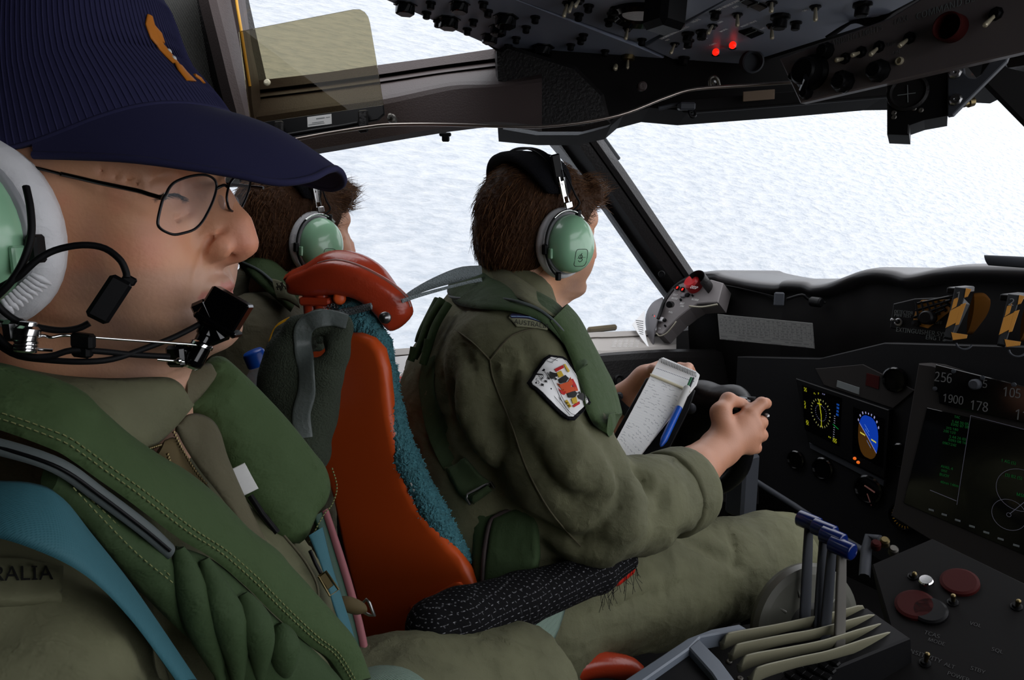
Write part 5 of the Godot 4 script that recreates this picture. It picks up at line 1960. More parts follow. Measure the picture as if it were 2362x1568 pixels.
func pilot() -> void:
	var TH := face_frame(Vector3.ZERO, Vector3(0.866, 0.0, -0.5))
	TH.origin = P(1325, 566, 1.075) - TH.basis * Vector3(-0.118, -0.004, -0.010)
	TB = face_frame(TH.origin, Vector3(0.866, -0.14, -0.5))
	var man := thing("person", "pilot in olive flight suit seen from behind, hand on the control yoke", "person", A(0.6, -0.95, -1.25))
	var body := Mb.new()
	put_mesh(head_field(0.0036), body, TB, skin_tint)
	var b0 := body.v.size()
	# bare right forearm and the hand round the grip
	var f := field_for([P(1560, 1110, 1.1), P(1560, 1000, 1.1), P(1800, 880, 1.33), P(1780, 1080, 1.33)], 0.03, 0.0032)
	f.chain([P(1540, 1125, 1.09), P(1600, 1085, 1.14), P(1662, 1032, 1.20)], [0.041, 0.038, 0.030], 0.01)
	f.chain([P(1662, 1032, 1.20), P(1700, 1000, 1.225)], [0.030, 0.032], 0.02, 0, Vector3(-0.3, 0.2, 0.9).normalized(), 1.25)
	var kn := [[1728, 955, 1.228, 0.0135], [1740, 980, 1.226, 0.0135], [1741, 1006, 1.226, 0.013], [1730, 1032, 1.226, 0.012]]
	var p1 := [[1757, 930, 1.240, 0.0112], [1755, 974, 1.252, 0.0122], [1755, 1003, 1.252, 0.012], [1742, 1032, 1.252, 0.011]]
	var p2 := [[1766, 930, 1.27, 0.0098], [1748, 970, 1.29, 0.0105], [1748, 1000, 1.29, 0.0105], [1736, 1030, 1.285, 0.0095]]
	var p3 := [[1740, 940, 1.295, 0.0088], [1718, 970, 1.305, 0.0095], [1716, 998, 1.305, 0.0095], [1706, 1026, 1.30, 0.0085]]
	for k in 4:
		f.cone(P(1672, 1015, 1.205), P(kn[k][0], kn[k][1], kn[k][2]), 0.017, kn[k][3], 0.014)
		f.chain([P(kn[k][0], kn[k][1], kn[k][2]), P(p1[k][0], p1[k][1], p1[k][2]), P(p2[k][0], p2[k][1], p2[k][2]), P(p3[k][0], p3[k][1], p3[k][2])], [kn[k][3] * 1.05, p1[k][3], p2[k][3], p3[k][3]], 0.004)
	f.chain([P(1672, 1008, 1.20), P(1662, 952, 1.215), P(1680, 922, 1.235), P(1714, 930, 1.25)], [0.021, 0.0165, 0.0120, 0.0092], 0.010)
	f.mesh(body)
	# left forearm behind the note board
	f = field_for([P(1370, 1010, 1.42), P(1600, 830, 1.36)], 0.05, 0.004)
	f.chain([P(1370, 1000, 1.42), P(1437, 920, 1.39), P(1490, 875, 1.38), P(1530, 868, 1.40)], [0.034, 0.028, 0.027, 0.034], 0.012)
	f.chain([P(1500, 868, 1.375), P(1506, 852, 1.355), P(1518, 852, 1.34)], [0.012, 0.010, 0.0085], 0.006)
	for k in 4:
		f.chain([P(1540 + k * 4, 868 - k * 2, 1.41 + k * 0.01), P(1568 + k * 5, 848 + k * 3, 1.40 + k * 0.01), P(1588 + k * 3, 848 + k * 6, 1.37 + k * 0.01), P(1586 + k * 2, 860 + k * 6, 1.345 + k * 0.01)], [0.013, 0.011, 0.010, 0.008], 0.004)
	f.mesh(body)
	f = field_for([P(1185, 700, 1.17), P(1150, 1350, 1.14), P(1540, 1125, 1.09), P(1370, 1000, 1.42), P(1350, 1180, 0.97)], 0.1, 0.016)
	f.chain([TB * Vector3(0, -0.15, -0.035), P(1165, 800, 1.18), P(1120, 1000, 1.16), P(1130, 1350, 1.13)], [0.056, 0.09, 0.10, 0.10], 0.03)
	f.chain([P(1165, 800, 1.18), P(1185, 840, 1.03), P(1368, 1180, 0.97), P(1545, 1122, 1.09)], [0.05, 0.06, 0.045, 0.038], 0.02)
	f.chain([P(1165, 800, 1.2), P(1260, 850, 1.36), P(1330, 1010, 1.42), P(1372, 1000, 1.42)], [0.05, 0.05, 0.04, 0.036], 0.02)
	f.mesh(body)
	for i in range(b0, body.v.size()):
		body.col[i] = Color(0.50, 0.235, 0.14)
	obj("body", body, M.skin, man)
	hair(TB, man, M.hair_brown, 5)
	headset(TH, "green domed headset with black padded band on the pilot at the yoke", 0.0, 1.36, 0.25)

	# flight suit
	f = field_for([P(1185, 680, 1.2), P(1110, 1000, 1.16), P(1150, 1450, 1.12), P(1180, 800, 1.0), P(1370, 1200, 0.96), P(1600, 1100, 1.13), P(1790, 1290, 1.33), P(1830, 1280, 1.58), P(1840, 1500, 1.42)], 0.13, 0.0088)
	FB = f
	f.chain([P(1195, 690, 1.175), P(1150, 800, 1.185), P(1112, 980, 1.165), P(1112, 1220, 1.135), P(1160, 1440, 1.12)], [0.062, 0.135, 0.185, 0.185, 0.18], 0.05, 0, FW, 1.45)
	f.chain([P(1150, 800, 1.10), P(1182, 835, 1.02), P(1235, 950, 0.985), P(1300, 1075, 0.965), P(1372, 1178, 0.96)], [0.08, 0.087, 0.082, 0.076, 0.070], 0.035)
	f.chain([P(1372, 1178, 0.96), P(1470, 1165, 1.02), P(1560, 1135, 1.09)], [0.070, 0.068, 0.062], 0.02)
	f.chain([P(1150, 800, 1.26), P(1260, 850, 1.36), P(1335, 1010, 1.42)], [0.08, 0.08, 0.06], 0.03)
	f.chain([P(1190, 1400, 1.04), P(1500, 1345, 1.18), P(1775, 1290, 1.32)], [0.105, 0.098, 0.083], 0.03)
	f.chain([P(1775, 1290, 1.32), P(1850, 1700, 1.42)], [0.080, 0.06], 0.03)
	f.chain([P(1200, 1380, 1.25), P(1810, 1270, 1.56), P(1880, 1600, 1.62)], [0.10, 0.078, 0.06], 0.03)
	# drawn folds: armpit, elbow bend, back
	for l in [[[1170, 880, 0.93], [1150, 960, 0.95], [1165, 1040, 0.95]], [[1125, 830, 0.99], [1135, 900, 0.98], [1120, 980, 1.0], [1150, 1060, 0.98]], [[1418, 1110, 0.93], [1440, 1150, 0.935], [1432, 1200, 0.93]], [[1440, 1098, 0.96], [1462, 1140, 0.955], [1455, 1185, 0.95]], [[1475, 1090, 0.985], [1492, 1125, 0.975]], [[1050, 900, 1.05], [1070, 980, 1.04], [1120, 1060, 1.03], [1165, 1110, 1.02]], [[1010, 860, 1.08], [1030, 960, 1.07], [1090, 1050, 1.05]], [[1200, 1180, 0.93], [1300, 1250, 0.91], [1400, 1260, 0.90]], [[1560, 1230, 1.12], [1620, 1260, 1.14], [1700, 1300, 1.19]]]:
		var p := path(l, 8)
		for i in p.size():
			var d := (p[i] - EYE).normalized()
			p[i] = f.hit(EYE + d * 0.75, d, 0.8)
		for i in p.size() - 1:
			var w := 0.004 + 0.005 * sin(PI * (i + 0.5) / (p.size() - 1))
			f.cone(p[i], p[i + 1], w, w, 0.016, 1)
	for l in [[[1160, 800], [1185, 880], [1200, 960]], [[1200, 790], [1235, 860], [1250, 930]], [[1290, 1010], [1330, 1075], [1350, 1140]], [[1240, 1040], [1290, 1110], [1320, 1180]], [[1395, 1190], [1380, 1225], [1340, 1245]], [[1500, 1150], [1490, 1190], [1460, 1220]], [[1525, 1130], [1522, 1170], [1505, 1205]], [[1060, 790], [1085, 850], [1085, 920]], [[1090, 930], [1130, 1010], [1160, 1080]], [[1010, 960], [1040, 1060], [1100, 1130]], [[1290, 1370], [1400, 1330], [1520, 1300]], [[1350, 1420], [1480, 1380], [1600, 1340]], [[1680, 1220], [1700, 1270], [1690, 1320]]]:
		var l2 := PackedVector2Array()
		for q in l:
			l2.append(Vector2(q[0], q[1]))
		var pp := PackedVector3Array()
		for q in curve2(l2, 5, false):
			var d := (P(q.x, q.y, 1.0) - EYE).normalized()
			pp.append(f.hit(EYE + d * 0.75, d, 0.8))
		for i in pp.size() - 1:
			var w := 0.0022 + 0.004 * sin(PI * (i + 0.5) / (pp.size() - 1))
			f.cone(pp[i], pp[i + 1], w, w, 0.009, 1)
	for l in [[[1300, 985, 0.9], [1340, 1050, 0.9], [1392, 1120, 0.9]], [[1230, 900, 0.9], [1262, 1000, 0.9], [1330, 1100, 0.9]], [[1428, 1130, 0.95], [1448, 1165, 0.95], [1446, 1215, 0.95]], [[1075, 880, 1.05], [1095, 970, 1.05], [1140, 1045, 1.05]]]:
		var p := path(l, 8)
		for i in p.size():
			var d := (p[i] - EYE).normalized()
			p[i] = f.hit(EYE + d * 0.75, d, 0.8)
		for i in p.size() - 1:
			f.cone(p[i], p[i + 1], 0.005, 0.005, 0.03)
	var suit := Mb.new()
	f.mesh(suit, null, crease.bind(0.0038))
	var so := obj("flight_suit", suit, M.suit, man)
	# turned-back cuff
	var mb := Mb.new()
	var ca := P(1535, 1143, 1.07)
	var cb := P(1596, 1118, 1.12)
	mb.slathe(lying(ca, cb - ca), [[0.050, 0.0], [0.066, 0.001], [0.069, 0.010], [0.068, 0.045], [0.066, 0.056], [0.061, 0.058], [0.052, 0.052], [0.040, 0.02]], 32)
	obj("cuff", mb, M.suit, man)
	# collar
	over = f
	over_by = 0.012
	mb = Mb.new()
	puff(mb, [[1100, 640, 1.25], [1122, 588, 1.2], [1150, 608, 1.135], [1200, 640, 1.105], [1250, 675, 1.11], [1292, 705, 1.14]], [[1090, 660, 1.24], [1105, 640, 1.17], [1140, 662, 1.10], [1200, 690, 1.075], [1250, 715, 1.09], [1285, 735, 1.13]], 24, 0.004, 0.004)
	obj("collar", mb, M.suit, man)
	# seams
	mb = Mb.new()
	for l in [[[1050, 760], [1090, 790], [1130, 830]], [[1130, 830], [1140, 880], [1180, 980], [1215, 1080], [1270, 1180], [1340, 1260]], [[1130, 830], [1180, 775], [1240, 755]]]:
		var p := PackedVector3Array()
		var l2 := PackedVector2Array()
		for q in l:
			l2.append(Vector2(q[0], q[1]))
		for q in curve2(l2, 6, false):
			var d := (P(q.x, q.y, 1.0) - EYE).normalized()
			p.append(f.hit(EYE + d * 0.75, d, 0.8) - d * 0.0035)
		mb.tube(p, 0.0012, 6)
	obj("seam", mb, M.suit_dark, man)
	over_by = 0.014
	shoulder_tab(man, f)
	card_patch(man, f)
	# vest
	var v := thing("life_vest", "green life vest with zipped collar worn by the pilot at the yoke", "life vest", P(1200, 1000, 1.1), "green life vests")
	mb = Mb.new()
	puff(mb, [[1080, 640, 1.26], [1107, 625, 1.20], [1142, 645, 1.13], [1219, 663, 1.08], [1276, 692, 1.08], [1305, 721, 1.09], [1330, 759, 1.10], [1343, 797, 1.10], [1352, 850, 1.10]], [[1040, 655, 1.25], [1031, 672, 1.19], [1050, 700, 1.11], [1100, 712, 1.05], [1171, 716, 1.01], [1235, 734, 1.0], [1275, 765, 1.01], [1308, 805, 1.02], [1330, 860, 1.03]], 40, 0.012, 0.01)
	obj("collar_roll", mb, M.vest_dark, v)
	mb = Mb.new()
	puff(mb, [[1290, 715, 1.12], [1313, 731, 1.13], [1340, 776, 1.15], [1378, 842, 1.17], [1405, 891, 1.18], [1422, 968, 1.18], [1415, 994, 1.17]], [[1270, 740, 1.08], [1300, 790, 1.08], [1325, 850, 1.08], [1340, 900, 1.08], [1350, 940, 1.08], [1370, 980, 1.09], [1400, 998, 1.12]], 30, 0.024, 0.008)
	obj("front_panel", mb, M.vest, v)
	mb = Mb.new()
	for l in [[[1034, 683, 1.17], [1060, 688, 1.10], [1120, 688, 1.045], [1180, 692, 1.02], [1240, 712, 1.015], [1285, 748, 1.03], [1318, 795, 1.04], [1338, 850, 1.06]]]:
		mb.tube(path(l, 40), 0.0022, 8)
	obj("zip", mb, M.zip_grey, v)
	mb = Mb.new()
	stitches(mb, path([[1110, 672, 1.07], [1180, 676, 1.04], [1240, 694, 1.035], [1290, 732, 1.05], [1326, 785, 1.055]], 40), 0.004, 0.0025, 0.0006)
	var st := obj("stitching", mb, M.thread, v)
	st.set_meta("kind", "stuff")
	mb = Mb.new()
	f = FB
	for l in [[[1020, 690, 1.1], [990, 740, 1.09], [968, 800, 1.08], [955, 825, 1.08]], [[1035, 700, 1.08], [1005, 750, 1.07], [985, 810, 1.06], [975, 840, 1.06]], [[1010, 690, 1.12], [975, 760, 1.1], [965, 790, 1.1]]]:
		mb.tube(path(l, 16), 0.0065, 8)
	for q in [[952, 818, 1.08], [985, 800, 1.06]]:
		mb.tube(path([[q[0] - 5, q[1] + 14, q[2]], [q[0], q[1], q[2]], [q[0] + 3, q[1] - 18, q[2]]]), 0.006, 8)
	obj("back_strap", mb, M.vest_dark, v)
	over = null
	over_by = 0.004
	# webbing and buckle on the back, pouch at the hip
	obj("webbing", strap_on(f, [[990, 830], [985, 900], [1005, 980], [1035, 1050], [1065, 1100]], 5, 0.85, 0.017, 0.0018), M.strap_green, v)
	var ht := flat_on(f, [1075, 1110], 0.8, Vector3(0.35, 1, 0))
	mb = Mb.new()
	mb.slab(ht, px_on(ht, [[1027, 1082], [1078, 1062], [1115, 1105], [1140, 1122], [1085, 1165], [1058, 1140]]), 0.008, 0.006, 0.012)
	drape(mb, 0, ht, f, 0.006)
	obj("webbing", mb, M.strap_green, v)
	mb = Mb.new()
	var bp := PackedVector3Array()
	for q in [[1085, 1164], [1076, 1150], [1078, 1140], [1125, 1115], [1132, 1112], [1141, 1126]]:
		bp.append(on(q[0], q[1], ht.origin + ht.basis.z * 0.024, ht.basis.z))
	mb.tube(bp, 0.0018, 8)
	obj("buckle", mb, M.steel, v)
	mb = Mb.new()
	mb.slab(ht.translated_local(Vector3(0, 0, 0.003)), px_on(ht, [[1085, 1155], [1130, 1128], [1140, 1140], [1095, 1168]]), 0.010, 0.005, 0.008)
	drape(mb, 0, ht, f, 0.009)
	obj("webbing", mb, M.strap_green, v)
	var pd := (P(1165, 1260, 1.0) - EYE).normalized()
	var ph := f.hit(EYE + pd * 0.7, pd, 0.6) - pd * 0.012
	var pt := look(ph, -pd + Vector3(-0.25, 0.1, 0))
	mb = Mb.new()
	mb.slab(pt.translated_local(Vector3(0, 0, -0.022)), curve2(px_on(pt, [[1080, 1170], [1150, 1150], [1215, 1140], [1235, 1200], [1235, 1310], [1180, 1330], [1115, 1350], [1085, 1345], [1080, 1250]]), 3), 0.022, 0.02, 0.015)
	obj("pouch", mb, M.vest_dark, v)
	mb = Mb.new()
	mb.slab(pt.translated_local(Vector3(0, 0, -0.002)), curve2(px_on(pt, [[1135, 1200], [1150, 1188], [1222, 1160], [1240, 1200], [1240, 1310], [1180, 1335], [1120, 1350], [1122, 1280]]), 3), 0.010, 0.008, 0.015)
	obj("pouch_flap", mb, M.vest_dark, v)
	mb = Mb.new()
	var pp := PackedVector3Array()
	for q in px_on(pt, [[1115, 1345], [1118, 1280], [1130, 1210], [1148, 1190], [1185, 1174], [1222, 1158]]):
		pp.append(pt * Vector3(q.x, q.y, 0.003))
	mb.tube(curve(pp, 24), 0.0032, 8)
	obj("piping", mb, M.brown_grey, v)
	# watch
	var w := thing("watch", "grey strapped wristwatch on the pilot's left wrist", "watch", P(1435, 930, 1.38))
	mb = Mb.new()
	var wd := lying(P(1430, 928, 1.392), P(1460, 898, 1.385) - P(1430, 928, 1.392))
	mb.slathe(wd, [[0.029, -0.008], [0.0335, -0.0095], [0.034, 0.0095], [0.029, 0.010]], 28)
	obj("band", mb, M.grey_dark, w)
	mb = Mb.new()
	mb.box(Transform3D(wd.basis, P(1424, 918, 1.362)), Vector3(0.022, 0.026, 0.012), 0.004)
	obj("case", mb, M.grey_dark, w)
	notes()

func shoulder_tab(man: Node, f: Field) -> void:
	var t := flat_on(f, [1215, 748], 0.8, Vector3(0.12, 1, 0))
	var mb := Mb.new()
	mb.slab(t, px_on(t, [[1172, 734], [1180, 726], [1228, 738], [1268, 752], [1262, 762], [1190, 758]]), 0.0015, 0.002, 0.012)
	drape(mb, 0, t, f, 0.0055)
	obj("shoulder_tab", mb, M.tab_olive, man)
	for k in [[[1174, 731], [1180, 725], [1222, 732], [1255, 744], [1248, 747], [1215, 739], [1178, 737], "navy"], [[1176, 732], [1220, 734], [1250, 745], [1246, 746], [1216, 737], [1178, 735], "pale_blue"]]:
		mb = Mb.new()
		mb.slab(t, px_on(t, k.slice(0, k.size() - 1)), 0.0008, 0.0008, 0.012)
		drape(mb, 0, t, f, 0.0072 if k[-1] == "navy" else 0.0082)
		obj("rank_braid", mb, M[k[-1]], man)
	var o := on(1226, 747, t.origin + t.basis.z * 0.0095, t.basis.z)
	words("AUSTRALIA", look(o, t.basis.z, Vector3(0.16, 1, 0)), 0.0066, M.black_print, man, "Droid Sans", "lettering", 1.05)

func spade(mb: Mb, t: Transform3D, s: float, c: Vector2, z: float) -> void:
	var l := []
	for q in [[0, 1.0], [-0.35, 0.55], [-0.75, 0.1], [-0.75, -0.3], [-0.45, -0.5], [-0.12, -0.35], [-0.25, -0.9], [0.25, -0.9], [0.12, -0.35], [0.45, -0.5], [0.75, -0.3], [0.75, 0.1], [0.35, 0.55]]:
		l.append(t * Vector3(c.x + q[0] * s, c.y + q[1] * s, z))
	var m := t * Vector3(c.x, c.y - 0.1 * s, z)
	var i := mb.vert(m)
	for p in l:
		mb.vert(p)
	for k in l.size():
		mb.tri(i, i + 1 + k, i + 1 + (k + 1) % l.size())

func card_patch(man: Node, f: Field) -> void:
	# sleeve patch: four fanned playing cards with a black edge
	var t := flat_on(f, [1290, 895], 0.75, Vector3(0.0, 1, 0))
	var out := [[1212, 886], [1254, 826], [1268, 817], [1302, 819], [1312, 825], [1334, 857], [1367, 926], [1359, 938], [1315, 977], [1298, 977], [1250, 935], [1216, 896]]
	var inn := [[1220, 887], [1258, 832], [1270, 824], [1300, 826], [1308, 831], [1328, 861], [1358, 926], [1352, 933], [1312, 968], [1300, 968], [1254, 929], [1222, 894]]
	var pa := thing_part("card_patch", man)
	var mb := Mb.new()
	mb.slab(t, px_on(t, out), 0.0022, 0.0022, 0.008)
	drape(mb, 0, t, f, 0.006)
	obj("border", mb, M.black_cloth, pa)
	mb = Mb.new()
	mb.slab(t, px_on(t, inn), 0.0006, 0.0006, 0.008)
	drape(mb, 0, t, f, 0.0086)
	obj("cards", mb, M.white_paper, pa)
	# what is printed lies on the sheet: the court card's axes come from the photo
	var lift := 0.0108
	var bk := Mb.new()
	for l in [[[1270, 838], [1302, 830], [1352, 928], [1308, 962], [1258, 862]], [[1236, 878], [1303, 966]], [[1247, 867], [1304, 958]], [[1258, 862], [1306, 950]], [[1258, 834], [1272, 840]], [[1264, 828], [1284, 834]]]:
		var p := PackedVector3Array()
		for q in px_on(t, l):
			p.append(t * Vector3(q.x, q.y, 0))
		bk.tube(p if l.size() == 2 else curve(p, 20), 0.00032, 4)
	drape(bk, 0, t, f, lift)
	obj("card_edge", bk, M.black_print, pa)
	var up := Vector3(-0.5, 1, 0)
	for k in [["5", 1231, 888, 0.0068], ["10", 1242, 876, 0.0068], ["J", 1255, 867, 0.0068], ["K", 1350, 918, 0.0055]]:
		var o := on(k[1], k[2], t.origin, t.basis.z)
		var hp := f.hit(o + t.basis.z * 0.07, -t.basis.z, 0.2)
		words(k[0], look(hp + t.basis.z * (lift + 0.0006), t.basis.z, up if k[0] != "K" else -up), k[3], M.black_print, pa, "Droid Serif", "lettering", 0.66)
	var sm := Mb.new()
	var ts := look(t.origin, t.basis.z, up)
	for k in [[1241, 897, 0.0028], [1251, 887, 0.0028], [1259, 879, 0.0026], [1271, 871, 0.0075], [1338, 916, 0.0075]]:
		var q := px_on(ts, [[k[0], k[1]]])[0]
		spade(sm, ts, k[2] * (1.0 if k[0] < 1330 else -1.0), q, 0.0)
	drape(sm, 0, t, f, lift)
	obj("spade", sm, M.black_print, pa)
	# court figure in red, yellow and black
	var cols := {"red": M.red_print, "yellow": M.yellow_print, "black": M.black_print, "orange": M.orange_print}
	for k in [["red", [[1275, 855], [1296, 844], [1298, 851], [1278, 862]]], ["yellow", [[1279, 864], [1290, 858], [1296, 870], [1284, 876]]], ["black", [[1282, 880], [1300, 868], [1308, 876], [1300, 886], [1286, 890]]], ["orange", [[1277, 888], [1286, 892], [1306, 884], [1312, 872], [1318, 888], [1308, 900], [1290, 904]]], ["red", [[1280, 900], [1292, 908], [1300, 906], [1296, 916], [1288, 914]]], ["red", [[1308, 880], [1318, 876], [1326, 892], [1330, 904], [1320, 900]]], ["orange", [[1288, 904], [1308, 896], [1324, 896], [1330, 904], [1312, 908], [1296, 914]]], ["black", [[1302, 912], [1320, 904], [1328, 910], [1322, 920], [1306, 922]]], ["yellow", [[1312, 924], [1324, 918], [1328, 932], [1316, 936]]], ["red", [[1314, 940], [1332, 928], [1334, 934], [1318, 944]]], ["yellow", [[1298, 842], [1303, 840], [1312, 858], [1307, 862]]], ["yellow", [[1296, 930], [1302, 926], [1312, 942], [1306, 946]]]]:
		mb = Mb.new()
		mb.slab(t, px_on(t, k[1]), 0.0003, 0.0003, 0.006)
		drape(mb, 0, t, f, lift - 0.0001)
		obj("court_print", mb, cols[k[0]], pa)

func thing_part(called: String, parent: Node) -> Node3D:
	var o := Node3D.new()
	o.name = called
	parent.add_child(o, true)
	return o

func notes() -> void:
	# note pad on its black board, with the four-colour pen
	var t := plane3([1525, 825, 1.335], [1612, 862, 1.30], [1412, 1030, 1.20])
	var n := thing("notepad", "white spiral notepad with handwriting on a black board in the pilot's lap", "notepad", t.origin)
	var mb := Mb.new()
	mb.slab(t.translated_local(Vector3(0, 0, -0.012)), px_on(t, [[1490, 865], [1500, 862], [1606, 892], [1590, 940], [1545, 1030], [1460, 1082], [1452, 1078], [1408, 1032], [1412, 1002]]), 0.004, 0.002, 0.03)
	obj("board", mb, M.black_plastic, n)
	mb = Mb.new()
	var img := Image.create(256, 768, false, Image.FORMAT_RGB8)
	img.fill(Color(0.96, 0.965, 0.97))
	var rng := RandomNumberGenerator.new()
	rng.seed = 11
	for y in range(60, 760, 22):
		for x in 256:
			img.set_pixel(x, y, Color(0.84, 0.86, 0.9))
	for row in 30:
		var x := 14
		var y0 := 70 + row * 22
		while x < 236:
			var wlen := rng.randi_range(6, 34)
			if rng.randf() < 0.55 and row > 1:
				var y := y0 - 8.0
				for i in wlen:
					y = clampf(y + rng.randf_range(-3.2, 3.2), y0 - 14, y0 - 2)
					if x + i < 244:
						for j in 2:
							img.set_pixel(x + i, int(y) + j, Color(0.36, 0.37, 0.42))
			x += wlen + rng.randi_range(4, 22)
	for y in range(8, 16):
		for x in range(8, 248):
			if x % 10 < 6:
				img.set_pixel(x, y, Color(0.55, 0.56, 0.6))
	var pm := mat("note_page", Color(1, 1, 1), 0.8)
	pm.albedo_texture = ImageTexture.create_from_image(img)
	var q := px_on(t, [[1414, 1030], [1456, 1074], [1606, 880], [1512, 846]])
	mb.face(t * Vector3(q[0].x, q[0].y, 0.0015), t * Vector3(q[1].x, q[1].y, 0.0015), t * Vector3(q[2].x, q[2].y, 0.0015), t * Vector3(q[3].x, q[3].y, 0.0015))
	obj("page", mb, pm, n)
	mb = Mb.new()
	mb.slab(t.translated_local(Vector3(0, 0, -0.003)), px_on(t, [[1413, 1030], [1456, 1076], [1608, 884], [1614, 864], [1606, 856], [1530, 824], [1520, 828], [1510, 846]]), 0.0042, 0.001, 0.03)
	obj("paper_block", mb, M.white_paper, n)
	mb = Mb.new()
	var a := on(1524, 832, t.origin, t.basis.z)
	var b := on(1606, 866, t.origin, t.basis.z)
	for i in 22:
		var c := a.lerp(b, (i + 0.5) / 22.0)
		var l := PackedVector3Array()
		for k in 9:
			var ang := TAU * k / 8.0
			l.append(c + t.basis.z * (0.001 + sin(ang) * 0.0055) + (t.basis.y * cos(ang)) * 0.0055)
		mb.tube(l, 0.0007, 5)
	var sp := obj("spiral", mb, M.steel, n)
	sp.set_meta("kind", "stuff")
	mb = Mb.new()
	mb.band(PackedVector3Array([on(1500, 864, t.origin + t.basis.z * 0.002, t.basis.z), on(1540, 880, t.origin + t.basis.z * 0.003, t.basis.z), on(1592, 902, t.origin + t.basis.z * 0.002, t.basis.z)]), PackedVector3Array([t.basis.y * 0.0035, t.basis.y * 0.0035, t.basis.y * 0.0035]), PackedVector3Array([t.basis.z * 0.001, t.basis.z * 0.001, t.basis.z * 0.001]), 8, 0.4)
	obj("rubber_band", mb, M.cream, n)
	mb = Mb.new()
	mb.slathe(lying(P(1408, 1014, 1.19), Vector3(-0.3, 1, 0)), [[0.005, -0.008], [0.007, -0.006], [0.007, 0.006], [0.005, 0.008]], 14)
	obj("peg", mb, M.cream, n)
	var pen := thing("pen", "blue and white ballpoint pen clipped on the note board's right edge", "pen", P(1545, 960, 1.25))
	var p0 := P(1524, 1030, 1.185)
	var p1 := P(1566, 940, 1.235)
	var p2 := P(1586, 892, 1.262)
	mb = Mb.new()
	mb.slathe(lying(p0, p1 - p0), [[0.001, 0.0], [0.0035, 0.004], [0.0062, 0.016], [0.0062, (p1 - p0).length()]], 18)
	obj("barrel", mb, M.blue_plastic, pen)
	mb = Mb.new()
	mb.slathe(lying(p1, p2 - p1), [[0.0064, 0.0], [0.0066, (p2 - p1).length() - 0.003], [0.005, (p2 - p1).length()]], 18)
	obj("cap", mb, M.white_print, pen)
	mb = Mb.new()
	mb.tube(PackedVector3Array([p2, p2 + (p2 - p1).normalized() * 0.022]), 0.0026, 8)
	obj("plunger", mb, M.green_plastic, pen)
	mb = Mb.new()
	mb.tube(PackedVector3Array([p2 + Vector3(0.004, 0, 0), p2 + Vector3(0.004, 0, 0) + (p2 - p1).normalized() * 0.022]), 0.002, 8)
	obj("plunger", mb, M.grey_dark, pen)

# ---------------------------------------------------------------- the crewman behind the headrest
func crewman() -> void:
	TC = face_frame(Vector3.ZERO, Vector3(0.72, -0.08, -0.69))
	TC.origin = P(748, 566, 1.20) - TC.basis * Vector3(-0.118, -0.004, -0.010)
	var man := thing("person", "crewman in green flight suit looking out behind the red headrest", "person", A(0.3, -1.35, -1.25))
	var body := Mb.new()
	put_mesh(head_field(0.005), body, TC, skin_tint)
	var f := field_for([TC.origin, P(640, 1200, 1.4)], 0.12, 0.016)
	f.chain([TC * Vector3(0, -0.15, -0.035), P(650, 780, 1.38), P(650, 1200, 1.4)], [0.056, 0.09, 0.1], 0.03)
	var b0 := body.v.size()
	f.mesh(body)
	for i in range(b0, body.v.size()):
		body.col[i] = Color(0.5, 0.235, 0.14)
	obj("body", body, M.skin, man)
	hair(TC, man, M.hair_brown, 6)
	headset(TC, "green domed headset on the crewman behind the red headrest", 0.0, 1.0, 0.2)
	f = field_for([P(640, 690, 1.38), P(600, 1300, 1.42), P(560, 760, 1.2)], 0.2, 0.011)
	f.chain([P(660, 690, 1.36), P(640, 800, 1.38), P(620, 1300, 1.42)], [0.09, 0.175, 0.18], 0.05, 0, FW, 1.45)
	f.chain([P(630, 770, 1.27), P(600, 800, 1.2), P(560, 1100, 1.16)], [0.075, 0.085, 0.07], 0.03)
	var suit := Mb.new()
	f.mesh(suit, null, crease.bind(0.004))
	obj("flight_suit", suit, M.suit_dark, man)
	var mb := Mb.new()
	puff(mb, [[590, 560, 1.28], [620, 590, 1.22], [660, 625, 1.2], [700, 660, 1.2]], [[545, 600, 1.24], [580, 640, 1.17], [625, 680, 1.14], [670, 720, 1.14]], 20, 0.012, 0.01)
	obj("collar_roll", mb, M.vest, man)
	mb = Mb.new()
	mb.tube(path([[560, 605, 1.2], [600, 625, 1.165], [640, 660, 1.14], [680, 700, 1.13]], 14), 0.0025, 8)
	obj("zip", mb, M.zip_grey, man)
	mb = Mb.new()
	puff(mb, [[628, 642, 1.135], [650, 650, 1.13], [672, 672, 1.13]], [[640, 690, 1.115], [665, 695, 1.11], [692, 712, 1.11]], 8, 0.003, 0.003)
	obj("shoulder_tab", mb, M.suit, man)
	var sq := look(P(648, 662, 1.118), EYE - P(648, 662, 1.118), Vector3(-0.3, 1, 0))
	mb = Mb.new()
	for i in 7:
		mb.box(sq.translated_local(Vector3(-0.006 + i * 0.002, 0.004 * sin(i * 1.7), 0.001)), Vector3(0.0016, 0.012 - absf(i - 3) * 0.002, 0.0006))
	obj("rank_badge", mb, M.black_print, man)

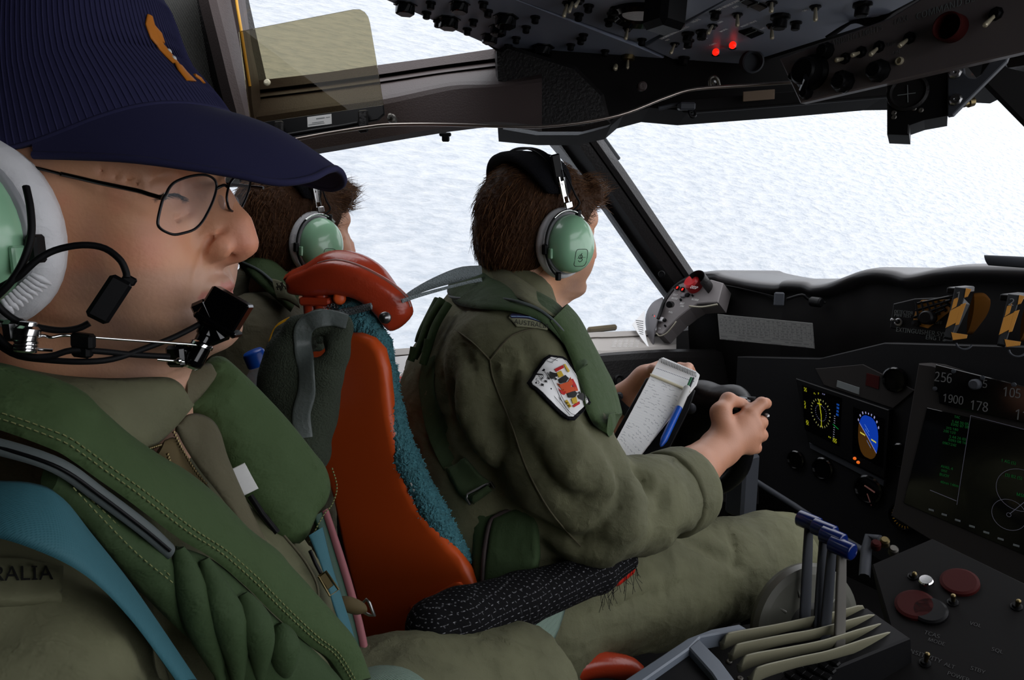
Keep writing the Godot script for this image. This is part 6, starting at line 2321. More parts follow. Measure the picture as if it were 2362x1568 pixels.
# ---------------------------------------------------------------- the pilot's red seat
func seat() -> void:
	var s := thing("pilot_seat", "red shell pilot's seat with padded headrest and teal sheepskin", "seat", A(0.42, -0.95, -1.25))
	var t := plane3([890, 850, 0.96], [1080, 1330, 0.93], [740, 1000, 1.04])
	var mb := Mb.new()
	var o := [[640, 1000], [640, 880], [662, 815], [712, 776], [780, 768], [822, 769], [850, 780], [874, 806], [885, 850], [890, 900], [897, 960], [915, 1050], [940, 1130], [962, 1172], [1000, 1222], [1040, 1268], [1072, 1315], [1094, 1362], [1140, 1460], [1150, 1530], [1120, 1600], [860, 1620], [845, 1520], [825, 1420], [790, 1290], [762, 1150], [740, 1080], [650, 1060]]
	mb.slab(Transform3D(t.basis, t.origin - t.basis.z * 0.012), px_on(t, o), 0.012, 0.012, 0.03)
	obj("shell", mb, M.red_shell, s)
	mb = Mb.new()
	var rg := PackedVector3Array()
	for q in [[952, 1402], [1000, 1375], [1050, 1348], [1062, 1347], [1072, 1362]]:
		rg.append(on(q[0], q[1], t.origin + t.basis.z * 0.001, t.basis.z))
	mb.tube(rg, 0.0035, 8)
	obj("step_edge", mb, M.red_shell, s)
	# teal fleece on the front of the back rest, its edge showing past the shell
	var f := field_for([P(790, 690, 1.02), P(1060, 1300, 0.97)], 0.07, 0.0042)
	f.chain([P(770, 720, 1.06), P(828, 735, 1.03), P(868, 800, 1.01), P(890, 870, 1.0), P(903, 950, 0.995), P(942, 1070, 0.985), P(1000, 1180, 0.975), P(1062, 1290, 0.965)], [0.030, 0.028, 0.022, 0.017, 0.017, 0.018, 0.018, 0.018], 0.01)
	mb = Mb.new()
	var fl := noise(120.0, 2, 19)
	f.mesh(mb, null, func(p, _n): return 0.0035 * fl.get_noise_3d(p.x, p.y, p.z))
	var sk := obj("sheepskin", mb, M.sheepskin, s)
	var tf := Mb.new()
	var rng := RandomNumberGenerator.new()
	rng.seed = 4
	for i in 3200:
		var p := mb.v[rng.randi() % mb.v.size()]
		var g := f.grad(p)
		var d := (g + Vector3(rng.randf_range(-1, 1), rng.randf_range(-1.2, 0.6), rng.randf_range(-1, 1)) * 0.8).normalized()
		tf.tube(PackedVector3Array([p, p + d * rng.randf_range(0.0015, 0.0035)]), [0.0008, 0.0003], 3, false)
	var tu := obj("tufts", tf, M.fluff, sk)
	tu.set_meta("kind", "stuff")
	mb = Mb.new()
	mb.tube(path([[898, 880, 0.985], [906, 960, 0.98], [925, 1050, 0.972], [965, 1150, 0.965], [1010, 1215, 0.96]], 20), 0.002, 6)
	obj("fleece_hem", mb, M.white_print, s)
	# headrest: rear shell and the cushion in front of it
	var h := thing_part("headrest", s)
	var ht := plane3([700, 640, 1.06], [800, 640, 1.0], [900, 700, 0.95])
	ht = look(P(790, 650, 1.0), Vector3(-0.25, -0.12, 1.0))
	var bend := func(q: Vector2) -> float: return -1.6 * (q.x + 0.01) * (q.x + 0.01) + 0.012
	mb = Mb.new()
	mb.slab(Transform3D(ht.basis, ht.origin - ht.basis.z * 0.014), curve2(px_on(ht, [[653, 645], [668, 634], [700, 622], [733, 607], [776, 599], [827, 613], [885, 648], [922, 683], [936, 712], [938, 736], [918, 759], [896, 767], [878, 748], [860, 722], [838, 701], [808, 686], [769, 681], [725, 685], [690, 684], [660, 680], [654, 662]]), 3), 0.018, 0.014, 0.012, bend)
	obj("rear_shell", mb, M.red_leather, h)
	mb = Mb.new()
	var ct := Transform3D(ht.basis, ht.origin - ht.basis.z * 0.062)
	mb.slab(ct, curve2(px_on(ct, [[656, 632], [704, 609], [747, 583], [778, 574], [813, 577], [849, 590], [880, 612], [902, 640], [922, 676], [930, 715], [900, 735], [850, 690], [780, 665], [700, 668], [665, 655]]), 3), 0.038, 0.034, 0.012, bend)
	obj("cushion", mb, M.red_leather, h)
	mb = Mb.new()
	var pp := PackedVector3Array()
	for q in px_on(ht, [[733, 609], [776, 601], [827, 615], [885, 650], [922, 685], [936, 714]]):
		pp.append(ht * Vector3(q.x, q.y, bend.call(q) - 0.012))
	mb.tube(curve(pp, 30), 0.0028, 8)
	obj("piping", mb, M.piping_pale, h)
	mb = Mb.new()
	var bo := P(888, 733, 0.935)
	mb.slathe(lying(bo, EYE - bo), [[0.0085, -0.012], [0.0085, 0.0], [0.007, 0.002], [0.004, 0.003], [0.004, 0.005], [0.0, 0.0055]], 18)
	obj("bolt", mb, M.steel, h)
	mb = Mb.new()
	bo = P(783, 688, 1.0)
	mb.slathe(lying(bo, EYE - bo), [[0.0095, -0.012], [0.0095, 0.0], [0.006, 0.002], [0.0, 0.002]], 18)
	obj("knob", mb, M.red_shell, h)
	mb = Mb.new()
	mb.tube(path([[715, 672, 1.03], [718, 700, 1.03], [722, 760, 1.03]]), 0.012, 12)
	mb.tube(path([[742, 675, 1.02], [744, 700, 1.02], [748, 760, 1.02]]), 0.012, 12)
	mb.box(Transform3D(ht.basis, P(735, 692, 1.02)), Vector3(0.05, 0.012, 0.03), 0.003)
	obj("post", mb, M.red_leather, h)
	mb = Mb.new()
	for q in [[760, 705], [768, 702], [775, 708], [764, 714], [756, 712]]:
		var l := PackedVector3Array()
		for k in 9:
			l.append(P(q[0] + 4 * cos(TAU * k / 8.0), q[1] + 3 * sin(TAU * k / 8.0), 1.0))
		mb.tube(l, 0.001, 5)
	var ch := obj("chain", mb, M.steel, h)
	ch.set_meta("kind", "stuff")
	mb = Mb.new()
	puff(mb, [[770, 715, 1.0], [810, 708, 0.99], [856, 698, 0.97]], [[772, 733, 1.0], [812, 726, 0.99], [858, 714, 0.97]], 8, 0.002, 0.002)
	obj("tensioner_strap", mb, M.strap_grey, h)
	# shoulder belts from behind the headrest to the pilot
	mb = Mb.new()
	puff(mb, [[915, 695, 1.0], [950, 668, 1.02], [1000, 640, 1.05], [1060, 616, 1.09], [1110, 612, 1.12]], [[918, 702, 1.0], [955, 682, 1.02], [1005, 664, 1.05], [1066, 648, 1.08], [1112, 632, 1.1]], 14, 0.0015, 0.0015)
	tag(obj("shoulder_belt", mb, M.strap_grey), "broad grey shoulder belt from the red headrest to the pilot's collar", "seat belt", "grey shoulder belts")
	mb = Mb.new()
	puff(mb, [[925, 690, 0.97], [970, 676, 0.99], [1030, 660, 1.03], [1085, 646, 1.06], [1110, 640, 1.07]], [[928, 699, 0.97], [972, 684, 0.99], [1032, 667, 1.03], [1085, 654, 1.06], [1112, 650, 1.07]], 14, 0.0015, 0.0015)
	tag(obj("shoulder_belt", mb, M.strap_grey), "thin edge-on grey belt below the broad one, ending on the pilot's vest", "seat belt", "grey shoulder belts")
	# arm rest in a frayed black knit cover
	var a := thing_part("armrest", s)
	f = field_for([A(0.27, -0.668, -0.47), A(0.62, -0.668, -0.45)], 0.07, 0.006)
	f.chain([P(1000, 1445, 0.80), P(1060, 1425, 0.82), P(1200, 1382, 0.88), P(1380, 1322, 0.965), P(1448, 1292, 1.0)], [0.033, 0.034, 0.033, 0.026, 0.016], 0.01)
	mb = Mb.new()
	f.mesh(mb)
	obj("cover", mb, M.knit, a)
	mb = Mb.new()
	mb.tube(path([[1370, 1340, 0.965], [1420, 1330, 0.985], [1452, 1308, 1.0], [1462, 1304, 1.0]]), [0.012, 0.013, 0.011, 0.006], 10)
	obj("pad_end", mb, M.red_plain, a)
	mb = Mb.new()
	mb.tube(path([[1080, 1512, 0.80], [1110, 1503, 0.81], [1140, 1496, 0.82]]), 0.012, 10)
	obj("pad_end", mb, M.red_plain, a)
	mb = Mb.new()
	for i in 26:
		var x := rng.randf_range(1380, 1470)
		var y := 1300 + (1470 - x) * 0.55 + rng.randf_range(-4, 6)
		var d := 0.99 - (1470 - x) * 0.0004
		mb.tube(path([[x, y, d], [x + rng.randf_range(-8, 10), y + rng.randf_range(10, 30), d], [x + rng.randf_range(-14, 16), y + rng.randf_range(20, 70), d]]), 0.0004, 3)
	var fr := obj("frayed_thread", mb, M.black_cloth, a)
	fr.set_meta("kind", "stuff")
	# lap belt over the thigh
	mb = Mb.new()
	puff(mb, [[1182, 1450, 0.86], [1160, 1500, 0.85], [1150, 1560, 0.84], [1140, 1640, 0.83]], [[1308, 1395, 0.915], [1290, 1450, 0.90], [1262, 1520, 0.885], [1240, 1640, 0.87]], 14, 0.003, 0.003)
	tag(obj("lap_belt", mb, M.strap_sage), "sage green lap belt below the black knitted armrest", "seat belt")
	# the nearer seat edge beside the man in the cap
	var e := thing("near_seat", "pink and dark green edge of the near seat beside the red shell", "seat", P(800, 1400, 0.72))
	mb = Mb.new()
	puff(mb, [[742, 1180, 0.74], [770, 1270, 0.73], [800, 1370, 0.72], [825, 1470, 0.71], [845, 1590, 0.70]], [[757, 1172, 0.745], [790, 1270, 0.735], [820, 1370, 0.725], [845, 1470, 0.715], [866, 1590, 0.705]], 12, 0.004, 0.01)
	obj("trim", mb, M.pink_trim, e)
	mb = Mb.new()
	puff(mb, [[725, 1190, 0.73], [752, 1280, 0.72], [782, 1380, 0.71], [808, 1480, 0.70], [825, 1590, 0.69]], [[743, 1180, 0.74], [771, 1270, 0.73], [801, 1370, 0.72], [826, 1470, 0.71], [846, 1590, 0.70]], 12, 0.002, 0.01)
	obj("panel", mb, M.dark_green, e)
	# lower parts by the knee: sage cushion, red pan rim
	mb = Mb.new()
	puff(mb, [[840, 1550, 0.68], [880, 1538, 0.68], [940, 1548, 0.68], [1000, 1600, 0.68]], [[830, 1620, 0.62], [870, 1620, 0.62], [930, 1630, 0.62], [980, 1650, 0.62]], 12, 0.012, 0.01)
	tag(obj("seat_cushion", mb, M.strap_sage), "sage green woven seat cushion under the near man's thigh", "cushion")
	mb = Mb.new()
	mb.tube(path([[1250, 1560, 0.98], [1310, 1548, 0.99], [1370, 1534, 1.0], [1420, 1536, 1.01], [1460, 1550, 1.02], [1480, 1600, 1.02]], 16), 0.018, 12)
	tag(obj("seat_pan", mb, M.red_leather), "shiny red seat rim low between the thigh and the throttle stand", "seat")
	# bottle with blue cap, yellow cord
	var bt := thing("bottle", "clear plastic water bottle with blue cap beside the gloved hand", "bottle", P(610, 900, 1.0))
	var b0 := P(640, 930, 1.0)
	var up := (P(596, 838, 0.98) - b0)
	mb = Mb.new()
	mb.slathe(lying(b0, up), [[0.03, -0.03], [0.032, 0.0], [0.032, 0.02], [0.026, up.length() - 0.014], [0.014, up.length() - 0.003], [0.012, up.length()]], 20)
	obj("body", mb, M.bottle_plastic, bt)
	mb = Mb.new()
	mb.slathe(lying(P(596, 838, 0.98), up), [[0.0150, -0.002], [0.0155, 0.0], [0.0150, 0.016], [0.0125, 0.0195], [0.0, 0.0205]], 24)
	obj("cap", mb, M.blue_plastic, bt)
	mb = Mb.new()
	mb.tube(path([[668, 733, 0.96], [640, 750, 0.96], [624, 780, 0.96], [620, 810, 0.96], [628, 830, 0.96]], 14), 0.0016, 6)
	tag(obj("cord", mb, M.yellow), "yellow cord looping beside the gloved hand above the bottle", "cord")

# ---------------------------------------------------------------- panels, switches, screens
var hex_mesh: ArrayMesh
var small_mesh: ArrayMesh
var screw_mesh: ArrayMesh

func lathed(prof: Array, n: int) -> ArrayMesh:
	var mb := Mb.new()
	mb.lathe(Transform3D(), prof, n)
	return mb.mesh(Vector3.ZERO)

func fittings() -> void:
	hex_mesh = lathed([[0.022, -0.001], [0.022, 0.002], [0.0175, 0.003], [0.0175, 0.016], [0.0155, 0.018], [0.0, 0.018]], 6)
	small_mesh = lathed([[0.0085, -0.001], [0.0085, 0.0025], [0.0062, 0.004], [0.0062, 0.010], [0.005, 0.011], [0.0, 0.011]], 9)
	screw_mesh = lathed([[0.0042, -0.001], [0.0042, 0.001], [0.003, 0.002], [0.0012, 0.002], [0.0, 0.0005]], 8)

func fit(called: String, mesh: ArrayMesh, m: Material, x: float, y: float, t: Transform3D, parent: Node, k := 1.0) -> void:
	var p := on(x, y, t.origin, t.basis.z)
	put(called, mesh, m, Transform3D(Basis(t.basis.x, t.basis.z, -t.basis.y) * k, p), parent)

func toggle(x: float, y: float, x2: float, y2: float, t: Transform3D, parent: Node, m: Material, r := 0.0036, h := 0.022) -> void:
	var p := on(x, y, t.origin, t.basis.z)
	var q := on(x2, y2, t.origin + t.basis.z * h, t.basis.z)
	var mb := Mb.new()
	mb.lathe(Transform3D(Basis(t.basis.x, t.basis.z, -t.basis.y), p), [[0.0085, -0.002], [0.0085, 0.002], [0.0065, 0.0025], [0.005, 0.006], [0.0, 0.006]], 8)
	var nut := obj("toggle_switch", mb, M.black_plastic, parent)
	mb = Mb.new()
	var l := (q - p).length()
	mb.slathe(lying(p, q - p), [[r * 0.75, 0.0], [r * 0.8, l * 0.4], [r * 1.05, l * 0.75], [r * 1.1, l * 0.93], [r * 0.7, l * 0.99], [0.0, l]], 10)
	obj("lever", mb, m, nut)

func text_on(s: String, x: float, y: float, t: Transform3D, h: float, m: Material, parent: Node, up: Vector3, font := "Droid Sans", wide := 1.0) -> void:
	words(s, look(on(x, y, t.origin + t.basis.z * 0.0006, t.basis.z), t.basis.z, up), h, m, parent, font, "lettering", wide)

# lettering whose base line runs along (dx, dy) in the photo
func text_px(s: String, x: float, y: float, dx: float, dy: float, t: Transform3D, h: float, m: Material, parent: Node, wide := 1.0) -> void:
	var a := on(x - dx, y - dy, t.origin, t.basis.z)
	var b := on(x + dx, y + dy, t.origin, t.basis.z)
	text_on(s, x, y, t, h, m, parent, t.basis.z.cross(b - a), "Droid Sans", wide)

func disc(called: String, x: float, y: float, t: Transform3D, prof: Array, m: Material, parent: Node, n := 24) -> void:
	var p := on(x, y, t.origin, t.basis.z)
	var mb := Mb.new()
	mb.lathe(Transform3D(Basis(t.basis.x, t.basis.z, -t.basis.y), p), prof, n)
	obj(called, mb, m, parent)

func overhead() -> void:
	var n := -(Vector3.UP + FW * 0.083).normalized()
	var t := look(A(1.1, -1.05, 0.29), n, -FW)
	var names := ["left overhead panel with rows of black hexagon knobs", "overhead panel with round dial between two grooves", "overhead window heat panel with two small red lamps"]
	var outs := [[[850, -60], [1080, -60], [1186, -2], [1480, 112], [1615, 171], [1310, 183], [1150, 114], [890, 0]], [[1200, -60], [1770, -60], [1672, 0], [1482, 102], [1200, 2]], [[1680, 0], [1790, -60], [2230, -60], [2110, 0], [2000, 58], [1640, 171], [1630, 172], [1488, 108]]]
	var pan := []
	for k in 3:
		var p := thing("overhead_panel", names[k], "control panel", on(outs[k][3][0], outs[k][3][1], t.origin, n), "overhead control panels")
		obj("plate", sheet(t, outs[k], 0.012, 0.002, 0.04), M.overhead_paint, p)
		pan.append(p)
	var bk := sheet(Transform3D(t.basis, t.origin - t.basis.z * 0.014), [[840, -80], [2260, -80], [2120, 0], [2000, 66], [1640, 180], [1310, 188], [1140, 116]], 0.03, 0.004, 0.06)
	struct("ceiling", bk, M.black_shell)
	for q in [[935, 10, 0.9], [1035, 43, 0.95], [1167, 38, 1.0], [1150, 62, 0.8], [1130, 82, 0.8], [1253, 107, 1.0], [1230, 121, 0.85], [1060, 8, 0.8]]:
		fit("hexagon_knob", hex_mesh, M.black_gloss, q[0], q[1], t, pan[0], q[2])
	for q in [[984, 28], [994, 5], [1092, 46], [1078, 66], [1235, 38], [1214, 61], [1191, 86], [1173, 104], [1126, 24], [1317, 102], [1346, 79], [1288, 123], [1265, 140], [1365, 137], [1396, 116], [1010, 48], [1115, 5], [1530, 150], [1552, 162], [1440, 168]]:
		fit("button", small_mesh, M.black_plastic, q[0], q[1], t, pan[0])
	for q in [[1327, 132, 1319, 162], [1390, 158, 1378, 184], [1405, 148, 1396, 174], [1425, 136, 1418, 160]]:
		toggle(q[0], q[1], q[2], q[3], t, pan[0], M.toggle_metal, 0.0045, 0.03)
	disc("guard_nut", 1449, 128, t, [[0.013, -0.001], [0.013, 0.008], [0.010, 0.010], [0.0, 0.010]], M.brass, pan[0], 6)
	toggle(1449, 130, 1447, 158, t, pan[0], M.toggle_metal, 0.003, 0.03)
	for q in [[1309, 5, 1300, 39], [1322, 2, 1312, 28], [1336, 0, 1326, 15], [1448, 64, 1443, 90]]:
		toggle(q[0], q[1], q[2], q[3], t, pan[1], M.toggle_metal, 0.003, 0.028)
	for q in [[1358, 12], [1335, 32], [1340, 88], [1481, 90], [1412, 30], [1405, 45], [1420, 18]]:
		fit("button", small_mesh, M.black_plastic, q[0], q[1], t, pan[1])
	disc("dial", 1478, 32, t, [[0.052, -0.001], [0.052, 0.006], [0.042, 0.010], [0.036, 0.004], [0.0, 0.004]], M.black_gloss, pan[1], 32)
	disc("pale_dial_disc", 1474, 27, t, [[0.026, 0.004], [0.026, 0.0055], [0.0, 0.0055]], M.cushion_grey, pan[1], 24)  # bright glass drawn as an opaque pale disc
	var mb := Mb.new()
	mb.box(look(on(1534, 28, t.origin + n * 0.03, n), n, -FW), Vector3(0.05, 0.05, 0.05), 0.008)
	obj("square_knob", mb, M.black_plastic, pan[1])
	for q in [[1557, 100, 1547, 123], [1644, 58, 1633, 77], [1701, 32, 1701, 60], [1780, 57, 1781, 90], [1780, 5, 1779, 27], [1881, 14, 1881, 48]]:
		toggle(q[0], q[1], q[2], q[3], t, pan[2], M.toggle_metal, 0.003, 0.028)
	for q in [[1650, 27, 1.1], [1578, 132, 1.3], [1599, 141, 0.8], [1587, 76, 1.3], [1588, 92, 1.2], [1620, 71, 1.3], [1836, 51, 1.1], [1800, 36, 1.8], [1990, 8, 1.6]]:
		fit("button", small_mesh, M.black_plastic, q[0], q[1], t, pan[2], q[2])
	for q in [[1651, 122], [1690, 106]]:
		disc("lamp_socket", q[0], q[1], t, [[0.0075, -0.001], [0.0075, 0.004], [0.006, 0.005]], M.chrome, pan[2], 16)
		mb = Mb.new()
		mb.ball(Transform3D(Basis(), on(q[0], q[1] - 2, t.origin + n * 0.008, n)), Vector3(0.0062, 0.0062, 0.0062), 14, 10)
		obj("indicator_lamp", mb, M.red_glow, pan[2])
	for q in [[[1703, 75], [1735, 66], [1762, 78], [1733, 90]], [[1706, 6], [1722, -2], [1770, 18], [1752, 28]]]:
		obj("slot_frame", sheet(Transform3D(t.basis, t.origin + n * 0.003), q, 0.003, 0.001, 0.02), M.black_gloss, pan[2])
		var c := Vector2((q[0][0] + q[2][0]) / 2.0, (q[0][1] + q[2][1]) / 2.0)
		mb = Mb.new()
		mb.tube(PackedVector3Array([on(c.x - 14, c.y + 5, t.origin + n * 0.004, n), on(c.x + 12, c.y - 6, t.origin + n * 0.004, n)]), 0.0012, 5)
		obj("slot_bar", mb, M.dim_print, pan[2])
	var up := -(RT * 0.2 + FW)
	for q in [["FRONT WINDSHIELD", 1555, 76, 0.0065, 2], ["HEAT", 1605, 48, 0.0065, 2], ["SIDE WINDOW", 1676, 14, 0.006, 2], ["OFF", 1540, 92, 0.005, 2], ["OFF", 1662, 51, 0.005, 2], ["OFF", 1697, 16, 0.005, 2], ["PITOT HEAT", 1727, 55, 0.005, 2], ["OFF", 1760, 66, 0.005, 2], ["OFF", 1858, 24, 0.005, 2], ["ON", 1580, 112, 0.005, 2], ["MODE", 1669, 70, 0.005, 2], ["STALL", 1645, 102, 0.005, 2], ["NORM", 1622, 91, 0.005, 2]]:
		text_on(q[0], q[1], q[2], t, q[3], M.white_paper, pan[q[4]], up)
	# lower right panel with the landing light switches
	var lt := plane3([1797, 135, 1.12], [1845, 237, 1.10], [2362, 118, 0.86])
	var lp := thing("light_panel", "black landing lights switch panel hanging over the windscreen", "control panel", P(2000, 150, 1.0))
	obj("plate", sheet(lt, [[1797, 135], [1845, 238], [2362, 119], [2420, 100], [2420, -80], [2250, -80], [2050, 42]], 0.010, 0.003, 0.05), M.light_panel_paint, lp)
	disc("rotary_knob", 1874, 168, lt, [[0.027, 0.0], [0.027, 0.004], [0.022, 0.008], [0.020, 0.028], [0.017, 0.031], [0.0, 0.031]], M.black_plastic, lp, 28)
	mb = Mb.new()
	mb.tube(PackedVector3Array([on(1862, 178, lt.origin + lt.basis.z * 0.032, lt.basis.z), on(1852, 205, lt.origin + lt.basis.z * 0.012, lt.basis.z)]), 0.006, 10)
	obj("pointer", mb, M.black_gloss, lp)
	for q in [[1950, 135, 1927, 139], [1987, 120, 1964, 128], [2028, 108, 2007, 127], [2098, 88, 2073, 107], [2298, 32, 2270, 60]]:
		toggle(q[0], q[1], q[2], q[3], lt, lp, M.toggle_metal, 0.0032, 0.02)
	for q in [[1948, 190, 1.9], [2029, 164, 1.9], [1833, 177, 1.0], [1907, 118, 1.5], [1862, 215, 1.2], [1942, 178, 1.2]]:
		fit("button", small_mesh, M.black_plastic, q[0], q[1], lt, lp, q[2])
	disc("ring_light", 2076, 141, lt, [[0.0055, 0.0], [0.0055, 0.004], [0.004, 0.005], [0.0035, 0.001], [0.0, 0.001]], M.toggle_metal, lp, 18)
	disc("guarded_button", 2200, 66, lt, [[0.018, 0.0], [0.018, 0.022], [0.0165, 0.023], [0.015, 0.02], [0.015, 0.004], [0.0, 0.004]], M.red_dark, lp, 28)
	up = Vector3(-0.18, 1, 0)
	for q in [["LANDING LIGHTS", 1971, 84, 0.0075], ["TAXI", 2077, 46, 0.0075], ["OFF", 2058, 101, 0.0055], ["COMMAND BELL", 2190, 14, 0.008], ["DIM", 1830, 143, 0.005], ["WIPER", 1895, 214, 0.005], ["ON", 2067, 121, 0.005]]:
		text_on(q[0], q[1], q[2], lt, q[3], M.chalk if q[0] != "COMMAND BELL" else M.dim_print, lp, up)
	# wires above it
	mb = Mb.new()
	for k in 5:
		mb.tube(path([[1905 + k * 4, 86 - k, 1.08], [1950 + k * 6, 58 - k * 3, 1.06], [1985 + k * 3, 46 + k * 3, 1.05], [2035, 38 + k * 2, 1.03], [2090, 0, 1.0]], 14), 0.0022, 6)
	tag(obj("wire_bundle", mb, M.rubber), "bundle of grey wires running above the landing lights panel", "wires")
	# roof fittings left of it
	var ht := plane3([1500, 230, 1.27], [1800, 190, 1.27], [1600, 120, 1.25])
	disc("fresh_air_vent", 1734, 143, ht, [[0.020, -0.01], [0.020, 0.008], [0.017, 0.009], [0.0145, 0.004], [0.0145, -0.004], [0.0, -0.004]], M.grey_dark, tagged("air_vent", "small round metal air vent under the overhead panel", "vent", P(1734, 150, 1.26)), 24)
	disc("boss", 1481, 199, ht, [[0.0085, -0.01], [0.0085, 0.004], [0.006, 0.006], [0.0, 0.006]], M.brown_grey, tagged("round_boss", "dull round boss on the black header left of the clamp", "knob", P(1481, 205, 1.26)), 18)
	var cl := thing("pipe_clamp", "steel loop clamp holding the thin pipe below the overhead panels", "clamp", P(1645, 200, 1.2))
	mb = Mb.new()
	mb.tube(path([[1638, 200, 1.21], [1637, 183, 1.2], [1646, 177, 1.2], [1655, 183, 1.2], [1660, 203, 1.21]], 10), 0.003, 6)
	obj("loop", mb, M.dull_steel, cl)
	mb = Mb.new()
	mb.ball(Transform3D(Basis(), P(1646, 188, 1.205)), Vector3.ONE * 0.006, 10, 8)
	obj("bolt", mb, M.steel, cl)
	mb = Mb.new()
	mb.tube(path([[640, 330, 1.22], [700, 318, 1.22], [760, 307, 1.22], [850, 293, 1.21], [900, 288, 1.2], [1000, 287, 1.19], [1150, 291, 1.18], [1250, 292, 1.18], [1350, 281, 1.18], [1440, 262, 1.18], [1530, 227, 1.19], [1600, 206, 1.19], [1720, 197, 1.18], [1850, 188, 1.16]], 60), 0.0028, 8)
	tag(obj("pipe", mb, M.pipe_steel), "thin bright metal pipe running along the window header", "pipe")
	mb = Mb.new()
	mb.box(look(P(1750, 220, 1.255), ht.basis.z, Vector3(-0.08, 1, 0)), Vector3(0.058, 0.017, 0.002), 0.0008)
	tag(obj("placard", mb, M.tape_tan), "faded tan tape placard on the black windscreen header", "label")
	var latch := thing("latch", "dark latch with eyelet hanging from the header over the windscreen", "latch", P(1595, 270, 1.27))
	mb = Mb.new()
	mb.box(look(P(1583, 245, 1.26), ht.basis.z), Vector3(0.03, 0.014, 0.02), 0.003)
	mb.tube(path([[1520, 250, 1.27], [1550, 243, 1.27], [1580, 240, 1.27]]), 0.004, 8)
	obj("body", mb, M.grey_dark, latch)
	mb = Mb.new()
	mb.tube(path([[1591, 248, 1.26], [1590, 263, 1.26], [1597, 270, 1.26], [1604, 265, 1.26], [1600, 256, 1.26], [1592, 258, 1.26]], 12), 0.003, 6)
	obj("eyelet", mb, M.black_plastic, latch)
	mb = Mb.new()
	mb.box(look(P(1027, 310, 1.27), EYE - P(1027, 310, 1.27)), Vector3(0.022, 0.007, 0.015), 0.002)
	mb.box(look(P(1028, 319, 1.27), EYE - P(1028, 319, 1.27)), Vector3(0.014, 0.012, 0.012), 0.002)
	tag(obj("catch", mb, M.black_plastic), "small black catch under the beam above the side window", "catch")
	standby()

func tagged(called: String, label: String, cat: String, at: Vector3) -> Node3D:
	return thing(called, label, cat, at)

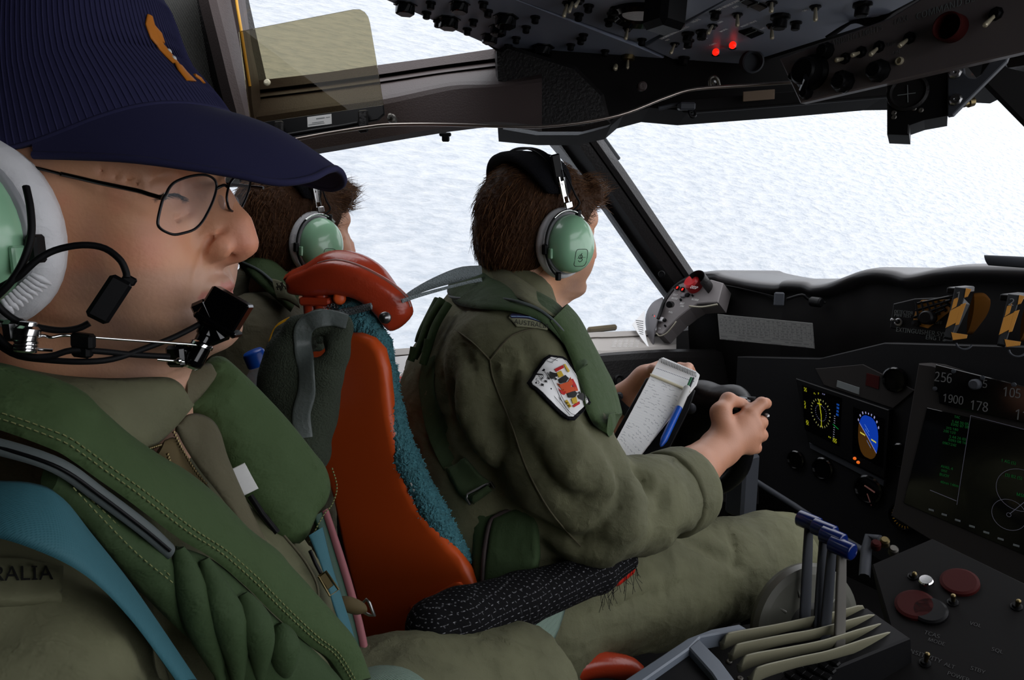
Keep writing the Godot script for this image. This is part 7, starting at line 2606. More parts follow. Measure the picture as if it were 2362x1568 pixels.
func standby() -> void:
	# instrument on its bracket below the landing lights panel
	var s := thing("standby_instrument", "black standby instrument box on a grey bracket at the top of the windscreen", "instrument", P(2090, 310, 1.0))
	var t := plane3([2048, 190, 1.02], [2048, 310, 1.02], [2190, 180, 0.98])
	obj("case", sheet(t, [[2046, 160], [2046, 309], [2097, 311], [2098, 288], [2132, 276], [2186, 266], [2186, 140]], 0.03, 0.003, 0.03), M.black_plastic, s)
	disc("bezel", 2094, 214, t, [[0.027, 0.0], [0.027, 0.004], [0.023, 0.006], [0.020, 0.002], [0.0, 0.002]], M.black_trim, s, 28)
	var mb := Mb.new()
	mb.tube(PackedVector3Array([on(2070, 220, t.origin + t.basis.z * 0.003, t.basis.z), on(2112, 214, t.origin + t.basis.z * 0.003, t.basis.z)]), 0.0007, 5)
	mb.tube(PackedVector3Array([on(2093, 196, t.origin + t.basis.z * 0.003, t.basis.z), on(2094, 236, t.origin + t.basis.z * 0.003, t.basis.z)]), 0.0007, 5)
	obj("crosshair", mb, M.dim_print, s)
	for q in [[2062, 260], [2108, 250], [2124, 254], [2062, 270]]:
		fit("screw", screw_mesh, M.dull_steel, q[0], q[1], t, s, 0.9)
	var b := plane3([2186, 160, 0.975], [2186, 266, 0.975], [2320, 138, 0.93])
	obj("bracket", sheet(b, [[2185, 150], [2185, 267], [2197, 265], [2322, 140], [2330, 120], [2300, 120], [2262, 172], [2250, 180], [2236, 178], [2224, 168], [2222, 140]], 0.006, 0.002, 0.02), M.grey_dark, s)
	for q in [[2204, 168], [2205, 230]]:
		fit("screw", screw_mesh, M.steel, q[0], q[1], b, s, 2.0)
	mb = Mb.new()
	mb.lathe(lying(P(2222, 240, 0.99), P(2246, 233, 0.99) - P(2222, 240, 0.99)), [[0.005, 0.0], [0.005, 0.006], [0.007, 0.007], [0.007, 0.014], [0.005, 0.0155]], 14)
	obj("bulb_cap", mb, M.brass, s)
	# tinted sun visor in its clips, left
	var v := thing("sun_visor", "smoky yellow tinted plastic sun visor clipped below the upper window", "sun visor", P(720, 285, 1.25))
	var vt := plane3([580, 283, 1.27], [880, 246, 1.25], [840, 30, 1.29])
	obj("tinted_sheet", sheet(vt, curve_corner(), 0.0012, 0.0008, 0.03), M.tinted_plastic, v)
	obj("holder", sheet(Transform3D(vt.basis, vt.origin + vt.basis.z * 0.004), [[580, 284], [884, 241], [886, 262], [870, 276], [800, 290], [640, 312], [586, 300]], 0.003, 0.002, 0.03), M.black_plastic, v)
	for q in [[826, 252, 850, 308], [634, 285, 652, 325]]:
		mb = Mb.new()
		mb.box(look(on((q[0] + q[2]) / 2.0, (q[1] + q[3]) / 2.0, vt.origin + vt.basis.z * 0.012, vt.basis.z), vt.basis.z, Vector3(-0.1, 1, 0)), Vector3(0.018, 0.043, 0.008), 0.003)
		obj("clip", mb, M.black_trim, v)
	var st := look(on(737, 278, vt.origin + vt.basis.z * 0.0045, vt.basis.z), vt.basis.z, Vector3(-0.02, 1, 0).rotated(Vector3(0, 0, 1), 0.10))
	mb = Mb.new()
	mb.box(st, Vector3(0.045, 0.020, 0.0006), 0.0002)
	obj("sticker", mb, M.white_print, v)
	mb = Mb.new()
	for k in [[0.004, 0.002, 0.016, 0.0018], [-0.003, -0.003, 0.022, 0.001], [-0.006, -0.006, 0.03, 0.001], [0.004, 0.016, 0.008, 0.001]]:
		mb.box(st.translated_local(Vector3(k[1] * 1.0, k[0], 0.0005)), Vector3(k[2], k[3], 0.0002))
	var sl := obj("print_lines", mb, M.dim_print, v)
	sl.set_meta("kind", "stuff")
	disc("thumb_screw", 905, 276, vt, [[0.008, -0.005], [0.008, 0.006], [0.005, 0.008], [0.004, 0.016], [0.0, 0.017]], M.dull_steel, v, 16)
	mb = Mb.new()
	mb.tube(path([[650, 315, 1.24], [720, 303, 1.24], [790, 292, 1.24], [825, 285, 1.24]], 10), 0.0042, 8)
	obj("hinge_rod", mb, M.black_plastic, v)
	disc("stud", 617, 191, vt, [[0.0062, 0.0], [0.0062, 0.003], [0.004, 0.005], [0.0, 0.005]], M.cream, v, 16)

func curve_corner() -> Array:
	return [[550, 72], [815, 21], [830, 21], [841, 27], [849, 38], [853, 52], [868, 140], [885, 243], [881, 251], [585, 286], [577, 281]]

func glareshield() -> void:
	var l := [[1534, 694, 2.38], [1548, 668, 2.38], [1572, 648, 2.37], [1605, 636, 2.34], [1645, 633, 2.26], [1665, 640, 2.23], [1720, 652, 2.15], [1790, 660, 2.05], [1806, 654, 2.03], [1850, 656, 1.98], [1872, 664, 1.95], [1905, 660, 1.92], [1940, 648, 1.88], [1975, 635, 1.85], [2010, 628, 1.81], [2055, 632, 1.77], [2085, 640, 1.74], [2110, 638, 1.72], [2160, 628, 1.68], [2215, 622, 1.63], [2300, 622, 1.56], [2420, 628, 1.48]]
	var lip := path(l, 70)
	var rings := []
	for p in lip:
		var r := PackedVector3Array()
		for q in [[0.004, -0.02], [-0.004, -0.012], [-0.006, -0.002], [0.0, 0.006], [0.012, 0.010], [0.05, 0.012], [0.32, 0.0], [0.32, -0.05], [0.06, -0.05], [0.02, -0.03]]:
			r.append(p + FW * q[0] + Vector3.UP * q[1])
		rings.append(r)
	var mb := Mb.new()
	mb.loft(rings, true, true)
	var gs := thing("glareshield", "wavy padded black glareshield along the base of the windscreen", "glareshield", P(1900, 700, 1.9))
	obj("padding", mb, M.glare, gs)
	mb = Mb.new()
	rings = []
	for p in lip:
		var r := PackedVector3Array()
		for q in [[0.02, -0.02], [0.015, -0.16], [0.05, -0.40], [0.10, -0.40], [0.10, -0.02]]:
			r.append(p + FW * q[0] + Vector3.UP * q[1])
		rings.append(r)
	mb.loft(rings.slice(8), true, true)
	obj("underside", mb, M.black_shell, gs)
	mb = Mb.new()
	puff(mb, [[2270, 588, 1.5], [2362, 592, 1.44], [2420, 596, 1.4]], [[2280, 612, 1.5], [2362, 618, 1.44], [2420, 622, 1.4]], 6, 0.004, 0.02)
	tag(obj("folder", mb, M.grey_dark), "dark folder lying on the glareshield at the right edge", "folder")
	# clutter under it
	var u := thing("map_light", "grey clip-on lamp block with cable under the glareshield", "lamp", P(1800, 700, 2.0))
	mb = Mb.new()
	mb.box(look(P(1797, 690, 1.98), EYE - P(1797, 690, 1.98)), Vector3(0.028, 0.04, 0.03), 0.004)
	obj("block", mb, M.grey_dark, u)
	mb = Mb.new()
	mb.tube(path([[1815, 690, 1.97], [1850, 680, 1.95], [1865, 690, 1.95], [1905, 698, 1.93]], 12), 0.004, 8)
	obj("cable", mb, M.rubber, u)
	mb = Mb.new()
	mb.lathe(lying(P(1870, 695, 1.93), RT), [[0.012, 0.0], [0.014, 0.004], [0.014, 0.03], [0.01, 0.034]], 16)
	obj("socket", mb, M.black_plastic, u)
	mb = Mb.new()
	for k in 6:
		mb.tube(path([[1672 + k * 8, 658 + k, 2.2], [1705 + k * 12, 664 + k * 4, 2.16], [1740 + k * 9, 672 + k * 3, 2.12], [1790, 684 + k * 3, 2.05]], 10), 0.0018, 5)
	tag(obj("wire_bundle", mb, M.rubber), "loose wires hanging under the left end of the glareshield", "wires")
	# card with the table
	var ct := plane3([1656, 725, 2.06], [1873, 746, 1.86], [1661, 782, 2.05])
	var img := Image.create(512, 160, false, Image.FORMAT_RGB8)
	img.fill(Color(0.36, 0.36, 0.35))
	var rng := RandomNumberGenerator.new()
	rng.seed = 3
	for y in range(6, 160, 18):
		img.fill_rect(Rect2i(4, y, 504, 1), Color(0.16, 0.16, 0.16))
		var x := 8
		while x < 500:
			var w := rng.randi_range(5, 20) if y < 110 else rng.randi_range(20, 60)
			if rng.randf() < 0.8:
				img.fill_rect(Rect2i(x, y + 6, mini(w, 504 - x), 5), Color(0.24, 0.24, 0.24))
			x += w + 10
	for x in range(72, 508, 24):
		img.fill_rect(Rect2i(x, 6, 1, 110), Color(0.17, 0.17, 0.17))
	var cm := mat("table_card", Color(1, 1, 1), 0.7)
	cm.albedo_texture = ImageTexture.create_from_image(img)
	mb = Mb.new()
	var q := px_on(ct, [[1661, 782], [1878, 803], [1873, 746], [1656, 725]])
	var v := []
	for k in 4:
		v.append(ct * Vector3(q[k].x, q[k].y, 0.002))
	mb.face(v[0], v[1], v[2], v[3])
	mb.slab(Transform3D(ct.basis, ct.origin - ct.basis.z * 0.001), px_on(ct, [[1660, 783], [1879, 804], [1874, 745], [1655, 724]]), 0.001, 0.001, 0.05)
	tag(obj("table_card", mb, cm), "grey printed card with a table of figures below the glareshield", "card")
	side_console()

func side_console() -> void:
	var c := thing("side_console", "grey switch console with red lamp beside the corner post", "control panel", P(1560, 760, 2.2))
	var t := plane3([1540, 690, 2.30], [1660, 680, 2.16], [1530, 770, 2.22])
	obj("plate", sheet(t, [[1530, 700], [1545, 672], [1566, 655], [1591, 645], [1640, 644], [1668, 652], [1656, 697], [1630, 698], [1608, 700], [1590, 711], [1565, 731], [1543, 752], [1527, 770], [1512, 768], [1514, 740]], 0.03, 0.004, 0.02), M.grey_console, c)
	var mb := Mb.new()
	puff(mb, [[1528, 685, 2.34], [1505, 698, 2.33], [1490, 725, 2.32], [1490, 760, 2.31], [1500, 795, 2.3]], [[1532, 705, 2.26], [1520, 730, 2.25], [1514, 755, 2.24], [1510, 775, 2.24], [1506, 798, 2.24]], 16, 0.004, 0.01)
	obj("side_cheek", mb, M.grey_frame, c)
	disc("red_lamp", 1604, 662, t, [[0.026, 0.0], [0.026, 0.03], [0.020, 0.036], [0.0, 0.037]], M.red_lamp, c, 28)
	mb = Mb.new()
	var hp := on(1622, 666, t.origin, t.basis.z)
	var hr := []
	for k in 13:
		var a := -0.5 + 3.3 * k / 12.0
		var d := t.basis.x * cos(a) + t.basis.y * sin(a)
		hr.append(PackedVector3Array([hp + d * 0.030, hp + d * 0.033, hp + d * 0.033 + t.basis.z * 0.055, hp + d * 0.030 + t.basis.z * 0.055]))
	mb.loft(hr, true, true)
	obj("lamp_hood", mb, M.black_trim, c)
	text_on("DISP", 1601, 663, Transform3D(t.basis, t.origin + t.basis.z * 0.037), 0.010, M.white_print, c, Vector3(0.1, 1, 0))
	for q in [[1562, 663], [1574, 667]]:
		mb = Mb.new()
		mb.box(look(on(q[0], q[1], t.origin + t.basis.z * 0.008, t.basis.z), t.basis.z), Vector3(0.014, 0.014, 0.012), 0.002)
		obj("lamp_housing", mb, M.black_plastic, c)
		mb = Mb.new()
		mb.box(look(on(q[0], q[1], t.origin + t.basis.z * 0.0145, t.basis.z), t.basis.z), Vector3(0.006, 0.009, 0.002), 0.0005)
		obj("indicator_light", mb, M.red_glow, c)
	mb = Mb.new()
	mb.box(look(on(1510, 727, t.origin + t.basis.z * 0.01, t.basis.z), t.basis.z), Vector3(0.012, 0.014, 0.012), 0.002)
	obj("lamp_housing", mb, M.black_plastic, c)
	mb = Mb.new()
	mb.box(look(on(1511, 728, t.origin + t.basis.z * 0.0165, t.basis.z), t.basis.z), Vector3(0.005, 0.009, 0.002), 0.0005)
	obj("indicator_light", mb, M.red_glow, c)
	mb = Mb.new()
	mb.tube(path([[1552, 667, 2.24], [1535, 690, 2.22], [1525, 715, 2.21], [1518, 735, 2.2]], 10), 0.006, 8)
	obj("guard_bar", mb, M.black_plastic, c)
	mb = Mb.new()
	mb.lathe(lying(P(1548, 702, 2.22), EYE - P(1548, 702, 2.22) + Vector3(-0.5, 0, 0)), [[0.011, 0.0], [0.011, 0.03], [0.009, 0.032]], 16)
	obj("rotary_knob", mb, M.black_plastic, c)
	for q in [[1576, 681, 0.016, "grey_frame"], [1525, 737, 0.016, "cushion_grey"], [1586, 680, 0.012, "black_plastic"], [1533, 738, 0.010, "black_plastic"], [1570, 691, 0.007, "black_plastic"], [1597, 681, 0.006, "black_plastic"], [1534, 751, 0.006, "black_plastic"]]:
		mb = Mb.new()
		mb.box(look(on(q[0], q[1], t.origin + t.basis.z * 0.004, t.basis.z), t.basis.z), Vector3(q[2], q[2], 0.01), 0.002)
		obj("switch_cap", mb, M[q[3]], c)
	for q in [["TEST", 1557, 680, 0.007], ["MODE", 1556, 688, 0.007], ["BRT", 1573, 700, 0.007], ["DIM", 1573, 706, 0.006], ["NORM", 1603, 691, 0.007], ["PULL", 1547, 720, 0.006], ["ON", 1521, 757, 0.006]]:
		text_on(q[0], q[1], q[2], t, q[3], M.white_print, c, Vector3(0.05, 1, 0))
	mb = Mb.new()
	mb.tube(path([[1514, 768, 2.2], [1522, 775, 2.19], [1538, 768, 2.18], [1552, 752, 2.17], [1560, 741, 2.17]], 12), 0.0022, 6)
	obj("cable", mb, M.cream_dull, c)
	mb = Mb.new()
	mb.tube(path([[1590, 706, 2.16], [1620, 708, 2.13], [1655, 702, 2.1]], 8), 0.003, 6)
	obj("cable", mb, M.cream_dull, c)
	# papers tucked beside it
	var pt := plane3([1475, 740, 2.28], [1495, 800, 2.22], [1500, 720, 2.3])
	var p := thing("checklist_page", "white printed sheet tucked between window sill and grey console", "paper", P(1480, 790, 2.26))
	obj("sheet", sheet(pt, [[1487, 716], [1488, 740], [1488, 765], [1492, 785], [1500, 808], [1478, 778], [1458, 748], [1474, 730]], 0.001, 0.0006, 0.02), M.white_paper, p)
	mb = Mb.new()
	for k in 7:
		mb.tube(PackedVector3Array([on(1466 + k * 1.5, 738 + k * 5, pt.origin + pt.basis.z * 0.001, pt.basis.z), on(1484, 741 + k * 5, pt.origin + pt.basis.z * 0.001, pt.basis.z)]), 0.0008, 4)
	var pl := obj("print_lines", mb, M.dim_print, p)
	pl.set_meta("kind", "stuff")
	# engraved plate on the sill
	var st := plane3([1411, 783, 2.175], [1480, 780, 2.24], [1411, 800, 2.14])
	mb = Mb.new()
	for k in 5:
		for j in 5:
			mb.tube(PackedVector3Array([on(1414 + j * 13 - k, 785 + k * 3.6, st.origin, st.basis.z), on(1424 + j * 13 - k, 784.4 + k * 3.6, st.origin, st.basis.z)]), 0.0006, 4)
	var ins := tag(obj("sill_placard", mb, M.white_paper), "small white printed warning lines on the grey window sill", "label")
	ins.set_meta("kind", "stuff")
	# fittings on the dark side wall
	var w := plane3([1300, 900, 2.02], [1500, 900, 2.15], [1400, 1000, 2.05])
	disc("rim", 1421, 880, Transform3D(w.basis, w.origin), [[0.02, 0.0], [0.02, 0.02], [0.015, 0.024], [0.009, 0.02], [0.009, 0.012], [0.0, 0.012]], M.black_plastic, tagged("wall_socket", "black round socket in the dark side wall behind the note pad", "socket", P(1421, 885, 2.05)), 22)
	# white placard under the rear sill
	mb = sheet(plane3([900, 820, 1.79], [960, 815, 1.84], [900, 880, 1.76]), [[880, 826], [965, 817], [965, 862], [905, 872], [886, 872]], 0.003, 0.001, 0.02)
	tag(obj("warning_placard", mb, M.white_paper), "white printed placard under the sill behind the pilot's back", "label")
	mb = sheet(plane3([900, 820, 1.78], [960, 815, 1.83], [900, 880, 1.75]), [[886, 873], [965, 863], [965, 884], [905, 893], [886, 893]], 0.004, 0.001, 0.02)
	tag(obj("red_strip", mb, M.red_plain), "red strip below the white placard behind the pilot's back", "strip")

# ---------------------------------------------------------------- instrument board, yoke, throttle stand
func line_px(mb: Mb, t: Transform3D, z: float, l: Array, r: float) -> void:
	var p := PackedVector3Array()
	for q in l:
		p.append(on(q[0], q[1], t.origin + t.basis.z * z, t.basis.z))
	mb.tube(p, r, 4)

func ring_px(mb: Mb, t: Transform3D, z: float, x: float, y: float, rad: float, r: float, a0 := 0.0, a1 := TAU) -> void:
	var c := on(x, y, t.origin + t.basis.z * z, t.basis.z)
	var p := PackedVector3Array()
	for k in 33:
		var a := lerpf(a0, a1, k / 32.0)
		p.append(c + (t.basis.x * cos(a) + t.basis.y * sin(a)) * rad)
	mb.tube(p, r, 4)

func screen(img: Image, called: String, e: float) -> StandardMaterial3D:
	var m := mat(called, Color(0.01, 0.01, 0.012), 0.15)
	m.emission_enabled = true
	m.emission = Color.BLACK
	m.emission_texture = ImageTexture.create_from_image(img)
	m.emission_energy_multiplier = e
	return m

func board() -> void:
	var n := (-FW + Vector3.UP * 0.08).normalized()
	var t := look(A(1.62, -0.95, -0.55), n)
	var b := thing("instrument_panel", "dark main instrument panel with two lit flight displays", "instrument panel", A(1.62, -0.95, -1.25))
	obj("board", sheet(t, [[1700, 822], [1890, 826], [2040, 790], [2420, 800], [2480, 1420], [2040, 1300], [1745, 1115], [1690, 1000]], 0.03, 0.004, 0.06), M.black_panel, b)
	# display unit with two screens
	var dt := Transform3D(t.basis, t.origin + n * 0.02)
	obj("display_unit", sheet(dt, [[1835, 872], [2050, 945], [2040, 1104], [1862, 1018]], 0.02, 0.003, 0.03), M.black_plastic, b)
	obj("grey_strip", sheet(Transform3D(t.basis, t.origin + n * 0.008), [[1866, 1020], [2040, 1108], [2038, 1122], [1868, 1034]], 0.008, 0.002, 0.03), M.grey_dark, b)
	obj("grey_strip", sheet(Transform3D(t.basis, t.origin + n * 0.004), [[1880, 850], [1990, 840], [2110, 900], [2060, 942], [1900, 888]], 0.004, 0.002, 0.03), M.panel_grey, b)
	obj("white_label", sheet(Transform3D(t.basis, t.origin + n * 0.006), [[1931, 877], [1982, 894], [1981, 910], [1929, 892]], 0.002, 0.0005, 0.02), M.dim_print, b)
	obj("red_label", sheet(Transform3D(t.basis, t.origin + n * 0.006), [[1999, 860], [2028, 868], [2026, 898], [1996, 888]], 0.002, 0.0005, 0.02), M.red_dark, b)
	var w := 128
	var im := Image.create(w, w, false, Image.FORMAT_RGB8)
	for y in w:
		for x in w:
			var u := (x - 64) / 42.0
			var v := (y - 64) / 56.0
			var c := Color(0, 0, 0)
			var rr := pow(absf(u), 2.6) + pow(absf(v), 2.2)
			if rr < 1.0:
				var hz := v - 0.05 - u * 0.62
				c = Color(0.07, 0.26, 0.75) if hz < 0 else Color(0.30, 0.19, 0.06)
				if absf(hz) < 0.03:
					c = Color(0.6, 0.6, 0.8)
				for k in [-0.35, -0.2, 0.22]:
					if absf(hz - k) < 0.018 and absf(u - k * 0.4) < 0.22:
						c = Color(0.5, 0.65, 0.95)
				if absf(v - 0.02 - u * 0.1) < 0.035 and absf(u) > 0.3 and absf(u) < 0.8:
					c = Color(0.95, 0.9, 0.35)
			var a := atan2(u, -v)
			if absf(a) < 1.1 and rr > 1.15 and rr < 1.5 and fposmod(a + 0.05, 0.25) < 0.09:
				c = Color(0.7, 0.7, 0.9)
			im.set_pixel(x, y, c)
	var mb := Mb.new()
	var z := n * 0.0208
	mb.face(on(1966, 1046, t.origin + z, n), on(2036, 1080, t.origin + z, n), on(2040, 966, t.origin + z, n), on(1968, 938, t.origin + z, n))
	obj("attitude_screen", mb, screen(im, "screen_attitude", 0.6), b)
	im = Image.create(w, w, false, Image.FORMAT_RGB8)
	im.fill(Color(0, 0, 0))
	for y in w:
		for x in w:
			var u := (x - 58) / 34.0
			var v := (y - 62) / 40.0
			var rr := sqrt(u * u + v * v)
			var a := fposmod(atan2(u, -v), TAU / 24.0)
			if rr > 0.86 and rr < 1.0 and a < 0.07:
				im.set_pixel(x, y, Color(0.85, 0.85, 0.3) if (x + y) % 3 else Color(0.8, 0.8, 0.9))
			if rr > 0.5 and rr < 0.56 and a < 0.10:
				im.set_pixel(x, y, Color(0.6, 0.6, 0.75))
			if absf(u + 0.02 - v * 0.12) < 0.045 and rr < 0.95:
				im.set_pixel(x, y, Color(0.9, 0.9, 0.15))
			if absf(v + 0.62) < 0.05 and absf(u + 0.1) < 0.2:
				im.set_pixel(x, y, Color(0.9, 0.9, 0.15))
			if x > 103 and x < 109 and y > 52 and y < 118 and (y % 6) < 2:
				im.set_pixel(x, y, Color(0.75, 0.75, 0.85))
			if x > 110 and x < 120 and y > 18 and y < 54 and (y % 9) < 6 and (x + y / 9) % 4 < 3:
				im.set_pixel(x, y, Color(0.15, 0.45, 0.95))
			if absf(y - 78 - (x - 103) * 0.3) < 1.2 and x > 100 and x < 122:
				im.set_pixel(x, y, Color(0.1, 0.7, 0.3))
			for q in [[6, 4, 9, 12], [4, 44, 5, 22], [6, 98, 9, 14], [104, 112, 14, 12], [88, 114, 9, 4], [38, 10, 6, 5], [52, 6, 4, 6], [66, 4, 9, 4]]:
				if x >= q[0] and x < q[0] + q[2] and y >= q[1] and y < q[1] + q[3] and ((x / 2) + (y / 3)) % 3 != 0:
					im.set_pixel(x, y, Color(0.8, 0.8, 0.15) if q[0] != 66 else Color(0.6, 0.6, 0.8))
	mb = Mb.new()
	mb.face(on(1856, 990, t.origin + z, n), on(1936, 1030, t.origin + z, n), on(1942, 918, t.origin + z, n), on(1850, 888, t.origin + z, n))
	obj("compass_screen", mb, screen(im, "screen_compass", 0.4), b)
	for q in [[1972, 1057], [1980, 1066]]:
		mb = Mb.new()
		mb.ball(Transform3D(Basis(), on(q[0], q[1], t.origin + n * 0.02, n)), Vector3(0.005, 0.004, 0.004), 10, 8)
		obj("amber_lamp", mb, M.amber_glow, b)
	# dials below
	for q in [[2005, 1128, 0.036], [1900, 1080, 0.03], [2078, 1050, 0.03], [1838, 1060, 0.026], [2085, 1190, 0.034], [2066, 875, 0.03]]:
		disc("gauge", q[0], q[1], t, [[q[2], 0.0], [q[2], 0.008], [q[2] * 0.88, 0.010], [q[2] * 0.84, 0.004], [0.0, 0.004]], M.black_gloss, b, 26)
	mb = Mb.new()
	line_px(mb, t, 0.006, [[1994, 1120], [2018, 1136]], 0.0025)
	line_px(mb, t, 0.006, [[2000, 1138], [2010, 1166]], 0.0018)
	obj("needle", mb, M.piping_pale, b)
	mb = Mb.new()
	for k in 16:
		var a := 2.2 + k * 0.25
		var c := on(2085, 1190, t.origin + n * 0.006, n)
		mb.tube(PackedVector3Array([c + (t.basis.x * cos(a) + t.basis.y * sin(a)) * 0.024, c + (t.basis.x * cos(a) + t.basis.y * sin(a)) * 0.029]), 0.0009, 4)
	var tk := obj("scale_ticks", mb, M.yellow, b)
	tk.set_meta("kind", "stuff")
	# ledge at the foot of the board
	mb = Mb.new()
	mb.tube(path([[1735, 1105, 1.78], [1830, 1165, 1.70], [1950, 1245, 1.6], [2000, 1275, 1.56]]), 0.008, 8)
	obj("ledge", mb, M.grey_dark, b)
	# large screen in its grey frame
	var mt := look(on(2200, 1050, A(1.56, -0.6, -0.5), n), n)
	var ms := thing("map_display", "large dark tactical display with white circles in a grey frame", "display screen", A(1.56, -0.55, -0.9))
	obj("frame", sheet(mt, [[2118, 838], [2150, 842], [2420, 930], [2480, 1450], [2054, 1190], [2062, 1165]], 0.03, 0.004, 0.05), M.panel_grey, ms)
	var sc := sheet(Transform3D(mt.basis, mt.origin + n * 0.002), [[2138, 940], [2440, 1010], [2480, 1330], [2084, 1160]], 0.002, 0.001, 0.05)
	obj("glass", sc, M.black_gloss, ms)
	obj("writing_plate", sheet(Transform3D(mt.basis, mt.origin + n * 0.010), [[2158, 840], [2440, 910], [2440, 992], [2200, 940], [2166, 930], [2163, 905], [2152, 900]], 0.006, 0.002, 0.04), M.black_gloss, ms)
	for q in [[2200, 856], [2267, 871], [2339, 887], [2157, 896]]:
		disc("pin", q[0], q[1], Transform3D(mt.basis, mt.origin + n * 0.01), [[0.0045, 0.0], [0.0045, 0.002], [0.0, 0.003]], M.grey_dark, ms, 12)
	disc("knob", 2252, 886, Transform3D(mt.basis, mt.origin + n * 0.01), [[0.011, 0.0], [0.011, 0.01], [0.008, 0.013], [0.0, 0.013]], M.grey_dark, ms, 18)
	var up := Vector3(-0.1, 1, 0)
	for q in [["256", 2176, 871, 0.020], ["1900", 2198, 921, 0.017], ["178", 2258, 937, 0.019], ["105", 2334, 906, 0.018], ["5", 2272, 886, 0.016], ["11", 2356, 958, 0.02]]:
		text_on(q[0], q[1], q[2], Transform3D(mt.basis, mt.origin + n * 0.0105), q[3], M.chalk, ms, up, "Droid Sans", 0.8)
	mb = Mb.new()
	line_px(mb, mt, 0.003, [[2239, 958], [2207, 1164]], 0.0005)
	line_px(mb, mt, 0.003, [[2239, 958], [2362, 990], [2420, 1006]], 0.0005)
	line_px(mb, mt, 0.003, [[2145, 1130], [2206, 1155]], 0.0006)
	ring_px(mb, mt, 0.003, 2352, 1130, 0.042, 0.0004)
	ring_px(mb, mt, 0.003, 2327, 1187, 0.031, 0.0004)
	ring_px(mb, mt, 0.003, 2327, 1187, 0.004, 0.0004)
	line_px(mb, mt, 0.003, [[2329, 1185], [2375, 1148]], 0.0006)
	var gl := obj("screen_lines", mb, M.white_glow, ms)
	gl.set_meta("kind", "stuff")
	for q in [["S 44 30 05", 2215, 975, 0.0052], ["E092 07 08", 2214, 982, 0.0052], ["315 180", 2196, 989, 0.005], ["200 120", 2190, 996, 0.005], ["S 44 26 03", 2209, 1010, 0.0052], ["E093 08 16", 2208, 1018, 0.0052], ["0967:24Z", 2190, 1024, 0.005], ["AVAIL 4", 2184, 1078, 0.0052], ["BUOY", 2178, 1096, 0.0055], ["40nm 146m", 2190, 1116, 0.005], ["TAC", 2208, 962, 0.005], ["DIST", 2178, 1086, 0.0045]]:
		text_on(q[0], q[1], q[2], Transform3D(mt.basis, mt.origin + n * 0.0025), q[3], M.green_glow, ms, up)
	for q in [["1 AG (S)", 2326, 1065, 0.0055], ["(S) B2 (S)", 2338, 1099, 0.0055], ["MSN", 2356, 1142, 0.006]]:
		text_on(q[0], q[1], q[2], Transform3D(mt.basis, mt.origin + n * 0.0025), q[3], M.green_glow, ms, up)
	mb = Mb.new()
	for q in [[2148, 1176], [2178, 1187], [2209, 1200], [2242, 1214], [2275, 1228], [2308, 1243], [2344, 1258]]:
		mb.box(look(on(q[0], q[1], mt.origin + n * 0.004, n), n, up), Vector3(0.011, 0.004, 0.001), 0.0003)
	var kl := obj("key_labels", mb, M.dim_print, ms)
	kl.set_meta("kind", "stuff")
	fire_handles()
	yoke()
	throttles()

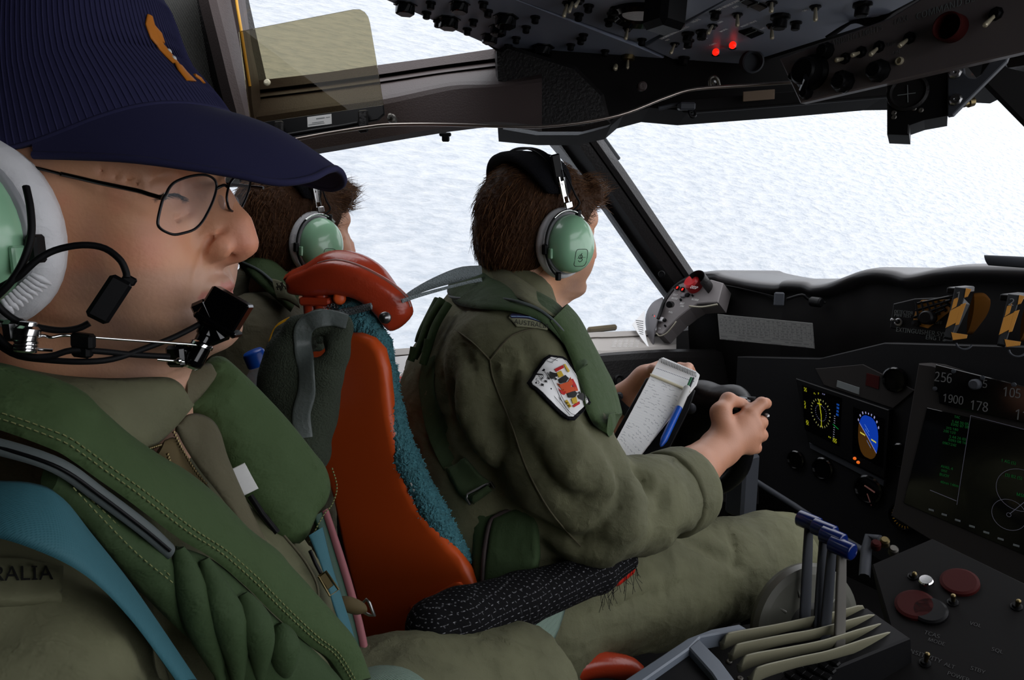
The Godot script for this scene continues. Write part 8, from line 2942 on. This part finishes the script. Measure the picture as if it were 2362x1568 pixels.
func fire_handles() -> void:
	var n := (-FW * 0.9 + Vector3.UP * 0.1).normalized()
	var t := look(A(1.45, -0.78, -0.25), n)
	var e := thing("extinguisher_panel", "dark fire extinguisher panel with yellow hatched square", "control panel", A(1.45, -0.8, -0.35))
	obj("plate", sheet(t, [[2052, 756], [2060, 700], [2110, 688], [2200, 684], [2215, 700], [2175, 786]], 0.02, 0.003, 0.03), M.black_panel, e)
	obj("yellow_square", sheet(Transform3D(t.basis, t.origin + n * 0.002), [[2104, 748], [2116, 700], [2126, 692], [2196, 690], [2194, 716], [2140, 757]], 0.002, 0.0005, 0.02), M.yellow_dull, e)
	var mb := Mb.new()
	for k in 6:
		line_px(mb, t, 0.0035, [[2112 + k * 13, 696 - k * 0.5], [2122 + k * 15, 750 - k * 8]], 0.0026)
	for k in 4:
		line_px(mb, t, 0.0035, [[2104 + k * 4, 748 - k * 16], [2180 + k * 6, 712 - k * 10]], 0.0026)
	obj("hatching", mb, M.black_plastic, e)
	toggle(2074, 742, 2055, 737, t, e, M.steel, 0.0035, 0.02)
	disc("collar", 2074, 743, t, [[0.0085, 0.0], [0.0085, 0.004], [0.0065, 0.005]], M.steel, e, 16)
	disc("rotary_knob", 2147, 733, t, [[0.014, 0.0], [0.014, 0.02], [0.011, 0.023], [0.0, 0.023]], M.black_plastic, e, 20)
	disc("rotary_knob", 2117, 746, t, [[0.007, 0.0], [0.007, 0.012], [0.0, 0.013]], M.black_plastic, e, 16)
	for q in [["EXTINGUISHER SYSTEM", 2136, 767, 0.0085], ["ENG 1 2", 2158, 780, 0.008], ["DETECTOR", 2084, 720, 0.006], ["PWR TEST", 2082, 728, 0.006], ["OFF", 2165, 744, 0.006]]:
		text_on(q[0], q[1], q[2], t, q[3], M.dim_print, e, Vector3(-0.06, 1, 0))
	var names := ["fire handle numbered 1 with yellow and black stripes", "fire handle numbered 2 with yellow and black stripes, cut by the frame"]
	for k in 2:
		var dx := 123.0 * k
		var dy := 16.0 * k
		var d := 1.36 - 0.06 * k
		var h := thing("fire_handle", names[k], "fire handle", P(2200 + dx, 785 + dy, d), "striped fire handles")
		var ft := plane3([2202 + dx, 661 + dy, d], [2177 + dx, 778 + dy, d - 0.01], [2230 + dx, 664 + dy, d - 0.01])
		obj("front_plate", sheet(ft, [[2203 + dx, 661 + dy], [2231 + dx, 664 + dy], [2224 + dx, 690 + dy], [2196 + dx, 781 + dy], [2178 + dx, 777 + dy]], 0.008, 0.002, 0.02), M.stripe_black, h)
		for q in [[[2228, 664], [2241, 667], [2232, 684], [2224, 686]], [[2200, 690], [2212, 684], [2206, 706], [2194, 714]], [[2192, 716], [2216, 704], [2205, 744], [2181, 756]], [[2216, 702], [2229, 698], [2212, 748], [2203, 750]], [[2194, 766], [2205, 768], [2232, 772], [2230, 780], [2198, 784]]]:
			var l := []
			for p in q:
				l.append([p[0] + dx, p[1] + dy])
			obj("yellow_stripe", sheet(Transform3D(ft.basis, ft.origin + ft.basis.z * 0.0015), l, 0.0015, 0.0004, 0.02), M.yellow_dull, h)
		var mb2 := Mb.new()
		puff(mb2, [[2246 + dx, 676 + dy, d + 0.05], [2270 + dx, 676 + dy, d + 0.06], [2284 + dx, 690 + dy, d + 0.07]], [[2230 + dx, 770 + dy, d + 0.05], [2244 + dx, 770 + dy, d + 0.06], [2262 + dx, 745 + dy, d + 0.07]], 8, 0.006, 0.004)
		obj("rear_plate", mb2, M.ochre, h)
		mb2 = Mb.new()
		mb2.box(look(P(2216 + dx, 668 + dy, d + 0.03), FW.cross(Vector3.UP)), Vector3(0.07, 0.012, 0.02), 0.002)
		obj("top_bar", mb2, M.black_plastic, h)
		text_on(["1", "2"][k], 2211 + dx, 681 + dy, Transform3D(ft.basis, ft.origin + ft.basis.z * 0.002), 0.013, M.chalk, h, Vector3(0.1, 1, 0))
		mb2 = Mb.new()
		ring_px(mb2, Transform3D(ft.basis, ft.origin), 0.0, 2224 + dx, 790 + dy, 0.013, 0.0022, 3.3, 6.0)
		obj("pull_wire", mb2, M.grey_dark, h)

func yoke() -> void:
	var y := thing("control_yoke", "black control yoke gripped by the pilot's right hand", "control yoke", A(1.15, -0.95, -1.25))
	var mb := Mb.new()
	# grip under the hand, curving down into the rim
	mb.tube(path([[1722, 915, 1.275], [1722, 950, 1.275], [1722, 1000, 1.28], [1716, 1050, 1.29], [1700, 1090, 1.31], [1660, 1120, 1.34], [1600, 1120, 1.38], [1545, 1080, 1.42]], 24), [0.017, 0.018, 0.018, 0.0175, 0.017, 0.017, 0.017, 0.017, 0.017, 0.017, 0.017, 0.017, 0.017, 0.017, 0.017, 0.017, 0.017, 0.017, 0.017, 0.017, 0.017, 0.016, 0.016, 0.015, 0.014], 12)
	obj("grip", mb, M.black_plastic, y)
	mb = Mb.new()
	mb.box(look(P(1704, 930, 1.265), EYE - P(1704, 930, 1.265) + Vector3(0, 0.8, 0)), Vector3(0.04, 0.02, 0.026), 0.006)
	obj("switch_head", mb, M.black_gloss, y)
	for q in [[1694, 928], [1708, 932], [1717, 934], [1768, 962]]:
		mb = Mb.new()
		mb.lathe(lying(P(q[0], q[1], 1.252), Vector3(-0.1, 0.8, 0.4)), [[0.005, 0.0], [0.005, 0.005], [0.003, 0.007], [0.0, 0.007]], 12)
		obj("thumb_button", mb, M.steel, y)
	var f := field_for([P(1560, 960, 1.42), P(1680, 900, 1.36), P(1640, 1040, 1.42)], 0.1, 0.007)
	f.chain([P(1555, 935, 1.45), P(1620, 935, 1.43), P(1690, 930, 1.36), P(1722, 940, 1.31)], [0.04, 0.045, 0.03, 0.018], 0.03)
	f.cone(P(1610, 960, 1.46), P(1600, 1050, 1.5), 0.06, 0.05, 0.03)
	mb = Mb.new()
	f.mesh(mb)
	obj("hub", mb, M.black_plastic, y)
	mb = Mb.new()
	mb.ball(Transform3D(Basis(), P(1593, 942, 1.36)), Vector3.ONE * 0.011, 16, 10)
	obj("button", mb, M.grey_dark, y)
	mb = Mb.new()
	mb.box(Transform3D(Basis(FW, Vector3.UP, RT), P(1712, 1115, 1.5)), Vector3(0.05, 0.14, 0.05), 0.006)
	obj("column", mb, M.grey_dark, y)

func throttles() -> void:
	var q := thing("throttle_quadrant", "throttle stand with four blue knobs and pale curved lever guards", "throttle quadrant", A(0.95, -0.55, -1.25))
	var t := look(A(0.9, -0.55, -0.64), (Vector3.UP - FW * 0.25).normalized(), FW)
	var mb := Mb.new()
	obj("top_plate", sheet(t, [[1615, 1462], [1700, 1440], [2000, 1400], [2100, 1470], [1860, 1568], [1760, 1620], [1700, 1620]], 0.06, 0.004, 0.05), M.black_panel, q)
	# four levers with blue knobs
	var ks := [[1866, 1203, 1.10, 1856, 1440, 1.08], [1901, 1222, 1.07, 1888, 1455, 1.06], [1921, 1240, 1.05, 1902, 1470, 1.05], [1942, 1263, 1.03, 1936, 1500, 1.03]]
	for k in 4:
		var s: Array = ks[k]
		var c := P(s[0], s[1], s[2])
		mb = Mb.new()
		mb.band(PackedVector3Array([c, c.lerp(P(s[3], s[4], s[5]), 0.3), c.lerp(P(s[3], s[4], s[5]), 0.6), P(s[3], s[4], s[5])]), PackedVector3Array([FW * 0.008, FW * 0.010, FW * 0.011, FW * 0.012]), PackedVector3Array([RT * 0.003, RT * 0.003, RT * 0.003, RT * 0.003]), 8, 0.3)
		var lv := obj("lever", mb, M.dull_grey if k == 3 else M.grey_dark, q)
		mb = Mb.new()
		mb.slathe(lying(c - RT * 0.018, RT), [[0.0105, 0.0], [0.0132, 0.002], [0.0132, 0.034], [0.0105, 0.036], [0.004, 0.0365]], 26)
		obj("knob", mb, M.knob_blue, lv)
	var gs := [[[1665, 1474, 0.985], [1700, 1462, 0.995], [1780, 1445, 1.02], [1850, 1430, 1.05], [1930, 1415, 1.085], [1992, 1402, 1.11]], [[1685, 1500, 0.965], [1720, 1487, 0.975], [1800, 1468, 1.0], [1872, 1455, 1.03], [1950, 1437, 1.065], [2020, 1423, 1.095]], [[1705, 1526, 0.945], [1742, 1512, 0.955], [1820, 1495, 0.985], [1893, 1480, 1.01], [1975, 1458, 1.05], [2043, 1444, 1.08]], [[1730, 1555, 0.925], [1768, 1538, 0.935], [1840, 1518, 0.965], [1909, 1503, 0.99], [1995, 1478, 1.03], [2062, 1464, 1.06]]]
	for g in gs:
		var p := path(g, 24)
		mb = Mb.new()
		var rings := []
		for i in p.size():
			var s := float(i) / (p.size() - 1)
			var hh := 0.018 * sqrt(clampf(s / 0.06, 0, 1)) * sqrt(clampf((1.0 - s) / 0.06, 0.02, 1)) * (1.0 - 0.35 * sin(PI * s))
			var r := PackedVector3Array()
			for k in 12:
				var a := TAU * k / 12
				r.append(p[i] + Vector3.UP * (sin(a) * hh) + RT * (cos(a) * 0.0028 + sin(a) * 0.004) + Vector3.UP * (-0.006))
			r.reverse()
			rings.append(r)
		mb.loft(rings, true, true)
		obj("lever_guard", mb, M.ivory, q)
	for s in [[1652, 1482], [1682, 1526], [1707, 1565]]:
		fit("screw", screw_mesh, M.dull_steel, s[0], s[1], t, q, 1.2)
	mb = Mb.new()
	for k in 7:
		line_px(mb, t, 0.002, [[1915 + k * 12, 1512 - k * 4], [1921 + k * 12, 1517 - k * 4]], 0.0007)
	var tk := obj("scale_ticks", mb, M.dim_print, q)
	tk.set_meta("kind", "stuff")
	for r in 3:
		for c in 5:
			mb = Mb.new()
			mb.box(Transform3D(t.basis, on(1822 + c * 26 - r * 10, 1556 - c * 7 + r * 17, t.origin + t.basis.z * 0.003, t.basis.z)), Vector3(0.014, 0.011, 0.006), 0.002)
			obj("key", mb, M.black_plastic, q)
	for s in [["TGT", 1800, 1545], ["SEL", 1848, 1532], ["CLR", 1878, 1524]]:
		text_on(s[0], s[1], s[2], t, 0.006, M.dim_print, q, FW)
	# grey metal edging of the stand
	var e := plane3([1440, 1568, 0.90], [1600, 1465, 0.985], [1690, 1568, 0.90])
	obj("edging", sheet(e, [[1420, 1580], [1587, 1470], [1640, 1450], [1705, 1438], [1722, 1448], [1616, 1468], [1590, 1495], [1480, 1572], [1470, 1590]], 0.012, 0.003, 0.03), M.grey_paint, q)
	obj("edging", sheet(e, [[1588, 1492], [1612, 1472], [1660, 1520], [1720, 1600], [1680, 1610], [1640, 1550]], 0.010, 0.003, 0.03), M.grey_paint, q)
	obj("side_panel", sheet(Transform3D(e.basis, e.origin - e.basis.z * 0.012), [[1480, 1575], [1590, 1494], [1650, 1570], [1640, 1640], [1460, 1640]], 0.02, 0.003, 0.04), M.black_panel, q)
	# trim wheel behind the levers
	var w := thing("trim_wheel", "large pale grey trim wheel behind the throttle levers", "trim wheel", P(1855, 1450, 1.2))
	var c := P(1856, 1440, 1.12)
	mb = Mb.new()
	var wt := lying(c, (RT + Vector3.UP * 0.15 - FW * 0.25).normalized())
	mb.lathe(wt, [[0.085, -0.012], [0.097, -0.010], [0.100, 0.0], [0.097, 0.010], [0.085, 0.012]], 48)
	obj("rim", mb, M.wheel_grey, w)
	mb = Mb.new()
	mb.lathe(wt, [[0.084, -0.008], [0.084, 0.004], [0.05, 0.010], [0.03, 0.014], [0.0, 0.014]], 40)
	obj("web", mb, M.wheel_dark, w)
	for k in 10:
		mb = Mb.new()
		var a := TAU * k / 10.0
		mb.tube(PackedVector3Array([wt * Vector3(cos(a) * 0.055, 0.011, sin(a) * 0.055), wt * Vector3(cos(a) * 0.08, 0.008, sin(a) * 0.08)]), 0.003, 6)
		obj("rib", mb, M.wheel_grey, w)
	# radio stand at the right
	var r := thing("centre_pedestal", "dark centre pedestal with radio knobs and switches at the bottom right", "control panel", A(1.1, -0.35, -1.25))
	var pt := look(A(1.1, -0.4, -0.62), (Vector3.UP - FW * 0.45).normalized(), FW)
	obj("plate", sheet(pt, [[2010, 1300], [2150, 1240], [2480, 1400], [2480, 1660], [1960, 1660], [1940, 1540], [2060, 1470]], 0.05, 0.004, 0.05), M.black_shell, r)
	disc("silver_knob", 2138, 1350, pt, [[0.011, 0.0], [0.011, 0.012], [0.0095, 0.014], [0.0, 0.014]], M.chrome, r, 24)
	for s in [[2112, 1398, 0.03, "red_dark"], [2214, 1345, 0.028, "red_dark"], [2145, 1412, 0.026, "black_plastic"]]:
		disc("dial", s[0], s[1], pt, [[s[2], 0.0], [s[2], 0.005], [s[2] * 0.85, 0.007], [0.0, 0.007]], M[s[3]], r, 26)
	for s in [[2198, 1390, 2199, 1372], [2134, 1530, 2140, 1506], [2345, 1400, 2350, 1385], [2106, 1330, 2110, 1322]]:
		toggle(s[0], s[1], s[2], s[3], pt, r, M.brass, 0.0035, 0.024)
	for s in [["TCAS", 2150, 1463, 0.007], ["TCAS SENSITIVITY", 2105, 1503, 0.007], ["POWER", 2210, 1560, 0.006], ["MODE", 2160, 1480, 0.006], ["VOL", 2250, 1440, 0.006], ["SQL", 2300, 1500, 0.006], ["ALT", 2190, 1535, 0.006], ["STBY", 2255, 1545, 0.006], ["TEST", 2240, 1350, 0.006]]:
		text_on(s[0], s[1], s[2], pt, s[3], M.dark_print, r, FW - RT * 0.2)
	var mb2 := Mb.new()
	for k in 6:
		mb2.box(Transform3D(pt.basis, on(2140 + k * 8, 1435 - k * 3, pt.origin + pt.basis.z * 0.001, pt.basis.z)), Vector3(0.005, 0.009, 0.001))
	var rl := obj("red_marks", mb2, M.red_dark, r)
	rl.set_meta("kind", "stuff")
	for s in [[2040, 1255, "brass"], [2060, 1275, "dull_steel"], [2020, 1262, "red_dark"]]:
		mb2 = Mb.new()
		mb2.lathe(lying(P(s[0], s[1], 1.35), (EYE - P(s[0], s[1], 1.35)).normalized() + Vector3.UP), [[0.009, 0.0], [0.009, 0.014], [0.006, 0.018], [0.0, 0.018]], 14)
		obj("knob", mb2, M[s[2]], r)
	mb2 = Mb.new()
	mb2.tube(path([[1994, 1330, 1.32], [1998, 1270, 1.36], [2004, 1240, 1.38], [2030, 1245, 1.36]]), 0.01, 8)
	obj("handle", mb2, M.grey_dark, r)

func _ready() -> void:
	camera_and_light()
	materials()
	sea()
	shell()
	man_in_cap()
	pilot()
	crewman()
	seat()
	fittings()
	overhead()
	glareshield()
	board()
